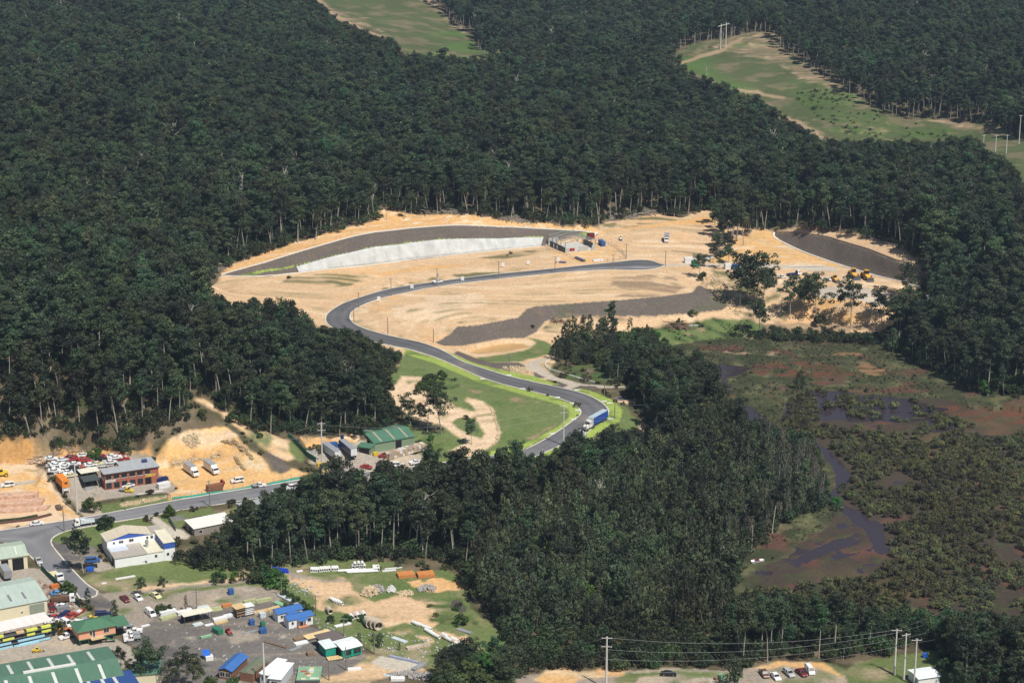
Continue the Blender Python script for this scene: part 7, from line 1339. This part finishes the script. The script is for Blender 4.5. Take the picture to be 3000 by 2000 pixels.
for i in range(3): pipe(1021+i*22, 1673, 1, -.05, .45, 7, pw_, 'long white pipe lying sideways, %s from the left' % ordn[i], 'long white pipes')
pipe(1062,1677,1,-.03,.45,10,pw_,'long white pipe lying sideways in the front of the stack','long white pipes')
for i in range(6): pipe(1095+(i % 3)*6.4, 1665+(i//3)*4, .1, 1, .55, 2.3, pw_, 'white pipe in the small block right of the long pipes, %s counted across' % ordn[i], 'white pipes in the small block')
for i in range(3): pipe(1082+i*12, 1834+i*3.5, .55, .75, 1.5, 3.2, pt_, 'huge grey concrete pipe by the sand, %s from the left' % ordn[i], 'huge concrete pipes')
for i in range(5): pipe(1030+i*9, 1812-i*2.5, .5, .85, .7, 2.4, pt_ if i % 2 else pw_, 'pipe on the edge of the sand, %s from the left' % ordn[i], 'pipes on the sand edge')
for i in range(6): pipe(1216+i*8, 1828+i*3, .9, .45, .5, 3, pw_, 'white pipe in the sloping upper row, %s from the left' % ordn[i], 'white pipes in the sloping row')
for i in range(5): pipe(1255+i*6, 1852+i*3.6, .9, .45, .55, 3, pw_, 'white pipe in the middle sloping row, %s from the left' % ordn[i], 'white pipes in the middle row')
for i in range(22): pipe(1298+(i//2)*9+(i % 2)*7, 1868+(i//2)*4.2-(i % 2)*4, .9, .45, .55, 2.8, pt_ if i % 3 == 0 else pw_, '%s concrete pipe in the long tumbled row running down to the right' % ('tan' if i % 3 == 0 else 'white'), 'concrete pipes in the tumbled row')
for i in range(4): pipe(975+i*7, 1761+i*2, .75, .55, .5, 3.4, pw_, 'white culvert pipe in the bundle on the sand, %s from the left' % ordn[i], 'white pipes in the sand bundle')
pipe(965,1794,.6,.8,.9,3,pt_,'large tan pipe behind the blue roofed cabins','huge concrete pipes')
# timber, steel and roofing stacks: (label, A, B, depth, height, material, name)
tor = mat("timber_orange", (.55,.22,.07), .75, .2, 1.5); wht = mat("sheet_white", (.74,.75,.74), .6, .08, 1); tgn = mat("timber_green", (.42,.44,.24), .75, .15, 1)
def stack(label, A, B, D, h, m_, name="timber_stack", cat='stack', group='stacks of building material', n=4):
    a, rz, L = gframe(A, B); L = max(L, 1.0); b = MB(); k = max(2, int(h/.3))
    for i in range(k):
        for j in range(n): o_ = rng.uniform(-.12, .12)*min(1, L/4); b.box(o_, D*j/n+.01, h*i/k+.005, L+o_, D*(j+1)/n-.01, h*(i+1)/k-.02)
    o = b.build(name, m_, loc=a, rz=rz); o.location.z += .02; tag(o, label, cat, group)
stack('rust coloured timber stack, left one on the grass', (1168,1695), (1216,1691), 3.5, 1.1, tor); stack('rust and grey timber stack, right one on the grass', (1226,1694), (1274,1691), 3.5, 1.1, tor)
for i, (u0, v0, u1, v1, D, h, m_, lb) in enumerate([(616,1791,650,1785,1.2,.9,tgn,'pale green timber stack at the left end of the boundary row'),(653,1780,682,1775,1.2,.9,tor,'orange timber stack in the boundary row'),(684,1780,714,1774,1.2,.8,tgn,'low green timber stack in the boundary row'),(716,1774,750,1767,1.2,1.5,tgn,'taller green timber stack in the boundary row'),(751,1768,797,1760,1.2,1.1,tgn,'green timber stack at the right end of the boundary row'),(746,1800,786,1792,1.4,.7,tim,'yellow timber stack behind the tank box'),(788,1791,822,1782,1.4,.7,tim,'long yellow timber stack left of the cabins'),(624,1792,652,1788,1.2,.5,tgn,'low green bundle by the roofing rack'),
 (472,1806,518,1797,2.2,1.3,wht,'white sheet stack on the left of the roofing row'),(474,1819,520,1808,1.8,.8,tgn,'yellow green timber below the left white sheets'),(523,1804,567,1794,2,1.0,wht,'white sheet stack in the middle of the roofing row'),(533,1813,566,1806,1.5,.8,wht,'small white stack in front of the middle sheets'),(568,1801,620,1792,2.2,.9,wht,'white sheet stack right of the pole'),(579,1793,615,1786,2,1.1,paint('pale'),'pale blue sheet stack behind the white ones'),
 (628,1823,666,1815,1.6,1.0,wht,'white bundle right of the roofing shelter'),(633,1830,668,1822,1.2,.5,tim,'yellow bundle on the ground right of the shelter'),(660,1812,688,1805,1.6,.8,wht,'white topped stack beside the dark rack'),(570,1836,596,1830,1.8,.5,paint('pale'),'pale bundle in front of the roofing shelter'),(603,1835,627,1830,1.2,.3,wht,'flat white bundle in front of the shelter'),(590,1871,621,1864,1.0,.6,mat("bundle_green", (.25,.45,.28), .7, .1, 1),'pale green beam pack alone on the dark yard'),
 (714,1858,755,1848,.8,.3,steel,'thin grey beams lying in the middle of the yard'),(720,1840,760,1833,.3,.15,timd,'thin brown beams on the yard behind the grey ones'),(774,1881,836,1899,.8,.3,logb,'long dark beam lying diagonally on the yard'),(866,1878,895,1870,2,.5,timd,'timber bundle left of the plywood floor deck'),(868,1892,905,1884,2,.5,wht,'mixed white boards left of the dark shed'),(852,1908,885,1896,1,.3,steel,'loose boards on the yard left of the dark shed'),(902,1922,920,1919,1.6,1.0,timd,'crate of bricks in front of the dark shed'),
 (811,1745,862,1774,1.6,.6,paint('pale'),'long pale blue pipe bundle along the hedge'),(800,1768,826,1779,1.8,.6,mat("bundle_green", (.25,.45,.28)),'green frame bundle left of the cabins'),(1140,1925,1225,1945,.8,.7,mat("beam_violet", (.35,.38,.5), .5, .1, 1),'long violet grey beam along the back of the sand corner'),(1215,1967,1250,1950,1.5,.8,steel,'grey beam stack on the right of the sand corner'),(1020,1965,1058,1962,1.5,.5,wht,'white panels on the sand beside the dark pole'),(1122,1980,1160,1986,1,.4,paint('pale'),'pale blue panel on the bottom edge'),(1145,1997,1185,1997,2,1,wht,'white boxy unit on the bottom edge'),
 (1121,1675,1160,1672,.7,.4,wht,'thin white pipes lying left of the rust timber'),(1128,1668,1178,1664,.6,.3,wht,'thin white pipes behind the rust timber'),(870,1672,905,1669,.8,.3,timd,'brown boards on the grass left of the pipe row'),(870,1677,888,1674,1,.4,wht,'small white boards near the blue barrels'),(1335,1845,1375,1858,1.5,.4,steel,'grey beams near the right trees of the pipe yard'),(1337,1692,1365,1700,2,.4,timd,'dark boards at the edge of the lower wood'),
 (340,1699,397,1690,1.2,.3,fwhite,'pale concrete strip lying on the grass below the factory'),(298,1711,312,1710,1.2,.2,fwhite,'small concrete slab on the grass near the track'),(0,1430,105,1412,1.0,.9,conc,'long low concrete bay wall in the stone yard'),(50,1423,95,1417,1.6,.9,mat("stone_crates", (.5,.45,.38), .8, .3, 1.5),'row of stone crates against the bay wall'),
 (2110,1994,2122,1992,1.5,1.6,mat("bundle_green", (.25,.45,.28)),'green bin beside the bottom trees'),(2096,1993,2108,1991,1.2,.8,timd,'brown crate left of the green bin'),(1637,770,1655,772,2,.6,mat("purlin_pack", (.1,.12,.2), .5, .1, 1),'dark steel bundle near the site gate'),(1683,757,1708,768,1.5,1.0,mat("purlin_pack", (.1,.12,.2)),'dark blue steel pack along the site fence'),(1738,767,1768,764,1.2,1.0,wht,'white bagged goods inside the site fence'),(2070,762,2110,748,2,.5,wht,'white sheet bundle along the pad edge'),(2112,745,2150,728,2,.5,paint('pale'),'pale pipes along the pad edge'),(2310,781,2415,782,1,.4,dc,'long pale concrete kerb lying on the right pad'),
 (415,1838,440,1832,.8,.4,wht,'curved white sheets left of the roofing shelter'),(2018,955,2045,953,1.5,.3,wht,'white boards in the green patch right of the track'),(880,1728,900,1735,.5,.3,paint('pale'),'pale steel sections on the grass left of the sand'),(1000,1882,1035,1890,1,.3,steel,'scrap steel on the grass behind the teal cabin'),(1145,1870,1185,1885,1.5,.4,paint('pale'),'scrap aluminium in the middle of the pipe yard'),(985,1838,1030,1828,1.5,.3,wht,'white scrap in the scrub behind the dark shed'),(1195,1905,1240,1897,1.8,.7,pt_,'tan pipe bundle at the bottom of the pipe yard')]):
    stack(lb, (u0, v0), (u1, v1), D, h, m_, 'material_stack')
r, L = canopy("roofing_shelter", 'dark open shelter with cream roof among the roofing stacks', (541,1832), (622,1816), 3.2, 3.0, roof_mat("roof_cream", (.75,.72,.58)), n=4); b = MB(); b.box(0,2.9,0,L*.65,3.05,2.9); b.build('back_wall', wdark, r)
r, L = canopy("open_rack", 'dark three tier rack with tan top in the yard', (694,1812), (719,1806), 3, 3.2, tim, n=2)
for z_ in (.6,1.5,2.4): b = MB(); b.box(.1,.1,z_,L-.1,2.9,z_+.3); b.build('shelf', timd, r)
r, L = canopy("pipe_rack", 'cantilever rack of white pipes beside the dark rack', (721,1806), (744,1801), 2.6, 3.1, wht, n=2)
for z_ in (.5,1.1,1.7,2.3): b = MB(); b.box(-.2,.1,z_,L+.2,2.5,z_+.3); b.build('shelf', wht, r)
# barrels, boat, caravan bits, street furniture
bb_ = mat("barrel_blue", (.02,.08,.55), .5, .1, 1)
for i in range(16):
    b = MB(); b.tube((0,0,0),(0,0,1.0),.34,n=10); o = b.build("blue_barrel", bb_, loc=W(802+(i % 8)*5.8+rng.uniform(-1,1), 1668+(i//8)*5+(i % 8)*.8)); tag(o, 'bright blue barrel in the cluster left of the pipe row', 'barrel', 'blue barrels')
def boat(label, u, v, dx, dy, L, c, m2):
    a_, rz = heading(u, v, dx, dy); r = empty("boat", a_, rz); tag(r, label, 'boat'); n = 9; V = []; F = []
    for i in range(n):
        t = i/(n-1); x = L*(t-.5); wd = .9*(1-t**3)**.5*(.85+.15*t)+.02; V += [(x,-wd,.95+.2*t),(x,-wd*.55,.15+.3*t*t),(x,0,.0+.35*t*t),(x,wd*.55,.15+.3*t*t),(x,wd,.95+.2*t),(x,wd*.85,.9+.2*t),(x,0,.55+.3*t),(x,-wd*.85,.9+.2*t)]
    for i in range(n-1):
        for k in range(8): F.append((i*8+k, (i+1)*8+k, (i+1)*8+(k+1) % 8, i*8+(k+1) % 8))
    F.append(tuple(range(8))); b = MB(); b.add(V, F); b.build('hull', c, r); b = MB(); b.box(-L*.2,-.5,.7,L*.1,.5,1.35); b.build('cockpit', m2, r)
boat('small white boat stranded in the marsh beside the swamp oaks', 2220, 1648, 1, -.1, 4.5, paint('white'), paint('maroon')); boat('red and white boat on a trailer in the repair yard', 234, 1798, .9, -.5, 5.5, paint('red'), paint('white'))
for i, (u, v) in enumerate([(1207,848),(1355,825),(1110,884),(1474,784),(1637,768),(1548,777)]):
    b = MB(); b.box(-.75,-.06,.7,.75,.06,2.6); b.box(-.65,-.04,-.2,-.5,.04,.69); b.box(.5,-.04,-.2,.65,.04,.69); o = b.build("sale_sign", mat("sign_white", (.78,.78,.76), .6, .04, 1), loc=W(u, v)); tag(o, 'small white lot sign standing beside the new road, %s from the left' % ordn[[2,3,0,4,5,1][i] if False else sorted([1207,1355,1110,1474,1637,1548]).index(u)], 'sign', 'lot signs')
gs = mat("pad_white", (.72,.71,.68), .8, .08, 1)
for i, (u, v) in enumerate([(1414,1110),(1530,1139),(1633,1164),(1678,1181),(1692,1202),(1680,1228),(1618,1270),(1491,1099),(1690,1142),(1770,1176),(1786,1181),(1789,1227)]):
    b = MB(); b.box(-1.1,-.5,0,1.1,.5,.16); o = b.build("drain_lid", gs, loc=W(u, v, .05)); tag(o, 'pale concrete drain lid on the verge of the winding road, %s along from the pond' % (ordn+['twelfth'])[i], 'drain lid', 'drain lids')
# gazebo-sized details at the edges
a, rz, L = gframe((2690,2003), (2740,1999)); building("pale_roof_shed", 'pale roofed shed cut by the bottom right edge', (2690,2012), (2752,2006), 6, 2.6, 'x', .4, wcab, roof_mat("roof_snow", (.8,.84,.84)))
b = MB(); b.box(-.7,-.5,0,.7,.5,1.4); o = b.build("blue_bin", paint('brightblue'), loc=W(2710, 1925)); tag(o, 'tiny blue bin in the scrub right of the three tall poles', 'bin')
def sheet(label, px, h, m_, name, cat, n=200, seed=1):
    pw = poly_w(px); o = None
    return o
# sandstone terraces in the stone yard
for i, (v0, v1, h) in enumerate(((1505,1492,.8),(1490,1475,1.5),(1473,1462,2.2))):
    b = MB(); pts = poly_w([(-60,v0),(60,v0-2),(135-i*12,v0-10),(150-i*18,v1-8),(110-i*16,v1-6),(-60,v1)]); z = float(Hgrid(HT, *pts[1])); b.prism([tuple(p) for p in pts], z-.5, z+h); o = b.build("stone_terrace", mat("sandstone", (.56,.36,.25), .85, .35, .7)); tag(o, 'pink sandstone block terrace in the stone yard, %s step' % ['lowest','middle','top'][i], 'terrace')
for i, px in enumerate(([(-60,1532),(60,1521),(110,1512)], [(-60,1541),(90,1523),(150,1508)])): o = strip_kerb("hedge", poly_w(px), 1.2, .6, L_grn if i == 0 else mat("mulch_bed", (.12,.06,.05), .9, .2, 2)); tag(o, ['low green hedge along the front of the stone yard','dark mulch bed between hedge and street'][i], 'hedge')
# loose litter over the yards
for lb_, px_, n_l, m_l, sz_l in (('grey scraps strewn over the pipe yard grass', [(900,1800),(960,1825),(1060,1860),(1180,1850),(1330,1880),(1420,1960),(1300,1960),(1120,1905),(1000,1870),(910,1825)], 170, mat('scrap_grey', (.42,.42,.40), .7, .4, 3), .42), ('loose boards and scraps strewn over the dark yard', [(420,1850),(560,1800),(820,1770),(950,1850),(1080,1900),(900,1990),(640,1950),(520,1930)], 170, mat('scrap_grey', (.42,.42,.40)), .34),
  ('scrap metal and junk strewn through the repair yard', [(110,1700),(150,1715),(215,1770),(235,1815),(150,1820),(130,1770)], 120, mat('junk_mixed', (.3,.2,.16), .7, .5, 4), .7), ('pale steel scraps on the grass left of the sand', [(820,1700),(880,1695),(940,1735),(900,1750),(840,1725)], 40, mat('scrap_grey', (.42,.42,.40)), .45), ('small debris around the wrecked cars', [(120,1350),(380,1338),(400,1350),(290,1395),(200,1400),(140,1390)], 140, mat('junk_mixed', (.3,.2,.16)), .5)):
    rocks(lb_, px_, n_l, sz_l, m_l, 0, 'scrap_litter', 'stuff')
# ------------------------------------------------------------ single trees traced from the photograph (base pixel, top v)
def tree_px(kd, ub, vb, vt, label, group=None, vi=None):
    p = W(ub, vb); s = FPX/(p.y*cp-(p.z-CAMH)*sp); h = (vb-vt)/(s*math.cos(math.atan2(CAMH-p.z, p.y))); vi = rng.randrange(len(TM[kd])) if vi is None else vi
    return put_tree(kd, p.x, p.y, h/(TM[kd][vi][2]*1.0), label, group, vi)
for a in [
 ('euc_open',1293,1272,1127,'big spreading eucalypt standing alone beside the sand patch'), ('euc_open',1382,1302,1228,'small eucalypt in the middle of the sand driveway'), ('bush',1365,1228,1212,'little bush on the green island in the sand'), ('baretree',1252,1262,1160,'grey half dead tree behind the recycling shed'), ('euc_open',1205,1255,1155,'eucalypt behind the right end of the recycling shed'), ('euc_open',1232,1258,1180,'thin eucalypt between the two larger ones behind the shed'), ('bush',1262,1290,1268,'grey bush right of the recycling shed'),
 ('euc_open',1262,1385,1300,'dense dark tree right of the paper bales'), ('euc_open',1512,1370,1288,'dark tree at the street edge below the lawn'), ('euc_open',1690,1370,1262,'spreading tree in front of the road below the semi truck'), ('euc_open',1790,1345,1248,'round topped tree on the verge below the bend'), ('euc_open',1845,1350,1270,'second round topped tree right of the verge tree'),
 ('cone',497,1514,1476,'dense cone shaped tree on the lawn beside the street'), ('bush',314,1548,1506,'dark bush at the street corner above the factory'), ('bush',300,1550,1520,'second dark bush beside the corner bush'), ('euc_open',245,1678,1560,'large street tree left of the factory'), ('bush',270,1498,1452,'green bush at the left end of the brick building verge'),
 ('cone',197,1737,1699,'dark rounded tree beside the green repair yard fence'), ('oak',258,1780,1722,'dark oak like tree at the lane edge, left one'), ('oak',338,1822,1755,'dark tree at the lane edge, right one'), ('bush',172,1858,1815,'tree in front of the white van by the rack'),
 ('euc_open',416,1745,1695,'slim tree on the strip beside the track, left one'), ('euc_open',476,1738,1688,'slim tree on the strip beside the track, right one'), ('greyoak',545,1790,1740,'grey leaved tree behind the roofing stacks'), ('bush',474,1794,1765,'small dark shrub tree at the red frame'), ('bush',500,1790,1768,'grey bush right of the red frame'),
 ('bush',640,1708,1672,'dark bush by the track, first of the group'), ('bush',690,1705,1668,'brown grey bush by the track, second of the group'), ('bush',740,1703,1655,'round green bush by the track, third of the group'), ('bush',770,1702,1652,'large round bush by the track, fourth of the group'), ('cone',806,1716,1660,'dark tree at the end of the hedge'),
 ('bush',835,1745,1722,'hedge bush left of the sand, farthest'), ('bush',850,1758,1732,'hedge bush left of the sand, second'), ('bush',868,1770,1742,'hedge bush left of the sand, third'), ('bush',888,1782,1755,'hedge bush left of the sand, fourth'), ('bush',905,1790,1765,'hedge bush left of the sand, nearest the cabins'),
 ('euc_open',357,1958,1899,'tree over the green warehouse roof, middle one'), ('euc_open',320,1985,1928,'dark tree over the green warehouse roof, left one'), ('euc_open',430,2005,1884,'tall tree in front of the green annex'), ('euc_open',385,1998,1936,'small tree between the green roofs'), ('euc_open',545,2010,1900,'tall leafy tree at the bottom by the lane'), ('euc_open',580,2030,1935,'second leafy tree at the bottom by the lane'), ('euc_open',500,2025,1940,'dark leafy tree left of the lane trees'), ('bush',150,2010,1962,'tree on the green roof line at bottom left'), ('bush',205,2005,1965,'second tree on the green roof line at bottom left'), ('bush',620,2005,1975,'bush in front of the brown cabin'), ('bush',680,2010,1978,'bush in front of the unfinished cabin'),
 ('bush',970,1822,1798,'round bush in the pipe yard behind the cabins'), ('bush',1018,1822,1795,'bush at the pole in the pipe yard'), ('bush',1058,1820,1797,'bush beside the huge pipes'), ('oak',1055,1890,1850,'dark cone bush behind the teal cabin'), ('oak',1095,1880,1848,'dark bush in the middle of the pipe yard'), ('oak',1110,1895,1855,'dark upright bush by the yard pole'), ('oak',1170,1905,1880,'dark bush near the bottom pipes'), ('bush',1350,1832,1795,'round dark bush right of the pond'), ('cone',1336,1786,1768,'reed island in the small pond'),
 ('oak',2150,2012,1925,'dense dark tree between the grass and the sandy car park'), ('bush',1972,958,945,'leafy bush at the green patch'), ('bush',1560,961,950,'small bush on the brown mound'), ('bush',2030,925,905,'rounded bush on the slope'),
 ('euc_open',2048,815,745,'small eucalypt beside the green container'), ('bush',2060,822,792,'purple grey bush below the green container'), ('euc_open',2165,900,752,'tall eucalypt at the pad edge, first from the left'), ('euc_open',2215,912,748,'tall eucalypt at the pad edge, second from the left'), ('euc_open',2235,905,790,'slimmer eucalypt at the pad edge, third from the left'), ('euc_open',2190,880,800,'thin eucalypt standing low on the gully side'), ('euc_open',2315,935,815,'wide eucalypt at the pad edge, fourth from the left'), ('euc_open',2350,920,805,'wide crowned eucalypt at the pad edge, fifth from the left'), ('euc_open',2390,950,808,'eucalypt with clear trunk in front of the pad'), ('euc_open',2492,960,812,'lone spreading eucalypt with clear white trunk below the machines'), ('euc_open',2585,965,845,'eucalypt right of the lone spreading one'), ('euc_open',2660,880,775,'dark eucalypt at the foot of the right embankment'), ('euc_open',2225,985,885,'eucalypt below the pad near the marsh'), ('bush',2405,955,915,'low round tree below the pad'),
 ('euc_edge',2102,672,598,'tall pine like trunk at the top of the gully'), ('euc_edge',2138,730,605,'tall tree with crown halfway at the gully head'), ('euc_edge',2155,700,610,'slim tree in the gully stand, left'), ('euc_edge',2180,690,600,'slim tree in the gully stand, middle'), ('euc_edge',2240,675,560,'very tall bare pole like trunk at the track end'), ('euc_edge',924,702,600,'tall bare white tree above the log pile'), ('euc_edge',1132,645,565,'bare trunk beside the dirt spur'), ('euc_edge',1185,642,560,'second bare trunk beside the dirt spur'),
 ('oak',2342,1140,1085,'lone dark tree beside the rust coloured pool'), ('bush',2450,1480,1450,'round green bush at the tidal channel, upper'), ('bush',2445,1495,1472,'round green bush at the tidal channel, lower'), ('bush',2030,1075,1050,'bush at the marsh edge'), ('oak',2700,1070,1010,'dark tree at the marsh edge, left'), ('oak',2730,1085,1020,'dark tree at the marsh edge, right'),
 ('bush',720,1242,1205,'yellow green sapling beside the dirt track, right'), ('bush',684,1235,1205,'sapling beside the dirt track, middle'), ('bush',595,1220,1192,'sapling on the bank above the cutting'), ('bush',182,1318,1290,'bushy tree on the bank above the wrecks'), ('bush',275,1343,1308,'bush in front of the bank behind the wrecks'), ('bush',370,1330,1305,'small tree behind the brick building'), ('bush',448,1352,1335,'little bush at the quarry edge'), ('bush',762,1285,1265,'scrubby bush at the end of the dirt track')]:
    tree_px(*a[:5])
for i, (u, v, vt) in enumerate([(1215,1608,1430),(1303,375,290),(1590,482,430),(865,165,120),(2070,1560,1440),(1760,1500,1390),(2068,238,188),(915,640,540),(1500,560,470)]):
    tree_px('baretree', u, v, vt, 'white limbed dead looking tree, %s' % ['the big one in the wood below the street','alone in the middle of the far forest','small above the middle of the embankment','in the far forest left of the top clearing','over the swamp oak wood','in the wood below the truck','beside the right hill clearing','left of the tall bare trees at the embankment','behind the embankment forest edge'][i])
for i in range(16): u, v = rng.uniform(2085, 2200), rng.uniform(640, 730); tree_px('euc_edge', u, v, v-rng.uniform(80, 110), 'slender tree in the stand at the head of the gully', 'gully stand trees')
for i in range(7): u = rng.uniform(2620, 2780); v = rng.uniform(900, 990); tree_px('euc_open', u, v, v-rng.uniform(90, 140), 'open crowned eucalypt in the belt right of the lone pad tree', 'eucalypts in the belt right of the pad')
for i in range(5): u, v = rng.uniform(2080, 2140), rng.uniform(745, 800); tree_px('euc_open', u, v, v-rng.uniform(50, 80), 'small eucalypt on the gully bank by the white site box', 'gully bank eucalypts')
for i in range(8): u = rng.uniform(1190, 1300); v = rng.uniform(1110, 1160); tree_px('bush', u, v, v-rng.uniform(25, 45), 'green bush in the clump above the sand patch', 'bushes above the sand patch')
for i in range(26):
    u = rng.uniform(1250, 1520); v = rng.uniform(1960, 2060); tree_px(rng.choice(['euc', 'euc_open', 'bush']), u, v, v-rng.uniform(60, 110), 'leafy tree in the clump at the middle of the bottom edge', 'trees at the middle of the bottom edge')
for i in range(22):
    u = rng.uniform(2760, 3060); v = rng.uniform(1900, 2080); tree_px(rng.choice(['euc', 'euc_open']), u, v, v-rng.uniform(90, 140), 'dark tree in the bottom right corner', 'trees in the bottom right corner')
for i in range(16):
    u = rng.uniform(2680, 2900); v = 1000+(u-2600)*.35+rng.uniform(-60, 30); tree_px(rng.choice(['euc', 'euc_open', 'euc_edge']), u, v, v-rng.uniform(90, 130), 'eucalypt in the tall group right of the pad', 'eucalypts right of the pad')

# ------------------------------------------------------------ haze
b = MB(); b.box(-3100, -40, float(HT.min())-1, 3100, 3850, CAMH+25); hm = bpy.data.materials.new("haze"); hm.use_nodes = True; n_ = hm.node_tree
n_.nodes.remove(n_.nodes["Principled BSDF"]); pv = n_.nodes.new("ShaderNodeVolumePrincipled"); pv.inputs["Density"].default_value = .00007; pv.inputs["Color"].default_value = (.55,.72,.95,1); pv.inputs["Anisotropy"].default_value = .2
n_.links.new(pv.outputs[0], n_.nodes["Material Output"].inputs["Volume"]); hz = b.build("haze", hm); tag(hz, 'thin bluish haze over the valley', kind='stuff')
scene.cycles.volume_bounces = 0
